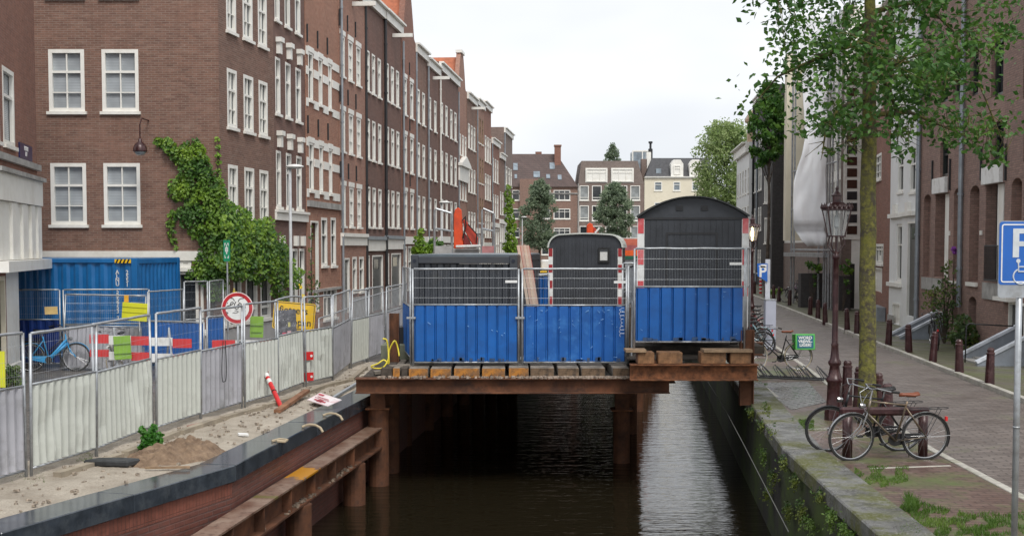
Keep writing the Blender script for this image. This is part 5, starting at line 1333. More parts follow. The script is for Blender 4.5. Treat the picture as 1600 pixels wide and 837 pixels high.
# second, lower barrier board with letters
y = 27.0
t = thing('barrier', 'red and white board with black letters behind the grey hoarding panel', 'barrier', (XB(330, y), y, 0))
z1 = AT(0, 531, y).z; z0 = AT(0, 545, y).z
W3 = XB(440, y) - t.location.x; s_ = W3 / 110
MB().b2(0, 36 * s_, -.03, 0, z0, z1).build('board', M_REDW, t); MB().b2(36 * s_ + .004, 74 * s_, -.03, 0, z0, z1).build('board', M_BWHITE, t)
MB().b2(74 * s_ + .004, W3, -.03, 0, z0, z1).build('board', M_REDW, t)
text('lettering', 'G', .19, M_BLACK, t, (45 * s_, -.032, (z0 + z1) / 2), bold=.006); text('lettering', 'X', .15, M_BLACK, t, (65 * s_, -.032, (z0 + z1) / 2), bold=.004)
for q_ in (.25, W3 - .3): MB().tube([(q_, .2, 0), (q_, .02, z1 - .05)], .025, 6).build('leg', M_GALV, t)

# round sign with a drawn face
y = 25.3; c = AT(371, 481, y); S = y / F
t = thing('round_sign', 'round red-rimmed sign with a line-drawn face, on a post behind the hoarding', 'sign', (c.x, y, 0))
R = 25.0 * S
MB().tube([(0, 0, c.z), (0, -.012, c.z)], R, 48).build('disc', solid('rim_white', (.8, .66, .64), .4), t)
mb = MB()
def annulus(r0, r1, y0, y1, cz, a0=0, n=48):
    m_ = MB(); vs = []
    for k in range(n):
        a = 2 * pi * k / n
        for rr, yy in ((r0, y0), (r1, y0), (r1, y1), (r0, y1)): vs.append((rr * cos(a), yy, cz + rr * sin(a)))
    fs = []
    for k in range(n):
        j = (k + 1) % n
        for q in range(4): fs.append((4 * k + q, 4 * k + (q + 1) % 4, 4 * j + (q + 1) % 4, 4 * j + q))
    return m_.add(vs, fs)
annulus(R * .74, R * .95, -.016, -.0125, c.z).build('red_ring', solid('ring_red', (.45, .012, .018), .35, var=.15), t)
MB().tube([(0, -.013, c.z), (0, -.0155, c.z)], R * .735, 40).build('field', M_BWHITE, t)
U = R / 300     # drawing units: px in the enlarged crop around (397,408)
def dr(pts, r=.0045):
    return [( (x - 397) * U, -.018, c.z - (yy - 408) * U) for x, yy in pts]
mb = MB()
for pts, r in (([(275, 222), (310, 225), (335, 245), (342, 280)], 7), ([(415, 290), (430, 250), (465, 228), (520, 225)], 7), ([(375, 285), (345, 340), (348, 400), (380, 430), (415, 415), (418, 370), (400, 345)], 8),
               ([(272, 350), (275, 310), (305, 292), (330, 310), (310, 335), (275, 350)], 8), ([(170, 398), (215, 372), (275, 355)], 8), ([(415, 350), (440, 312), (470, 325), (478, 370), (455, 380), (430, 345)], 8),
               ([(505, 350), (540, 365), (545, 400), (510, 430), (545, 470)], 9), ([(310, 505), (330, 490), (355, 505), (380, 495), (420, 480)], 5), ([(345, 465), (375, 455), (420, 470)], 4), ([(195, 480), (225, 505), (200, 510)], 8), ([(470, 600), (490, 575)], 14), ([(205, 330), (225, 300)], 5)):
    mb.tube(dr(pts), r * U, 5)
mb.build('face_drawing', M_BLACK, t)
MB().tube([(0, .03, 0), (0, .03, c.z + R * .8)], .025, 10).build('post', M_GALV, t, smooth=True)

# yellow sign
y = 28.4; a = AT(427, 514, y); b_ = AT(492, 473, y); w_ = (b_.x - a.x) * 1.0; h_ = 43 * y / F
t = thing('yellow_sign', 'tilted yellow sign telling cyclists to dismount, half hidden by the stickered board', 'sign', ((a.x + b_.x) / 2, y, (a.z + b_.z) / 2), rot=(0, radians(5), 0))
def rrect(w_, h_, r, n=5):
    pts = []
    for cx, cz, a0 in ((w_ / 2 - r, h_ / 2 - r, 0), (-w_ / 2 + r, h_ / 2 - r, 90), (-w_ / 2 + r, -h_ / 2 + r, 180), (w_ / 2 - r, -h_ / 2 + r, 270)):
        for k in range(n + 1): an = radians(a0 + 90 * k / n); pts.append((cx + r * cos(an), cz + r * sin(an)))
    return pts
def frame_ring(w_, h_, r, th, y0, y1):
    o_ = rrect(w_, h_, r); i_ = rrect(w_ - 2 * th, h_ - 2 * th, max(.005, r - th)); n_ = len(o_); m_ = MB()
    m_.v = [(p[0], y0, p[1]) for p in o_] + [(p[0], y0, p[1]) for p in i_] + [(p[0], y1, p[1]) for p in o_] + [(p[0], y1, p[1]) for p in i_]
    for k in range(n_):
        j = (k + 1) % n_; m_.f += [(k, j, n_ + j, n_ + k), (k, 2 * n_ + k, 2 * n_ + j, j), (n_ + k, n_ + j, 3 * n_ + j, 3 * n_ + k)]
    return m_
MB().prism(rrect(w_, h_, .04), -.01, 0, 'y').build('panel', M_YSIGN, t)
frame_ring(w_ - .04, h_ - .04, .04, .014, -.013, -.0105).build('black_border', M_BLACK, t)
text('lettering', 'fietsers', h_ * .36, M_BLACK, t, (-w_ * .02, -.0125, h_ * .2), bold=.002)
text('lettering', 'afstappen', h_ * .36, M_BLACK, t, (.0, -.0125, -h_ * .22), bold=.002, sx=.95)
MB().tube([(-.1, .03, -a.z - h_ * .6), (-.1, .03, h_ * .4)], .022, 8).tube([(.25, .03, -a.z - h_ * .6), (.25, .03, h_ * .4)], .022, 8).build('posts', M_GALV, t)
# green assembly-point sign
y = 33.0; c = AT(354.5, 391.5, y)
t = thing('assembly_sign', 'green assembly-point sign on a thin post in front of the ivy', 'sign', (c.x, y, 0))
w_, h_ = 11.5 * y / F / cos(.5), 33 * y / F
s_ = MB().prism(rrect(w_, h_, .03), -.01, 0, 'y').build('panel', solid('safety_green', (.01, .27, .13), .4), t, (0, 0, c.z), (0, 0, -.5))
mb = MB()
for sx in (-1, 1):
    for sz in (-1, 1):
        x = sx * w_ * .32; z = sz * h_ * .36; mb.prism([(x, z), (x - sx * .05, z), (x, z - sz * .09)], -.014, -.0105, 'y')
for x, z in ((0, .1), (-.035, .03), (.035, .03), (0, -.03)): mb.tube([(x, -.0105, z + .04), (x, -.0135, z + .04)], .018, 8); mb.b2(x - .016, x + .016, -.0135, -.0105, z - .06, z + .02)
mb.build('symbol', M_BWHITE, s_)
MB().tube([(0, .03, 0), (0, .03, c.z + .2)], .022, 8).build('post', M_GALV, t)

# ------------------------------------------------------------ blue shipping container
c1 = AT(213, HOR, 33.6)
ang = radians(-10.6)
t = thing('shipping_container', 'long bright blue corrugated container with white vertical lettering', 'container', (c1.x, 33.6, .05), ang)
M_CBLUE = solid('container_blue', (.008, .13, .36), .4, var=.12, vs=.8, dirt=(.02, .17, .42), dscale=1.2)
Lc, Wc, Hc = 6.06, 2.6, 2.72
mb = MB()
for x in (-Lc, -.16):
    for yy in (0, Wc - .16): mb.b2(x, x + .16, yy, yy + .16, 0, Hc)
mb.b2(-Lc + .16, -.16, .01, .1, Hc - .12, Hc - .01).b2(-Lc + .16, -.16, .01, .1, 0, .15).b2(-.1, -.01, .16, Wc - .16, Hc - .14, Hc - .01).b2(-.1, -.01, .16, Wc - .16, 0, .14)
mb.build('frame', M_CBLUE, t, bevel=.008)
corr(MB(), -Lc + .16, -.16, .15, Hc - .12, .36, .045, .09, flat=.28).build('side_wall', M_CBLUE, t)
m_ = corr(MB(), .16, Wc - .16, .14, Hc - .14, .22, .04, .02, flat=.28); m_.v = [(-.05 - v_[1], v_[0], v_[2]) for v_ in m_.v]; m_.build('end_wall', M_CBLUE, t)
MB().b2(-Lc + .02, -.02, .02, Wc - .02, Hc - .04, Hc + .01).build('roof', solid('container_blue_roof', (.16, .27, .42), .35, var=.2), t)
mb = MB()
hz = MB().b2(-.62, -.16, -.006, .009, Hc - .12, Hc - .02).build('hazard_strip', M_YSIGN, t)
for k in range(4): mb.prism([(-.60 + k * .105, Hc - .119), (-.55 + k * .105, Hc - .119), (-.50 + k * .105, Hc - .021), (-.55 + k * .105, Hc - .021)], -.009, -.0065, 'y')
mb.build('black_stripes', M_BLACK, hz)
for i, (body, x, z1, z0) in enumerate((('ALNU', -.57, 2.41, 1.99), ('585953', -.57, 1.90, 1.27), ('7', -.57, 1.2, 1.08), ('2551', -.29, 2.41, 1.97))):
    n_ = len(body)
    for k, ch in enumerate(body):
        z = z1 - (z1 - z0) * (k + .5) / n_
        text('lettering', ch, .15, M_BWHITE, t, (x, .036, z), bold=.002, ext=.003)

# ------------------------------------------------------------ lamps on the left bank
def modern_lamp(px, py_head, y, label, side=1):
    c = AT(px, py_head, y); t = thing('street_lamp', label, 'street lamp', (c.x, y, 0), group='grey street lamps on the left bank')
    MB().lathe([(.085, 0), (.08, 1.2), (.055, 1.3), (.045, c.z - .05)], 10).build('pole', solid('lamp_grey', (.45, .46, .47), .5), t, smooth=True)
    MB().tube([(-.1 * side, 0, c.z - .1), (.05 * side, 0, c.z)], .035, 6).build('bracket', M_GALV, t)
    mb = MB(); mb.lathe([(.02, .07), (.15, .06), (.27, .02), (.30, 0), (.28, -.03), (.2, -.05)][::-1], 16, (.15 * side, 0, c.z), sq=.6); mb.build('lamp_head', M_BWHITE, t, smooth=True)
    MB().lathe([(.2, -.07), (.2, -.0505)], 12, (.15 * side, 0, c.z), sq=.6).build('lens', M_GLASSG, t)
modern_lamp(453, 260, 41, 'grey street lamp with a flat white head in front of the dark brown carved house')
modern_lamp(690, 316, 66, 'grey street lamp behind the left guard rail, head against the dark houses')
modern_lamp(816, 339, 120, 'distant street lamp against the brown tiled-roof building')
# hanging wall lamp
c = AT(219, 236, YC - .9)
t = thing('wall_lamp', 'maroon dome lamp hanging on the brown brick wall', 'wall lamp', (c.x, YC - .9, c.z))
MB().lathe([(.2, -.02), (.2, 0), (.19, .1), (.14, .2), (.06, .26), (.05, .34), (.03, .36)], 16).build('shade', M_MAROON, t, smooth=True)
MB().lathe([(.05, -.12), (.12, -.1), (.17, -.03), (.17, -.021)], 14).build('bulb_glass', M_GLASSG, t, smooth=True)
MB().tube([(0, 0, .36), (0, .0, .75), (0, .2, .95), (0, .9, .95)], .02, 6).build('bracket', M_MAROON, t)

# ------------------------------------------------------------ debris on the sand strip
q = G(440, 637); tp = AT(412, 576, 25.35)
dv = tp - Vector((q.x, q.y, 0)); Lp = dv.length
t = thing('marker_post', 'red and white striped flexible post leaning against the hoarding', 'marker post', (q.x, q.y, .0))
t.rotation_mode = 'QUATERNION'; t.rotation_quaternion = dv.to_track_quat('Z', 'Y')
MB().lathe([(.045, 0), (.045, Lp * .9), (.065, Lp * .9), (.055, Lp * .99), (.02, Lp)], 14).build('body', M_REDW, t, smooth=False)
MB().lathe([(.048, Lp * .62), (.048, Lp * .71)], 14).lathe([(.048, Lp * .77), (.048, Lp * .86)], 14).build('white_bands', M_BWHITE, t)
MB().lathe([(.052, Lp * .4), (.052, Lp * .42)], 14).build('black_ring', M_BLACK, t)
q0 = G(433, 649); q1 = G(480, 622); dd = q1 - q0
tag(MB().b2(0, dd.length, -.06, .06, 0, .06).build('plank', solid('plank_redbrown', (.26, .12, .06), .8, var=.25), None, (q0.x, q0.y, .05), (0, -.03, atan2(dd.y, dd.x))), 'red-brown plank lying on the sand by the striped post', 'plank')
cs = [G(480, 624, .14), G(512, 634, .08), G(534, 624, .12), G(500, 613, .2)]
o = MB().add([tuple(v_) for v_ in cs] + [(v_.x, v_.y, v_.z - .012) for v_ in cs], [(0, 1, 2, 3), (7, 6, 5, 4), (0, 4, 5, 1), (1, 5, 6, 2), (2, 6, 7, 3), (3, 7, 4, 0)]).build('fallen_sign', solid('sign_pinkish', (.72, .66, .66), .4, var=.05, dirt=(.62, .32, .34), dscale=4), None)
tag(o, 'white board with smeared red print lying by the black coping', 'board')
mb = MB(); e1 = (cs[1] - cs[0]); e2 = (cs[3] - cs[0])
for (u0, u1, v0, v1) in ((.2, .75, .18, .3), (.35, .6, .12, .36), (.1, .8, .42, .46), (.15, .7, .55, .6), (.05, .3, .75, .9)):
    P = [cs[0] + e1 * u + e2 * v_ for u, v_ in ((u0, v0), (u1, v0), (u1, v1), (u0, v1))]; mb.add([(p.x, p.y, p.z + .004) for p in P], [(0, 1, 2, 3)])
mb.build('red_print', solid('print_red', (.42, .05, .07), .6), o)
q0 = G(520, 622, .05); q1 = G(556, 600, .05)
tag(MB().tube([q0, q1], .045, 8).build('metal_pipe', M_GALV), 'grey metal pipe lying behind the fallen white board', 'pipe')
q = G(172, 730); t = tag(MB().prism([(-.35, -.1), (.3, -.2), (.42, .05), (.1, .14), (-.2, .12)], 0, .09).build('tarpaulin', solid('felt_black', (.03, .032, .034), .6, var=.3, vs=8, bmp=.7), None, (q.x, q.y, .035), bevel=.02), 'crumpled black tarpaulin half buried in the sand', 'tarpaulin')
q = G(380, 684); tag(MB().box((0, 0, 0), (.16, .1, .03)).build('litter', M_BWHITE, None, (q.x, q.y, .06), (.1, .1, .4)), 'small white scrap on the sand', 'litter')
q = G(221, 707); tag(MB().prism([(-.05, -.04), (.06, -.03), (.04, .05), (-.03, .05)], 0, .08).build('litter', M_GALV, None, (q.x, q.y, .05)), 'crumpled silver can by the leafy weed', 'litter')
q = G(308, 708); tag(MB().box((0, 0, 0), (.2, .12, .05)).build('litter', M_ZINC, None, (q.x, q.y, .07), (.1, .1, .2)), 'grey scrap lying right of the soil heap', 'litter')
q0 = G(165, 735); tag(MB().b2(-.3, .3, -.02, .02, 0, .03).build('stick', M_TIMB, None, (G(262, 737).x, G(262, 737).y, .05), (0, 0, .1)), 'small brown stick at the foot of the soil heap', 'stick')
q0 = G(330, 664); q1 = G(295, 673)
tag(MB().b2(0, (q0 - q1).length, -.04, .04, 0, .04).build('plank', solid('plank_redfaded', (.35, .16, .13), .8, dirt=(.5, .48, .42)), None, (q1.x, q1.y, .05), (0, 0, atan2(q0.y - q1.y, q0.x - q1.x))), 'faded red plank under the grey hoarding panel', 'plank')
# concrete kerb line along the hoarding
mb = MB()
for (a, b_) in zip(FB[1:9], FB[2:10]):
    n_ = (b_ - a).normalized(); s_ = Vector((n_.y, -n_.x, 0)) * .42
    if (b_ - a).length > .5: mb.box(((a + b_) / 2 + s_) + Vector((0, 0, .03)), ((b_ - a).length * .93, .12, .13), atan2(n_.y, n_.x) + random.uniform(-.03, .03))
tag(mb.build('buried_kerb', solid('kerb_sandy', (.33, .28, .21), .9, dirt=(.2, .17, .13), bmp=.4)), None, None, None, 'structure')
mb = MB(); rnd = random.Random(2)
for i in range(500):
    y = rnd.uniform(11, 31); x = rnd.uniform(fencex(y) + .1, lerpline(inner, y) - .02); s_ = rnd.uniform(.012, .045)
    mb.box((x, y, .03 + s_ * .3), (s_ * 1.4, s_, s_ * .8), rnd.random() * 3)
o = mb.build('pebbles', solid('pebble_mix', (.36, .30, .235), .9, var=.4, vs=30)); o['kind'] = 'stuff'
# rope loops on the coping
for i, (px, py) in enumerate(((437, 690), (485, 668), (517, 650))):
    q = G(px, py, .03); mb = MB(); pts = [(-.14, .03, .01), (-.08, .05, .03), (0, .02, .05), (.09, -.02, .04), (.16, -.12, .01), (.2, -.16, -.06)]
    if i == 0: pts = [(-.12, 0, .01), (0, .07, .03), (.12, .02, .02), (.08, -.08, .01), (-.04, -.06, .02)]
    tag(mb.tube(pts, .022, 6).build('rope', solid('rope_tan', (.42, .34, .23), .9), None, (q.x, q.y, .035), (0, 0, .2)), ['curled', 'arched', 'hooked'][i] + ' piece of tan rope on the black coping, %s from the camera' % ORD[i], 'rope', 'rope pieces on the black coping')

# ------------------------------------------------------------ bicycles
def bicycle(label, frame_mat, saddle_mat, loc, rz=0, lean=0, group=None, fender=None, style='men', steer=0.0, carrier=True, tyre=None, name='bicycle', stand=False, grip=None):
    t = thing(name, label, 'bicycle', loc, group=group, rot=(lean, 0, rz))
    fender = fender or frame_mat; R = .34; fx = 1.1
    def wheel(x, parent, off=(0, 0, 0)):
        w_ = MB().ring(R, .017, 36, 6).build('wheel', tyre or M_TYRE, parent, (x, 0, R))
        MB().ring(R - .025, .011, 32, 5).tube([(0, -.035, 0), (0, .035, 0)], .022, 8).build('rim', M_CHROME, w_)
        sp = MB()
        for k in range(20): a = 2 * pi * k / 20; sp.tube([(.018 * cos(a + 1), .02 * (-1) ** k, .018 * sin(a + 1)), ((R - .028) * cos(a), 0, (R - .028) * sin(a))], .0013, 3, cap=False)
        sp.build('spokes', M_CHROME, w_); return w_
    wheel(0, t)
    # steering assembly turns about the head tube
    st = bpy.data.objects.new('fork', None)
    fk = MB(); hx, hz = .86, .60; 
    fk.tube([(hx - .04, 0, .92), (hx, 0, hz + .12), (hx + .02, 0, .70)], .015, 6)
    for s in (-1, 1): fk.tube([(hx + .02, 0, .71), (hx + .03, .045 * s, .68), (hx + .1, .045 * s, .48), (fx, .045 * s, R)], [.014, .013, .011, .008], 6)
    f = fk.build('fork', frame_mat if style != 'chrome' else M_CHROME, t)
    if steer:
        piv = Vector((hx, 0, .7)); f.location = piv - Matrix.Rotation(steer, 3, 'Z') @ piv; f.rotation_euler = (0, 0, steer)
    w_ = wheel(fx, f)
    hb = MB(); top = 1.04; hb.tube([(hx - .04, 0, .92), (hx - .065, 0, top)], .012, 6)
    hb.tube([(hx - .30, .29, top - .01), (hx - .2, .3, top + .01), (hx - .05, .2, top + .04), (hx - .03, .04, top), (hx - .03, -.04, top), (hx - .05, -.2, top + .04), (hx - .2, -.3, top + .01), (hx - .30, -.29, top - .01)], .0115, 6)
    h_ = hb.build('handlebar', M_CHROME, f)
    for s in (-1, 1): g_ = MB(); g_.tube([(hx - .33, .285 * s, top - .012), (hx - .2, .30 * s, top + .01)], .018, 6); g_.tube([(hx - .12, .25 * s, top - .01), (hx - .22, .27 * s, top - .035)], .006, 4); g_.build('grip', grip or M_BLACK, h_)
    MB().tube([(hx + .05, 0, .80), (hx + .1, 0, .80), (hx + .13, 0, .80)], [.03, .045, .042], 10).build('headlamp', M_CHROME, f)
    MB().tube([(hx - .06, -.03, top - .02), (hx - .02, -.09, top - .1), (hx + .06, -.05, .85), (hx + .03, -.02, .7)], .004, 4).tube([(hx - .1, -.2, top), (hx + .05, -.18, top - .08), (hx + .08, -.06, .85), (hx + .0, -.03, .72)], .004, 4).build('cables', M_BLACK if style != 'chrome' else M_GALV, f)
    fr = MB(); BB = (.44, 0, .28); ST = (.30, 0, .80)
    fr.tube([BB, ST, (.285, 0, .86)], .0155, 8)
    if style == 'men': fr.tube([ST, (hx - .035, 0, .86)], .0145, 8)
    elif style == 'women': fr.tube([(.40, 0, .42), (.52, 0, .46), (hx - .01, 0, .76)], .0145, 8)
    elif style == 'chunky': fr.tube([(.42, 0, .36), (.5, 0, .38), (hx - .01, 0, .78)], .032, 8)
    else: fr.tube([ST, (hx - .035, 0, .86)], .0145, 8)
    fr.tube([BB, (hx + .0, 0, .68)], .017 if style != 'chunky' else .035, 8); fr.tube([(hx - .035, 0, .88), (hx + .01, 0, .66)], .02, 8)
    for s in (-1, 1): fr.tube([(.44, .03 * s, .28), (0, .05 * s, R)], .010, 6); fr.tube([(.305, .02 * s, .77), (0, .05 * s, R)], .009, 6)
    fr.build('frame', frame_mat, t, smooth=True)
    sd = MB(); pr = [(-.13, .085), (-.05, .09), (.02, .05), (.10, .022), (.15, .012)]
    vs = []; fs = []
    for x, hw in pr:
        for k in range(8): a = 2 * pi * k / 8; vs.append((.26 + x, hw * cos(a), .955 + .028 * sin(a) + (.015 if x < -.1 else 0)))
    for i in range(len(pr) - 1):
        for k in range(8): fs.append((i * 8 + k, i * 8 + (k + 1) % 8, (i + 1) * 8 + (k + 1) % 8, (i + 1) * 8 + k))
    fs += [tuple(range(7, -1, -1)), tuple(range(32, 40))]
    sd.add(vs, fs); s_ = sd.build('saddle', saddle_mat, t, smooth=True)
    MB().tube([(.285, 0, .84), (.27, 0, .945)], .012, 6).tube([(.17, .03, .925), (.33, .02, .93)], .006, 4).tube([(.17, -.03, .925), (.33, -.02, .93)], .006, 4).build('seat_post', M_CHROME, s_)
    md = MB()
    def mud(cx, a0, a1, parent_mb):
        RR = R + .03; n = 16; vs = []; fs = []
        for k in range(n + 1):
            a = radians(a0 + (a1 - a0) * k / n)
            for yy, rr in ((-.028, RR - .008), (0, RR), (.028, RR - .008)): vs.append((cx + rr * cos(a), yy, R + rr * sin(a)))
        for k in range(n):
            for q in range(2): fs.append((3 * k + q, 3 * k + q + 1, 3 * k + q + 4, 3 * k + q + 3))
        parent_mb.add(vs, fs)
    mud(0, 25, 205, md); md.tube([(0, .04, R), (-.36, .03, R + .02)], .003, 4); md.build('rear_mudguard', fender, t, solidify=.003)
    mf = MB(); mud(fx, 10, 150, mf); mf.build('front_mudguard', fender, f, solidify=.003)
    if carrier:
        rk_ = MB()
        for s in (-1, 1): rk_.tube([(.24, .055 * s, .74), (-.28, .06 * s, .76), (-.33, 0, .76)], .006, 5); rk_.tube([(-.2, .06 * s, .755), (0, .055 * s, R)], .005, 4)
        for x in (.1, -.05, -.2): rk_.tube([(x, -.058, .75), (x, .058, .75)], .005, 4)
        rk_.build('carrier', M_IRON, t)
    MB().box((-.30, 0, .60), (.03, .05, .06)).build('rear_light', M_REDW, t)
    ck = MB(); ck.tube([(.44, -.05, .28), (.44, -.06, .28)], .085, 18); ck.tube([(.44, -.07, .28), (.58, -.08, .2)], .009, 5); ck.tube([(.44, .07, .28), (.30, .08, .36)], .009, 5)
    ck.box((.58, -.12, .2), (.08, .08, .02)).box((.30, .12, .36), (.08, .08, .02)); ck.build('cranks', M_IRON, t)
    cg = MB(); cg.prism([(-.05, .30), (.0, .38), (.44, .375), (.52, .33), (.53, .25), (.44, .19), (.0, .29)], -.045, -.03, 'y'); cg.build('chain_guard', M_IRON if style != 'chunky' else frame_mat, t)
    if stand: MB().tube([(.22, -.05, .30), (.17, -.16, .0)], .011, 5).build('kickstand', M_CHROME, t)
    return t
def bike_at(px_r, px_f, py, **k):
    """rear and front wheel contact pixels on the ground"""
    a = G(px_r[0], px_r[1]); b_ = G(px_f[0], px_f[1]); d = b_ - a
    return (a.x, a.y, k.get('z', 0)), atan2(d.y, d.x)
BKG = 'bicycles by the maroon rack'
M_FRT = solid('frame_silver_brown', (.16, .13, .10), .3, .5, var=.15, dirt=(.35, .22, .1))
M_FRB = solid('frame_black', (.02, .02, .022), .3, .2)
M_SADB = solid('saddle_brown', (.20, .055, .022), .45)
a = G(1444, 717); lo = (a.x, a.y, 0)
bicycle('silver bicycle with a brown saddle and kickstand, nearest at the quay rack', M_FRT, M_SADB, lo, radians(180 + 3), radians(-4), BKG, fender=M_CHROME, style='chrome', steer=.12, stand=True)
a = G(1411, 707); bicycle('black bicycle with a black saddle leaning behind the silver one at the quay rack', M_FRB, M_BLACK, (a.x, a.y + .2, 0), radians(180 + 4), radians(-6), BKG, fender=M_FRB, style='men', steer=-.1)
# maroon rack
a = G(1327, 716); b_ = G(1438, 712)
t = thing('bicycle_rack', 'low maroon steel rail on two posts holding the two bicycles', 'bicycle rack', (a.x, a.y + .12, 0)); W_ = b_.x - a.x
MB().tube([(0, 0, 0), (0, 0, .68)], .075, 12).build('post', M_MAROON, t, smooth=True); MB().tube([(W_, 0, 0), (W_, 0, .68)], .07, 12).build('post', M_MAROON, t, smooth=True)
MB().b2(-.12, W_ + .08, -.06, .06, .62, .74).build('rail', M_MAROON, t, bevel=.03)
# bollards
def bollard(x, y, label, group, h=.82, tilt=0, mat=None):
    t = thing('bollard', label, 'bollard', (x, y, 0), group=group, rot=(random.uniform(-.03, .03), tilt, random.random()))
    MB().lathe([(.115, -.1), (.11, 0), (.085, h * .82), (.095, h * .825), (.095, h * .86), (.075, h * .88), (.082, h * .94), (.055, h * .985), (.0, h)], 8 if 0 else 12).build('post', mat or M_MAROON, t, smooth=False)
random.seed(5)
NB = [(1323, 632), (1341, 645), (1370, 659), (1387, 677)]
nl = ['bollard directly right of the ornate lamp post', 'slim bollard left of the mossy tree trunk', 'bollard half hidden right behind the mossy tree trunk', 'shorter brownish bollard behind the black saddle']
for i, p in enumerate(NB):
    q = G(*p); bollard(q.x, q.y, nl[i], 'bollards around the mossy tree', .88 if i < 3 else .84)
FBo = [(1546, 600), (1499, 582), (1457, 565.5), (1420, 550), (1388, 539), (1339, 522), (1324, 516.5), (1289.3, 504.7), (1278, 498), (1265.8, 492), (1233.6, 477), (1217, 471), (1209, 467), (1196, 463.7), (1178.7, 458.6)]
where = ['in front of the near grey stair walls', 'at the foot of the stair handrail', 'leaning, in front of the parked wheel by the shrub', 'in front of the far grey stair wall', 'left of the far grey stair walls, below the white house', 'just left of the mossy trunk', 'first of the pair left of the mossy trunk', 'right of the ornate lamp pole at the kerb bend',
         'at the kerb bend behind the ornate lamp', 'nearest to the scaffold foot at the kerb', 'in front of the bicycles at the dark wall', 'left of the bicycles at the dark wall', 'between the parking meter and the far bicycles', 'just right of the small parking sign', 'farthest bollard behind the small parking sign']
for i, p in enumerate(FBo):
    q = G(p[0], p[1], .07); bollard(q.x, q.y, 'maroon bollard ' + where[i], 'bollards along the far kerb', .88, tilt=.1 if i == 2 else random.uniform(-.03, .03)); 
# ------------------------------------------------------------ ornate lamps
M_LGLASS, nt, b = nodes('lantern_glass')
b.inputs['Base Color'].default_value = (.8, .85, .85, 1); b.inputs['Roughness'].default_value = .05
tr = nn(nt, 'ShaderNodeBsdfTransparent'); ms_ = nn(nt, 'ShaderNodeMixShader'); ms_.inputs[0].default_value = .86
nt.links.new(b.outputs[0], ms_.inputs[1]); nt.links.new(tr.outputs[0], ms_.inputs[2]); nt.links.new(ms_.outputs[0], nt.nodes['Material Output'].inputs[0])
def ornate(x, y, label, lit=False):
    t = thing('ornate_street_lamp', label, 'street lamp', (x, y, 0), group='ornate maroon street lamps')
    prof = [(.16, 0), (.16, .06), (.145, .1), (.13, .45), (.125, .66), (.15, .69), (.15, .73), (.125, .76), (.1, .85), (.085, .96), (.115, 1.0), (.115, 1.04), (.085, 1.08), (.07, 1.2), (.062, 1.32), (.068, 1.34), (.055, 1.38), (.052, 1.8), (.050, 2.4), (.048, 2.86), (.065, 2.88), (.065, 2.93), (.045, 2.95), (.04, 3.0)]
    MB().lathe(prof, 14).build('column', M_MAROON, t, smooth=True)
    MB().lathe([(.175, 0), (.17, .18), (.15, .24), (.14, .25)], 8).build('base', M_MAROON, t)
    br = MB().tube([(0, 0, 2.95), (0, 0, 3.27)], .02, 6)
    for k in range(4):
        a = k * pi / 2 + pi / 4; ca, sa = cos(a), sin(a); br.tube([(0.02 * ca, .02 * sa, 2.95), (.1 * ca, .1 * sa, 3.02), (.17 * ca, .17 * sa, 3.12), (.16 * ca, .16 * sa, 3.2), (.13 * ca, .13 * sa, 3.26)], .011, 5)
    br.build('bracket', M_MAROON, t)
    b0, b1, z0, z1 = .12, .205, 3.27, 3.74
    fr = MB(); 
    for sx in (-1, 1):
        for sy in (-1, 1): fr.tube([(sx * b0, sy * b0, z0), (sx * b1, sy * b1, z1)], .012, 4)
    for (bb, z) in ((b0, z0), (b1, z1)):
        fr.b2(-bb - .015, bb + .015, -bb - .015, -bb + .015, z - .012, z + .012).b2(-bb - .015, bb + .015, bb - .015, bb + .015, z - .012, z + .012).b2(-bb - .015, -bb + .015, -bb + .016, bb - .016, z - .012, z + .012).b2(bb - .015, bb + .015, -bb + .016, bb - .016, z - .012, z + .012)
    fr.build('lantern_frame', M_MAROON, t)
    g = MB(); q = [(-1, -1), (1, -1), (1, 1), (-1, 1)]
    for k in range(4):
        (ax, ay), (bx2, by2) = q[k], q[(k + 1) % 4]; g.add([(ax * b0 * .97, ay * b0 * .97, z0 + .01), (bx2 * b0 * .97, by2 * b0 * .97, z0 + .01), (bx2 * b1 * .97, by2 * b1 * .97, z1 - .01), (ax * b1 * .97, ay * b1 * .97, z1 - .01)], [(0, 1, 2, 3)])
    g.build('lantern_glass', M_LGLASS, t)
    rf = MB().lathe([(.31, 3.74), (.28, 3.79), (.18, 3.84), (.13, 3.87), (.09, 3.875)], 4, a0=pi / 4)
    rf.lathe([(.075, 3.87), (.075, 3.98), (.10, 3.985), (.10, 4.0), (.07, 4.02), (.03, 4.06), (.025, 4.09), (.035, 4.11), (.0, 4.17)], 10)
    for k in range(4):
        for u in (-.8, -.4, 0, .4, .8):
            a = k * pi / 2; p = Vector((b1 * u, -b1 - .02, 3.755)); p = Matrix.Rotation(a, 3, 'Z') @ p
            rf.lathe([(.022, 0), (.03, .03), (.02, .055), (.0, .08 if abs(u) != .8 else .12)], 6, p)
    rf.build('lantern_roof', M_MAROON, t)
    lm = MB().tube([(0, 0, 3.27), (0, 0, 3.4)], .02, 6).lathe([(.02, 3.4), (.045, 3.44), (.045, 3.6), (.02, 3.64), (.02, 3.74)], 10)
    if lit:
        m_, nt_, b2_ = nodes('lamp_lit'); b2_.inputs['Emission Color'].default_value = (1, .72, .35, 1); b2_.inputs['Emission Strength'].default_value = 9; b2_.inputs['Base Color'].default_value = (.8, .6, .4, 1); lm.build('bulb', m_, t)
    else: lm.build('bulb', M_GLASSG, t)
q = G(1303, 655); ornate(q.x, q.y, 'tall ornate maroon lamp post with a clear unlit lantern, on the near quay')
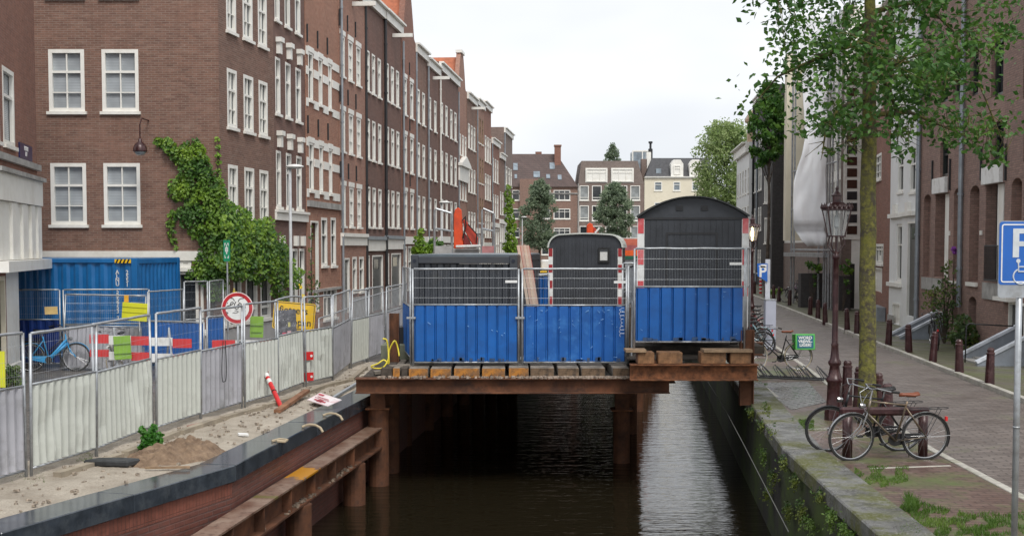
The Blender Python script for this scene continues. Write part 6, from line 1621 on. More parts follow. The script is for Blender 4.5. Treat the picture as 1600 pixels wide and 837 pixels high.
q = G(1174, 525); ornate(q.x + .0, q.y, 'ornate lamp post with a glowing lantern beside the round-roofed cabin', True)

# ------------------------------------------------------------ signs on the right bank
y = 12.0; S = y / F
xc = AT(1617, HOR, y).x; zt = AT(1600, 345, y).z; zb = AT(1600, 465, y).z; wS = 2 * (xc - AT(1560, HOR, y).x); hS = zt - zb
t = thing('parking_sign', 'blue disabled-parking sign on a galvanised pole at the right edge', 'sign', (xc, y, 0))
MB().prism([(p[0], p[1] + (zt + zb) / 2) for p in rrect(wS, hS, .03)], -.004, .0, 'y').build('backing', M_GALV, t)
blue_h = hS * .83; cz = zt - blue_h / 2 - .004
MB().prism([(p[0], p[1] + cz) for p in rrect(wS - .01, blue_h - .008, .028)], -.008, -.0045, 'y').build('blue_field', M_BSIGN, t)
f_ = frame_ring(wS - .05, blue_h - .05, .025, .012, -.011, -.0085); f_.v = [(v_[0], v_[1], v_[2] + cz) for v_ in f_.v]; f_.build('white_border', M_BWHITE, t)
pz = cz + blue_h * .16; mb = MB(); L0 = AT(1582, HOR, y).x - xc
pw = .058; z0 = AT(0, 402, y).z; z1 = AT(0, 357, y).z; Pw = .26
mb.b2(L0, L0 + pw, -.012, -.0085, z0, z1).b2(L0 + pw, L0 + Pw * .7, -.012, -.0085, z1 - pw * .8, z1).b2(L0 + pw, L0 + Pw * .7, -.012, -.0085, z1 - .165, z1 - .165 + pw * .8).b2(L0 + Pw * .7, L0 + Pw * .7 + pw, -.012, -.0085, z1 - .15, z1 - .015)
mb.build('letter_P', solid('sign_white', (.62, .66, .68), .4), t)
mb = MB(); hx = AT(1591, HOR, y).x - xc; hz = AT(0, 407.5, y).z; mb.tube([(hx, -.0115, hz), (hx, -.0085, hz)], .02, 12)
mb.tube([(hx, -.0105, hz - .02), (hx + .005, -.0105, hz - .10), (hx + .09, -.0105, hz - .10), (hx + .12, -.0105, hz - .17)], .008, 5); mb.tube([(hx, -.0105, hz - .055), (hx + .07, -.0105, hz - .055)], .006, 5)
wz = hz - .145; mb.tube([(hx + .025 + .07 * cos(a_), -.0105, wz + .07 * sin(a_)) for a_ in [radians(q_) for q_ in range(115, 345, 15)]], .007, 5)
mb.build('wheelchair_symbol', bpy.data.materials['sign_white'], t)
px_ = AT(1596, HOR, y).x - xc
MB().tube([(px_, .03, -.02), (px_, .03, zt - .02)], .030, 14).tube([(px_, .03, 1.38), (px_, .03, 1.4)], .033, 14).build('pole', M_GALV, t, smooth=True)
MB().b2(px_ - .04, px_ + .04, .0, .012, zb + .04, zb + .07).build('bracket', M_GALV, t)

y = G(1204, 545).y; xc = AT(1200.5, HOR, y).x
t = thing('parking_sign', 'small blue parking sign with a cut-off lower corner on a pale pole', 'sign', (xc, y, 0))
P = lambda px, py: (AT(px, py, y).x - xc, AT(px, py, y).z)
MB().prism([P(1183, 411.5), P(1183.5, 431), P(1199, 440.5), P(1199, 411.5)][::-1], -.02, 0, 'y').build('blue_panel', M_BSIGN, t)
text('letter_P', 'P', .46, M_BWHITE, t, (P(1191.4, 425)[0], -.022, P(0, 425)[1]), bold=.01)
a_ = P(1188, 417.7); b_ = P(1197.6, 413); nb = MB().b2(a_[0], b_[0], -.024, -.0205, a_[1], b_[1]).build('info_panel', M_BWHITE, t)
mb = MB(); 
MB().prism([P(1185, 415.5), P(1186.7, 414.2), P(1186.7, 416.8)], -.024, -.0205, 'y').build('arrow', M_BWHITE, t)
MB().b2(-.07, .07, .03, .1, 0, P(0, 405)[1]).build('pole', solid('pole_pale', (.55, .57, .62), .5), t)
t = thing('parking_meter', 'pale grey parking ticket cabinet below the small parking sign', 'parking meter', (AT(1204, HOR, y - .3).x, y - .3, 0))
z1 = AT(0, 468, y).z; MB().b2(-.16, .16, -.15, .15, 0, z1).build('cabinet', solid('cabinet_lilac', (.42, .44, .52), .45, var=.05), t, bevel=.015)
MB().b2(-.17, .17, -.16, .16, z1 + .002, z1 + .03).build('lid', M_GALV, t); MB().b2(-.155, .155, -.154, -.1505, z1 * .42, z1 * .43).b2(-.155, .155, -.154, -.1505, z1 * .2, z1 * .21).build('seams', M_IRON, t)
# red-white checkered plate
y2_ = G(1189, 460).y; c = AT(1188.5, 454, y2_); t = tag(MB().tube([(0, 0, 0), (0, 0, 1.0)], .09, 8).build('marker_post', M_REDW, None, (c.x, y2_, .07)), 'small red and white marker post under the small parking sign', 'marker post')
mb = MB()
for k in range(4): mb.tube([(0, 0, .12 + k * .24), (0, 0, .22 + k * .24)], .094, 8)
mb.build('white_bands', M_BWHITE, t)

# ------------------------------------------------------------ green-box bicycle and the tangle beside it
a = G(1247, 577.5); 
t = bicycle('black bicycle with a brown saddle and a green advertising crate on its carrier', M_FRB, M_SADB, (a.x, a.y, 0), radians(180 + 2), radians(4), 'bicycles near the ticket cabinet', style='women', steer=.5, tyre=solid('tyre_cream', (.35, .3, .22), .8))
bxp = MB().b2(-.40, .10, -.20, .14, .50, .90).build('crate', solid('crate_green', (.10, .48, .10), .45), t, bevel=.015)
# panel faces the camera: the bicycle's left side after the half turn
pn = MB().b2(-.355, .055, .141, .147, .545, .86).build('panel', solid('panel_teal', (.01, .13, .20), .45), bxp)
for i, (s_, z) in enumerate((('WORD', .80), ('VRIJWIL-', .71), ('LIGER!', .62))):
    text('lettering', s_, .105 if i != 1 else .092, M_BWHITE, pn, (-.15, .149, z), rot=(radians(90), 0, pi), bold=.004)
rnd = random.Random(6)
pal = [(.02, .02, .02), (.3, .45, .5), (.05, .05, .06), (.35, .03, .04), (.4, .42, .42), (.02, .03, .05)]
lab = ['black', 'pale blue', 'dark grey', 'dark red', 'silver', 'navy']
for i in range(5):
    px = 1183 + i * 1.5; py = 556 - i * 9; q = G(px, py)
    bicycle('%s bicycle in the crowd behind the ornate lit lamp post, %s from the camera' % (lab[i], ORD[i]), solid('bike_paint_%d' % i, pal[i], .35), M_BLACK, (q.x + .15, q.y, 0), radians(155 + rnd.uniform(-20, 25)), radians(rnd.uniform(-5, 5)), 'bicycles near the ticket cabinet', style='women', steer=rnd.uniform(-.5, .5))
q = G(1218, 592)
t = thing('bicycle_stand', 'low tangled grey metal bicycle stand lying by the green-box bicycle', 'bicycle stand', (q.x - .55, q.y, 0), radians(-8))
mb = MB(); mb.tube([(-.1, 0, .05), (1.5, -.5, .05)], .02, 6).tube([(0.1, .35, .05), (1.7, -.15, .05)], .02, 6)
for k in range(7):
    u = k / 6; x = 1.5 * u + random.uniform(-.08, .08); yy = -.5 * u + random.uniform(-.06, .06)
    mb.tube([(x, yy, .05), (x - .15, yy + .1, .3), (x - .1, yy + .3, .34), (x + .15, yy + .35, .06), (x + .2, yy + .35, .05), (x - .05, yy + .32, .3), (x - .08, yy + .1, .26), (x + .06, yy, .05)], .011, 5)
mb.build('stand_frame', solid('stand_dark', (.07, .072, .075), .6, .4), t)
# bicycles at the dark wall
for i, (px, py, col, lb) in enumerate(((1238, 473, (.02, .02, .025), 'black'), (1251, 468, (.30, .16, .28), 'mauve'), (1258, 470, (.3, .32, .33), 'grey'))):
    q = G(px, py, .07); bicycle('%s bicycle parked against the dark wall beyond the scaffold' % lb, solid('wallbike_%d' % i, col, .4), M_BLACK, (q.x + .4, q.y, .07), radians(118 + 16 * i), radians(3), 'bicycles at the dark wall', style='women', steer=.3)
# wheel by the stairs
q = G(1461, 545, .07); bicycle('bicycle standing end-on between the far stair wall and the shrub', M_FRB, M_BLACK, (q.x - .1, q.y - .5, .07), radians(80), radians(-4), None, style='women')

# ------------------------------------------------------------ left bank bicycles
MB_BL = solid('bike_sky_blue', (.02, .28, .58), .35)
q = G(48, 580); bicycle('sky blue city bicycle leaning in front of the dark blue panel', MB_BL, M_BLACK, (q.x, q.y, 0), radians(8), radians(-5), 'bicycles behind the hoarding', style='chunky', steer=-.15, grip=M_BLACK)
q = G(58, 577); bicycle('black bicycle tangled behind the sky blue one', M_FRB, M_BLACK, (q.x - .35, q.y + .45, 0), radians(5), radians(4), 'bicycles behind the hoarding', style='women', steer=.3)
q = G(40, 575); bicycle('grey bicycle with cream tyres behind the sky blue one', solid('bike_grey', (.2, .21, .22), .4), M_BLACK, (q.x - .3, q.y + .9, 0), radians(-6), radians(2), 'bicycles behind the hoarding', style='men', steer=-.3, tyre=solid('tyre_cream', (.35, .3, .22), .8))
q = G(165, 585); bicycle('white bicycle seen head-on in front of the striped barrier', solid('bike_white', (.72, .70, .66), .4), M_BLACK, (q.x + .25, q.y + 1.0, 0), radians(-97), radians(5), 'bicycles behind the hoarding', style='chunky', fender=M_BWHITE, steer=.2, tyre=solid('tyre_cream', (.35, .3, .22), .8))

# ------------------------------------------------------------ stairs with grey side walls
M_STW = solid('stair_grey', (.25, .28, .32), .6, var=.1, dirt=(.17, .18, .19)); M_STC = solid('stair_coping', (.62, .66, .72), .5, dirt=(.25, .27, .28))
def stoop(fa, fb, label, zt, group='front stairs of the right-hand houses', rail=False):
    A_ = G(fa[0], fa[1], .07); B_ = G(fb[0], fb[1], .07)        # feet of the far and near side wall
    yc_ = (A_.y + B_.y) / 2; t = thing('front_steps', label, 'stairs', (min(A_.x, B_.x), yc_, .07), atan2(-.0875, 1) - pi / 2 + pi / 2, group)
    t.rotation_euler = (0, 0, -math.atan(.0875)); hw = abs(A_.y - B_.y) / 2; D = RX(yc_) - t.location.x
    for s, nm in ((1, 'side_wall'), (-1, 'side_wall')):
        poly = [(0, 0), (D, 0), (D, zt), (D * .98, zt), (0, .05)]
        w_ = MB().prism(poly, s * hw - .07, s * hw + .07, 'y').build(nm, M_STW, t)
        dx, dz = D * .98, zt - .05; ln = hypot(dx, dz)
        MB().box((dx / 2, s * hw, .05 + dz / 2 + .045), (ln + .04, .2, .07), M=Matrix.Rotation(-atan2(dz, dx), 3, 'Y')).build('coping', M_STC, w_)
    mb = MB(); n_ = 5
    for k in range(n_): mb.b2(D * (k + .3) / (n_ + .5), D, -hw + .072, hw - .072, zt * .25 * k / n_, zt * .25 * (k + 1) / n_)
    mb.build('steps', M_STONE, t)
    return t, D, hw
stoop((1394, 525), (1409, 529.5), 'far pair of sloping grey stair walls below the brick house, left of the shrub', .82)
t, D, hw = stoop((1504, 561), (1531, 571), 'near pair of sloping grey stair walls with a black handrail', .86)
MB().tube([(-.05, -hw * .0, .0), (-.03, 0, .95), (.05, 0, 1.02), (.2, 0, 1.0), (1.15, 0, .95 - 0)], .018, 6).build('handrail', M_IRON, t, smooth=True)

# ------------------------------------------------------------ scaffold and sheeting
ys_ = 68.0
t = thing('scaffold', 'galvanised scaffold tower in front of the cream building', 'scaffold')
mb = MB(); 
for px in (1236.5, 1240.5, 1279, 1287.5, 1291, 1295, 1299.5, 1308):
    a = AT(px, HOR, ys_ - (px - 1236) * .12); mb.tube([(a.x, a.y, 0), (a.x, a.y, 14)], .05, 6)
for z in (2.9, 5.0, 7.0, 9.0, 11.0, 13):
    a = AT(1236.5, HOR, ys_); b_ = AT(1308, HOR, ys_ - 8.5); mb.tube([(a.x, a.y, z), (b_.x, b_.y, z)], .04, 6)
mb.build('tubes', M_GALV, t)
a = AT(1233, HOR, ys_ + .3); b_ = AT(1296, HOR, ys_ - 7); d_ = b_ - a
MB().b2(0, d_.length, -.3, .5, 2.55, 2.75).build('platform', M_GALV, t, (a.x, a.y, 0), (0, 0, atan2(d_.y, d_.x)))
m, nt, b = nodes('tarp_white'); v = objvec(nt); b.inputs['Roughness'].default_value = .9
nt.links.new(mixc(nt, ramp(nt, noise(nt, .6, v, 4), .3, .7), (.70, .72, .75), (.80, .82, .84)), b.inputs['Base Color'])
mb = MB(); rows = 44; cols = 30; yT = 60.5
rnd = random.Random(9)
edge = [(213, 1258, 1293), (240, 1253, 1292), (262, 1246, 1291), (285, 1240, 1291), (330, 1239, 1290), (352, 1240, 1290), (365, 1247, 1291), (378, 1254, 1292), (384, 1262, 1290)]
def er(py):
    if py < 213: return 1258 - (213 - py) * .05, 1293
    for (a, b_) in zip(edge, edge[1:]):
        if py <= b_[0]:
            u = (py - a[0]) / (b_[0] - a[0]); return a[1] + (b_[1] - a[1]) * u, a[2] + (b_[2] - a[2]) * u
    return edge[-1][1:]
for j in range(rows + 1):
    py = 20 + (384 - 20) * j / rows; l_, r_ = er(py)
    for i in range(cols + 1):
        u = i / cols; p = AT(l_ + (r_ - l_) * u, py, yT)
        fold = .30 * mnoise.noise(Vector((u * 4 + py * .02, py * .022, 2))) + .10 * mnoise.noise(Vector((u * 11 - py * .04, py * .03, 7))) + .5 * mnoise.noise(Vector((u * 2, py * .02, 5)))
        mb.v.append((p.x, p.y + fold * .3 + (.25 if abs(py - 358) < 5 else 0), p.z))
for j in range(rows):
    for i in range(cols): a = j * (cols + 1) + i; mb.f.append((a, a + 1, a + cols + 2, a + cols + 1))
tag(mb.build('tarpaulin', m, smooth=True, solidify=.02), 'tall white sheet draped and twisted over the scaffold', 'tarpaulin')
tag(MB().b2(0, 1.2, 0, .6, 3.4, 14).build('cladding_panel', M_CREAM, None, (AT(1224, HOR, 74).x, 73.5, 0)), 'cream slatted panel column left of the white sheet', 'cladding')
# low wall with planters in front of the cream building
for i, (p0, p1, py, lab) in enumerate(((1252, 1300, 396, 'dark brick garden wall behind the lamp post'), (1312, 1330, 402, 'dark brick pier overgrown with green right of the lamp post'))):
    y = 63 - i * 3; a = XB(p0, y); b_ = XB(p1, y); z = AT(0, 427, y).z if i == 0 else AT(0, 431, y).z
    tag(MB().b2(0, b_ - a, 0, .6, 0, z).build('garden_wall', M_BLK, None, (a, y, .0)), lab, 'wall')

# ------------------------------------------------------------ vegetation
random.seed(101)
def blob_leaves(mb, c, r, n, size, squash=.8):
    c = Vector(c)
    for _ in range(n):
        d = Vector((random.gauss(0, 1), random.gauss(0, 1), random.gauss(0, 1))).normalized() * r * random.random() ** .4
        d.z *= squash; mb.leaf(c + d, size, (0, 0, .3))
def tree(name, label, base, trunk_h, trunk_r, crown, nclump, per, leaf, mat, clump_r, shape='oval', group=None, lean=(0, 0), seed=1, bark=None):
    """crown: (cx, cy, z0, z1, rx, ry) in metres relative to the base"""
    random.seed(seed)
    t = thing(name, label, 'tree', base, group=group)
    cx, cy, z0, z1, rx, ry = crown; mb = MB(); br = MB()
    top = Vector((cx * .8, cy * .8, z0 + (z1 - z0) * .75))
    P = [Vector((0, 0, -.1))]
    for k in range(1, 7): u = k / 6; P.append(Vector((0, 0, 0)).lerp(top, u) + Vector((random.gauss(0, .03), random.gauss(0, .03), 0)) * (trunk_r / .15))
    br.tube(P, [trunk_r * 1.25] + [trunk_r * (1 - .75 * k / 6) for k in range(1, 7)], 10)
    for i in range(nclump):
        u = random.random(); a = random.uniform(0, 2 * pi); rr = random.random() ** .5
        if shape == 'oval': w_ = sin(pi * min(1, .2 + u * .78)) ** .8
        elif shape == 'cone': w_ = min(1, (1 - u) * 1.25 + .08) * (1 if u > .12 else .65)
        elif shape == 'broad': w_ = sin(pi * (.2 + u * .7)) ** .6
        else: w_ = 1
        c = Vector((cx + rx * w_ * rr * cos(a), cy + ry * w_ * rr * sin(a), z0 + (z1 - z0) * u))
        blob_leaves(mb, c, clump_r * random.uniform(.6, 1.2), per, leaf)
        if i % 3 == 0:
            s = P[3].lerp(P[6], min(.95, u)); m_ = s.lerp(c, .5) + Vector((0, 0, .1))
            br.tube([s, m_, c], [trunk_r * .25, trunk_r * .15, trunk_r * .05], 5)
    br.build('trunk', bark or M_BARK, t, smooth=True); mb.build('crown', mat, t); return t
# far round trees at the end of the canal
def fartree(px, pyt, pyb, w_px, Y, label, mat, shape='cone', n=150, seed=1, name='tree'):
    S = Y / F; zt = AT(px, pyt, Y).z; zb = AT(px, pyb, Y).z; rx = w_px * S / 2; b_ = AT(px, HOR, Y)
    return tree(name, label, (b_.x, Y, 0), zb, .14, (0, 0, zb, zt, rx, rx * .8), n, 46, .28, mat, rx * .30, shape, seed=seed)
fartree(843, 284, 388, 58, 135, 'dark green young tree in front of the brown tiled-roof building', M_FARL, 'oval', n=170, seed=4)
fartree(960, 287, 372, 58, 138, 'dark green young tree in front of the brown apartment block', M_FARL, 'oval', n=150, seed=5)
fartree(957, 226, 262, 30, 210, 'treetop showing above the flat roof of the brown apartment block', M_FARL, n=60, seed=6)
fartree(1134, 196, 345, 104, 125, 'large pale green tree rising behind the round-roofed cabin', M_FARLY, 'broad', n=330, seed=7)
fartree(1103, 290, 345, 50, 132, 'small variegated pale tree left of the large pale one', leafmat('variegated', (.18, .2, .1), (.35, .36, .22), (.42, .38, .28)), 'oval', n=60, seed=8)
fartree(1200, 130, 258, 60, 84, 'dark green tree crown hanging over the black building', M_NEARL, 'oval', n=90, seed=9)

# mossy tree on the quay
m, nt, b = nodes('bark_mossy'); v = objvec(nt)
c = mixc(nt, ramp(nt, noise(nt, 5, v, 5, .7), .42, .62), (.06, .05, .034), (.145, .14, .028)); c = mixc(nt, ramp(nt, noise(nt, 14, v, 4), .5, .7), c, (.20, .185, .04))
c = mixc(nt, ramp(nt, noise(nt, 3.1, v, 5), .58, .68), c, (.07, .06, .045)); nt.links.new(c, b.inputs['Base Color']); b.inputs['Roughness'].default_value = .95; bump(nt, b, noise(nt, 18, v, 6, .7), 1, .03)
q = G(1356, 660); Y = q.y; S = Y / F
t = thing('street_tree', 'tree with a straight yellow-green mossy trunk standing among the bollards', 'tree', (q.x, Y, 0))
def pt(px, py, dy=0): p = AT(px, py, Y + dy); return Vector((p.x - q.x, dy, p.z))
br = MB(); trunk = [Vector((0, 0, -.1)), pt(1355, 600), pt(1356, 500), pt(1355, 430), pt(1357, 360), pt(1356, 300), pt(1358, 240), pt(1358, 150), pt(1360, 40), pt(1357, -80), pt(1362, -200)]
br.tube(trunk, [.20, .155, .142, .14, .138, .138, .13, .115, .10, .08, .05], 14)
mb = MB(); random.seed(17)
branches = [((1358, 180), (1420, 175), (1480, 200), (1530, 222), 1.2), ((1358, 150), (1310, 170), (1290, 205), (1285, 240), -.8), ((1360, 120), (1440, 120), (1530, 130), (1570, 230), -1.0), ((1360, 60), (1280, 90), (1215, 120), (1180, 160), .8), ((1359, 20), (1440, 0), (1500, 60), (1545, 90), .5),
            ((1360, 100), (1390, 140), (1405, 190), (1408, 215), 1.5), ((1360, -40), (1290, -60), (1230, -40), (1200, 0), -1), ((1360, -60), (1430, -90), (1500, -90), (1580, -40), -.5), ((1358, 190), (1345, 200), (1330, 215), (1318, 225), -1.3), ((1358, 30), (1350, 40), (1330, 60), (1310, 60), 2.2), ((1360, 80), (1370, 90), (1400, 100), (1420, 90), -2.4)]
nodesL = []
for (p0, p1, p2, p3, dy) in branches:
    Q = [pt(*p0), pt(p1[0], p1[1], dy * .4), pt(p2[0], p2[1], dy * .8), pt(p3[0], p3[1], dy)]
    br.tube(Q, [.05, .035, .02, .008], 6)
    for k in range(26):
        u = random.uniform(.25, 1) * 3; i = min(2, int(u)); f = u - i; c = Q[i].lerp(Q[i + 1], f) + Vector((random.gauss(0, .28), random.gauss(0, .35), random.gauss(0, .2)))
        br.tube([Q[i].lerp(Q[i + 1], f), c], [.008, .003], 4); nodesL.append(c)
def tprof(c):
    p = Vector((c.x + q.x, c.y + Y, c.z)); dd = p - CAM; zz = dd.y * cos(TH) - dd.z * sin(TH); return CX + F * dd.x / zz, CY - F * (dd.y * sin(TH) + dd.z * cos(TH)) / zz
low = [(1297, 240), (1310, 232), (1318, 222), (1325, 246), (1340, 226), (1338, 214), (1392, 222), (1403, 232), (1405, 245), (1415, 225), (1420, 238), (1398, 216), (1461, 222), (1478, 232), (1490, 222), (1500, 228), (1510, 224), (1520, 232), (1530, 240), (1540, 246), (1550, 256), (1558, 244), (1565, 254), (1545, 228), (1528, 220), (1570, 245), (1536, 232), (1548, 240), (1512, 216), (1484, 214), (1560, 236)]
for px, py in low:
    c = pt(px, py, random.uniform(-.5, .5)); 
    for _ in range(9):
        mb.leaf(c + Vector((random.gauss(0, .07), random.gauss(0, .12), random.gauss(0, .06))), .13, (0, 0, .6))
    br.tube([c, c + Vector((random.gauss(0, .1), 0, .5))], [.003, .008], 4)
for c in nodesL:
    for _ in range(16):
        p = c + Vector((random.gauss(0, .24), random.gauss(0, .28), random.gauss(0, .2)))
        px, py = tprof(p)
        if py < 214: mb.leaf(p, .13, (0, 0, .5))
for _ in range(210):    # leafy twigs filling the crown above
    px = random.uniform(1200, 1600); py = random.uniform(-190, 165)
    if ((px - 1395) / 200) ** 2 + ((py + 10) / 185) ** 2 > 1: continue
    c = pt(px, py, random.uniform(-2.0, 2.0)); tw = min(nodesL, key=lambda n_: (n_ - c).length)
    e_ = c + Vector((random.gauss(0, .2), random.gauss(0, .2), random.uniform(-.2, .1)))
    br.tube([tw, tw.lerp(c, .6) + Vector((0, 0, .08)), c, e_], [.007, .006, .004, .002], 4)
    for k in range(26):
        s_ = random.random(); mb.leaf(c.lerp(e_, s_) + Vector((random.gauss(0, .16), random.gauss(0, .16), random.gauss(0, .12))), .12, (0, 0, .5))
br.build('trunk', m, t, smooth=True); mb.build('crown', M_NEARL, t)

# ivy on the corner building
ivy = [(247, 222, 8), (256, 226, 10), (266, 232, 11), (275, 240, 13), (284, 248, 14), (262, 222, 8), (293, 230, 10), (300, 240, 12), (305, 222, 7), (310, 232, 9), (313, 248, 12), (305, 262, 15), (292, 262, 13), (320, 260, 12), (323, 275, 14),
       (306, 282, 20), (286, 285, 14), (272, 290, 11), (270, 302, 9), (283, 300, 12), (325, 296, 18), (300, 305, 17), (278, 308, 8), (340, 305, 16), (318, 322, 20), (338, 330, 20), (300, 325, 13), (345, 348, 22),
       (322, 345, 18), (300, 340, 14), (285, 334, 11), (270, 338, 9), (266, 350, 7), (268, 365, 7), (272, 376, 6), (274, 388, 4), (290, 348, 9), (305, 362, 12), (330, 368, 22), (348, 385, 24), (330, 395, 20), (318, 412, 17), (325, 432, 18), (340, 440, 18), (316, 425, 12), (302, 425, 9), (296, 432, 7), (335, 460, 12), (345, 420, 20)]
strand = [(340, 218, 4), (341, 230, 4), (341, 242, 5), (342, 255, 4), (341, 268, 5), (343, 280, 6), (345, 292, 7), (347, 304, 8), (322, 250, 6), (316, 236, 6)]
bush = [(362, 350, 18), (375, 365, 22), (372, 335, 14), (360, 322, 10), (382, 340, 12), (392, 372, 26), (412, 360, 18), (418, 350, 12), (410, 385, 28), (385, 395, 26), (365, 390, 22), (430, 380, 18), (436, 398, 20), (420, 410, 22), (395, 418, 20), (372, 425, 16), (445, 412, 16), (452, 428, 14), (460, 440, 12), (468, 426, 8), (355, 408, 18), (440, 440, 12), (432, 455, 10), (445, 462, 9), (448, 480, 7), (425, 430, 14), (405, 440, 8), (380, 345, 9), (400, 352, 10)]
t = thing('climbing_ivy', 'dense green ivy climbing the corner of the brown building and bulging over its canal side', 'ivy', (cr.x, YC, 0))
mb = MB(); mb2 = MB(); o = Vector((cr.x, YC, 0)); random.seed(55)
for (px, py, r) in ivy + strand:
    n_ = int(r * r * .62)
    for _ in range(n_):
        a = random.uniform(0, 6.28); rr = r * random.random() ** .55; p = AT(px + rr * cos(a), py + rr * sin(a), YC - .03 - random.random() ** 2 * .3 * min(1, r / 12))
        (mb2 if ((px < 300 and py < 310 and random.random() < .35) or (px, py, r) in strand) else mb).leaf(p - o, .115, (.1, -.9, .35))
ex = corner_side.ex; nrm = -corner_side.ey
for (px, py, r) in bush:
    for _ in range(int(r * r * .75)):
        a = random.uniform(0, 6.28); rr = r * random.random() ** .55; x_, y_ = px + rr * cos(a), py + rr * sin(a)
        d = ray(x_, y_); tt = (corner_side.P0 - CAM).dot(corner_side.ey) / d.dot(corner_side.ey)
        tt *= 1 - random.random() * .03 * min(1.2, r / 14) - .004
        top = (py < 380 or random.random() < .3) and random.random() < .55
        (mb2 if top else mb).leaf(CAM + d * tt - o, .135, (.5, -.6, .5))
mb.build('foliage', M_IVY, t); mb2.build('young_foliage', M_IVYL, t)
st = MB(); P = [AT(x_, y_, YC - .04) - o for x_, y_ in ((330, 500), (332, 440), (325, 390), (330, 340), (318, 290), (300, 260), (275, 235), (250, 222))]; st.tube(P, [.05, .045, .04, .035, .03, .02, .012, .006], 6)
P = [AT(x_, y_, YC - .05) - o for x_, y_ in ((336, 480), (338, 400), (340, 300), (341, 216))]; st.tube(P, [.04, .03, .02, .01], 6); st.build('stems', M_BARK, t)
 
for px, py in ((366, 455), (470, 448), (473, 463)):
    mb = MB(); c = AT(px, py, 33.5) - o; 
    for _ in range(7): mb.leaf(c + Vector((random.gauss(0, .03), random.gauss(0, .03), random.gauss(0, .03))), .07, (0, -1, .2))
    mb.build('yellow_flower', solid('flower_yellow', (.8, .6, .03), .5), t)


def shrub(name, label, blobs, Y, mat, leaf, dens, cat='shrub', group=None, stems=True, dy=.4):
    b_ = AT(blobs[0][0], HOR, Y); t = thing(name, label, cat, (b_.x, Y, 0), group=group); mb = MB(); o = Vector((b_.x, Y, 0)); st = MB()
    for (px, py, r) in blobs:
        S = Y / F
        for _ in range(int(r * r * dens)):
            a = random.uniform(0, 6.28); rr = r * random.random() ** .55; yy = random.uniform(-1, 1) * dy * min(1, r * S / .4 + .3)
            p = AT(px + rr * cos(a), py + rr * sin(a), Y + yy); p.z = max(.02, p.z); mb.leaf(p - o, leaf, (0, -.4, .5))
        c = AT(px, py, Y) - o; 
        if c.z > .1: st.tube([(0, 0, 0), (c.x * .4, 0, c.z * .6), c], [.02, .012, .004], 5)
    mb.build('leaves', mat, t)
    if st.v: st.build('stems', M_BARK, t)
    return t
shrub('shrub', 'tall flowering shrub against the warm brick house between the drainpipes', [(1478, 420, 8), (1484, 412, 6), (1472, 418, 5), (1476, 440, 10), (1484, 452, 13), (1470, 458, 12), (1458, 455, 9), (1447, 460, 8), (1490, 470, 13), (1475, 480, 14), (1462, 475, 12), (1482, 500, 14), (1470, 500, 12), (1490, 515, 10), (1480, 525, 9), (1445, 478, 6), (1492, 424, 5), (1496, 450, 5)], 39.8, M_BUSH, .11, .42)
shrub('shrub', 'round bush with yellowish leaves left of the near stair walls', [(1505, 505, 14), (1512, 520, 16), (1498, 525, 14), (1508, 538, 13), (1495, 540, 8), (1520, 535, 9), (1525, 522, 6), (1490, 530, 6), (1500, 498, 7)], 37.8, M_BUSH, .16, .42)
shrub('weed', 'leafy green weed growing on the sand beside the soil heap', [(236, 678, 8), (230, 688, 10), (244, 690, 10), (224, 700, 8), (238, 700, 10), (222, 672, 6), (248, 682, 7), (230, 706, 7), (247, 700, 7), (240, 668, 5)], G(236, 708).y, leafmat('weed_leaf', (.03, .13, .015), (.07, .24, .025), (.13, .32, .04)), .07, 2.0, 'plant', dy=.15)
shrub('weed', 'green plants at the foot of the white column at the left edge', [(10, 590, 12), (22, 580, 10), (5, 600, 12), (25, 597, 9), (15, 575, 7), (36, 600, 6)], 28, M_BUSH, .09, .8, 'plant', dy=.2)
tag(MB().b2(0, .12, 0, .02, 0, .5).build('plastic_sheet', M_YGREEN, None, (AT(-10, HOR, 17.6).x, 17.6, 1.15)), 'strip of yellow-green sheet on the fence at the left edge', 'plastic sheet')
shrub('climbing_vine', 'bright yellow-green vine covering the last houses of the left row', [(795, 293, 4), (793, 303, 6), (796, 315, 7), (794, 328, 8), (797, 342, 8), (799, 355, 8), (797, 368, 8), (800, 380, 9), (798, 392, 9), (801, 400, 8), (790, 385, 6)], 108, M_IVYL, .30, 1.6, 'vine', dy=.8)
shrub('shrub', 'light green shrub above the hoarding between the reddish houses', [(657, 362, 5), (655, 375, 8), (660, 388, 11), (652, 392, 9), (668, 392, 8), (674, 388, 6)], 60, M_IVYL, .2, 1.2, dy=.5)
shrub('shrub', 'dark green shrub beside the light green one behind the guard rail', [(678, 378, 7), (684, 386, 8), (672, 384, 6), (688, 380, 4)], 63, M_IVY, .2, 1.2, dy=.5)
shrub('climbing_plant', 'thin climbing plant by the entrance of the orange brick house', [(486, 352, 3), (487, 370, 5), (485, 390, 4), (487, 410, 4), (486, 430, 7), (492, 445, 8), (484, 450, 7), (490, 465, 9), (482, 475, 6), (497, 478, 5)], 40.5, M_BUSH, .10, .55, 'plant', dy=.2)
shrub('climbing_plant', 'green creeper hanging over the garden wall behind the lamp post', [(1268, 415, 6), (1275, 420, 7), (1283, 416, 6), (1262, 412, 4), (1272, 432, 4), (1274, 445, 3), (1288, 420, 4)], 62.5, M_IVY, .18, .9, 'plant', dy=.3)
shrub('climbing_plant', 'green creeper on the brick pier right of the lamp post', [(1318, 418, 6), (1325, 422, 7), (1322, 440, 5), (1326, 455, 4), (1330, 425, 5), (1325, 410, 5)], 59.4, M_IVY, .18, .9, 'plant', dy=.2)
shrub('weed', 'low plants at the foot of the dark grey building', [(1206, 456, 4), (1212, 458, 4), (1218, 455, 5), (1222, 460, 3), (1203, 462, 3)], 80, M_IVYL, .2, 1.0, 'plant', dy=.3)
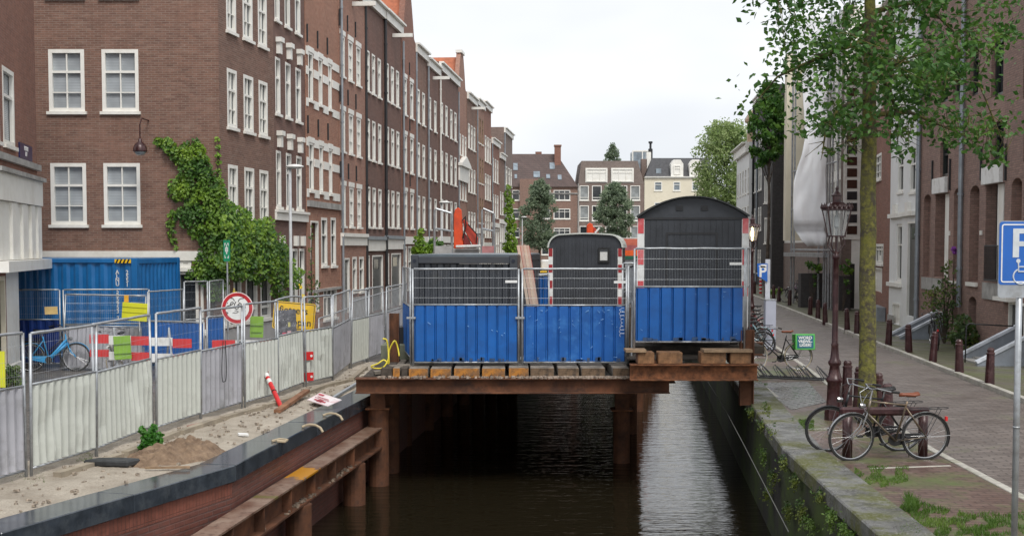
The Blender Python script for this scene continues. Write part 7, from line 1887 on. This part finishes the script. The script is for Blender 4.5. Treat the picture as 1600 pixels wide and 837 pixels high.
# flower basket
shrub('flower_basket', 'purple flower basket hanging on the warm brick house', [(1490, 390, 4), (1492, 394, 3)], 40.4, solid('petal_purple', (.25, .04, .35), .6), .09, 2, 'flower basket', dy=.1)

# plants on the old quay wall and grass
def wallplant(i, px, py, r, label, Yd=None, mat=None):
    # where the ray meets the wall plane: found by stepping along the wall
    best = None
    for k in range(400):
        y = 11 + k * .06; x = lerpline(RC, y) + .02; z = CAMZ; d = ray(px, py); tt = y / d.y; p = CAM + d * tt
        e = abs(p.x - x)
        if best is None or e < best[0]: best = (e, p, y)
    p = best[1]; y = best[2]; t = thing('wall_plant', label, 'plant', (p.x - .02, y, p.z), group='plants growing on the old quay wall'); mb = MB(); S = y / F
    for _ in range(int(90 + r * 16)):
        dn = abs(random.gauss(0, 1)); q_ = Vector((-.02 - abs(random.gauss(0, .05)), random.gauss(0, r * S * (1.3 - .25 * min(dn, 3))), random.gauss(0, .04) - dn * r * S * .9))
        if mnoise.noise(q_ * 9 + Vector((i, 0, 0))) > -.1: mb.leaf(q_, .045, (-.6, 0, .5))
    mb.build('leaves', mat or M_BUSH, t)
    if False: pass
WPs = [(1206, 632, 8, 'small fern high on the old quay wall, farthest from the camera'), (1180, 640, 6, 'dark tuft deep in the shade of the old quay wall'), (1216, 668, 8, 'light tuft just under the old coping'), (1200, 705, 12, 'tall pale grass tuft in the middle of the old quay wall'), (1216, 738, 14, 'dense green fern in the middle of the old quay wall'), (1250, 745, 8, 'pale tuft under the coping, right of the dense fern'), (1260, 790, 14, 'drooping green plant low on the old quay wall'), (1310, 800, 14, 'bright grass tuft hanging from the near coping'), (1330, 820, 12, 'bright grass tuft nearest the camera on the old quay wall'), (1205, 765, 8, 'tuft at the water line of the old quay wall')]
rnd = random.Random(44)
for (px, py, r, lb) in ((1275, 812, 15, 'mixed green clump low on the near end of the old quay wall'), (1290, 770, 8, 'thin tuft under the coping near the grass patch'), (1342, 836, 10, 'green clump at the very bottom edge on the old quay wall'), (1232, 715, 8, 'small tuft under the coping above the dense fern'), (1196, 660, 7, 'small dark tuft above the tall pale grass on the wall'), (1240, 790, 10, 'loose hanging plant near the water on the old quay wall')):
    WPs.append((px, py, r, lb))
for i, wp in enumerate(WPs): wallplant(i, *wp, mat=M_GRASS if i in (3, 7, 8, 10, 12) else M_BUSH)
mb = MB(); random.seed(66)
def grasspatch(px0, px1, py0, py1, n, h=.07, shape=None):
    for _ in range(n):
        px = random.uniform(px0, px1); py = random.uniform(py0, py1)
        if shape and not shape(px, py): continue
        if mnoise.noise(Vector((px * .05, py * .09, 0))) < -.12: continue
        q_ = G(px, py, .0); a = random.uniform(0, 6.28); hh = h * random.uniform(.4, 1.3); w_ = .006
        lean_ = Vector((random.gauss(0, .35), random.gauss(0, .35), 1)).normalized() * hh
        mb.add([q_ + Vector((w_ * cos(a), w_ * sin(a), 0)), q_ - Vector((w_ * cos(a), w_ * sin(a), 0)), q_ + lean_], [(0, 1, 2)])
grasspatch(1335, 1420, 728, 762, 3000, .035, lambda x, y: y < 762 - abs(x - 1375) * .25)
grasspatch(1405, 1560, 785, 837, 6500, .045, lambda x, y: (y - 785) > (x - 1440) * .25 and y > 790 - (x - 1405) * .2)
grasspatch(1248, 1272, 655, 672, 900, .04); grasspatch(1235, 1240, 652, 660, 200, .05); grasspatch(1243, 1260, 668, 684, 500, .035)
grasspatch(1520, 1600, 800, 837, 1200, .05); grasspatch(1415, 1435, 778, 800, 900, .12); grasspatch(1185, 1200, 590, 602, 350, .06)
for (a, b_) in ((1300, 1340), (1380, 1400), (1420, 1480)): grasspatch(a, b_, 520, 528, 60, .1)
o = mb.build('grass', M_GRASS); o['kind'] = 'stuff'
mb = MB(); random.seed(67)
grasspatch(15, 70, 735, 760, 500, .05); grasspatch(120, 145, 700, 722, 700, .05); grasspatch(55, 110, 735, 745, 300, .04)
o = mb.build('grass', M_GRASS); o['kind'] = 'stuff'
# thin mooring cable along the old wall
P = [G(px, py, WZ + .05) + Vector((0, 0, .25)) for px, py in ((1108, 600), (1137, 650), (1165, 700), (1200, 765), (1230, 815))]
P = [AT(1106, 596, 31.5), AT(1137, 647, 25.4), AT(1160, 690, 22.4), AT(1196, 760, 18.8), AT(1232, 830, 16.3)]
tag(MB().tube(P, .008, 5).build('cable', solid('cable_grey', (.10, .10, .09), .7)), 'thin pale cable strung along the foot of the old quay wall', 'cable')
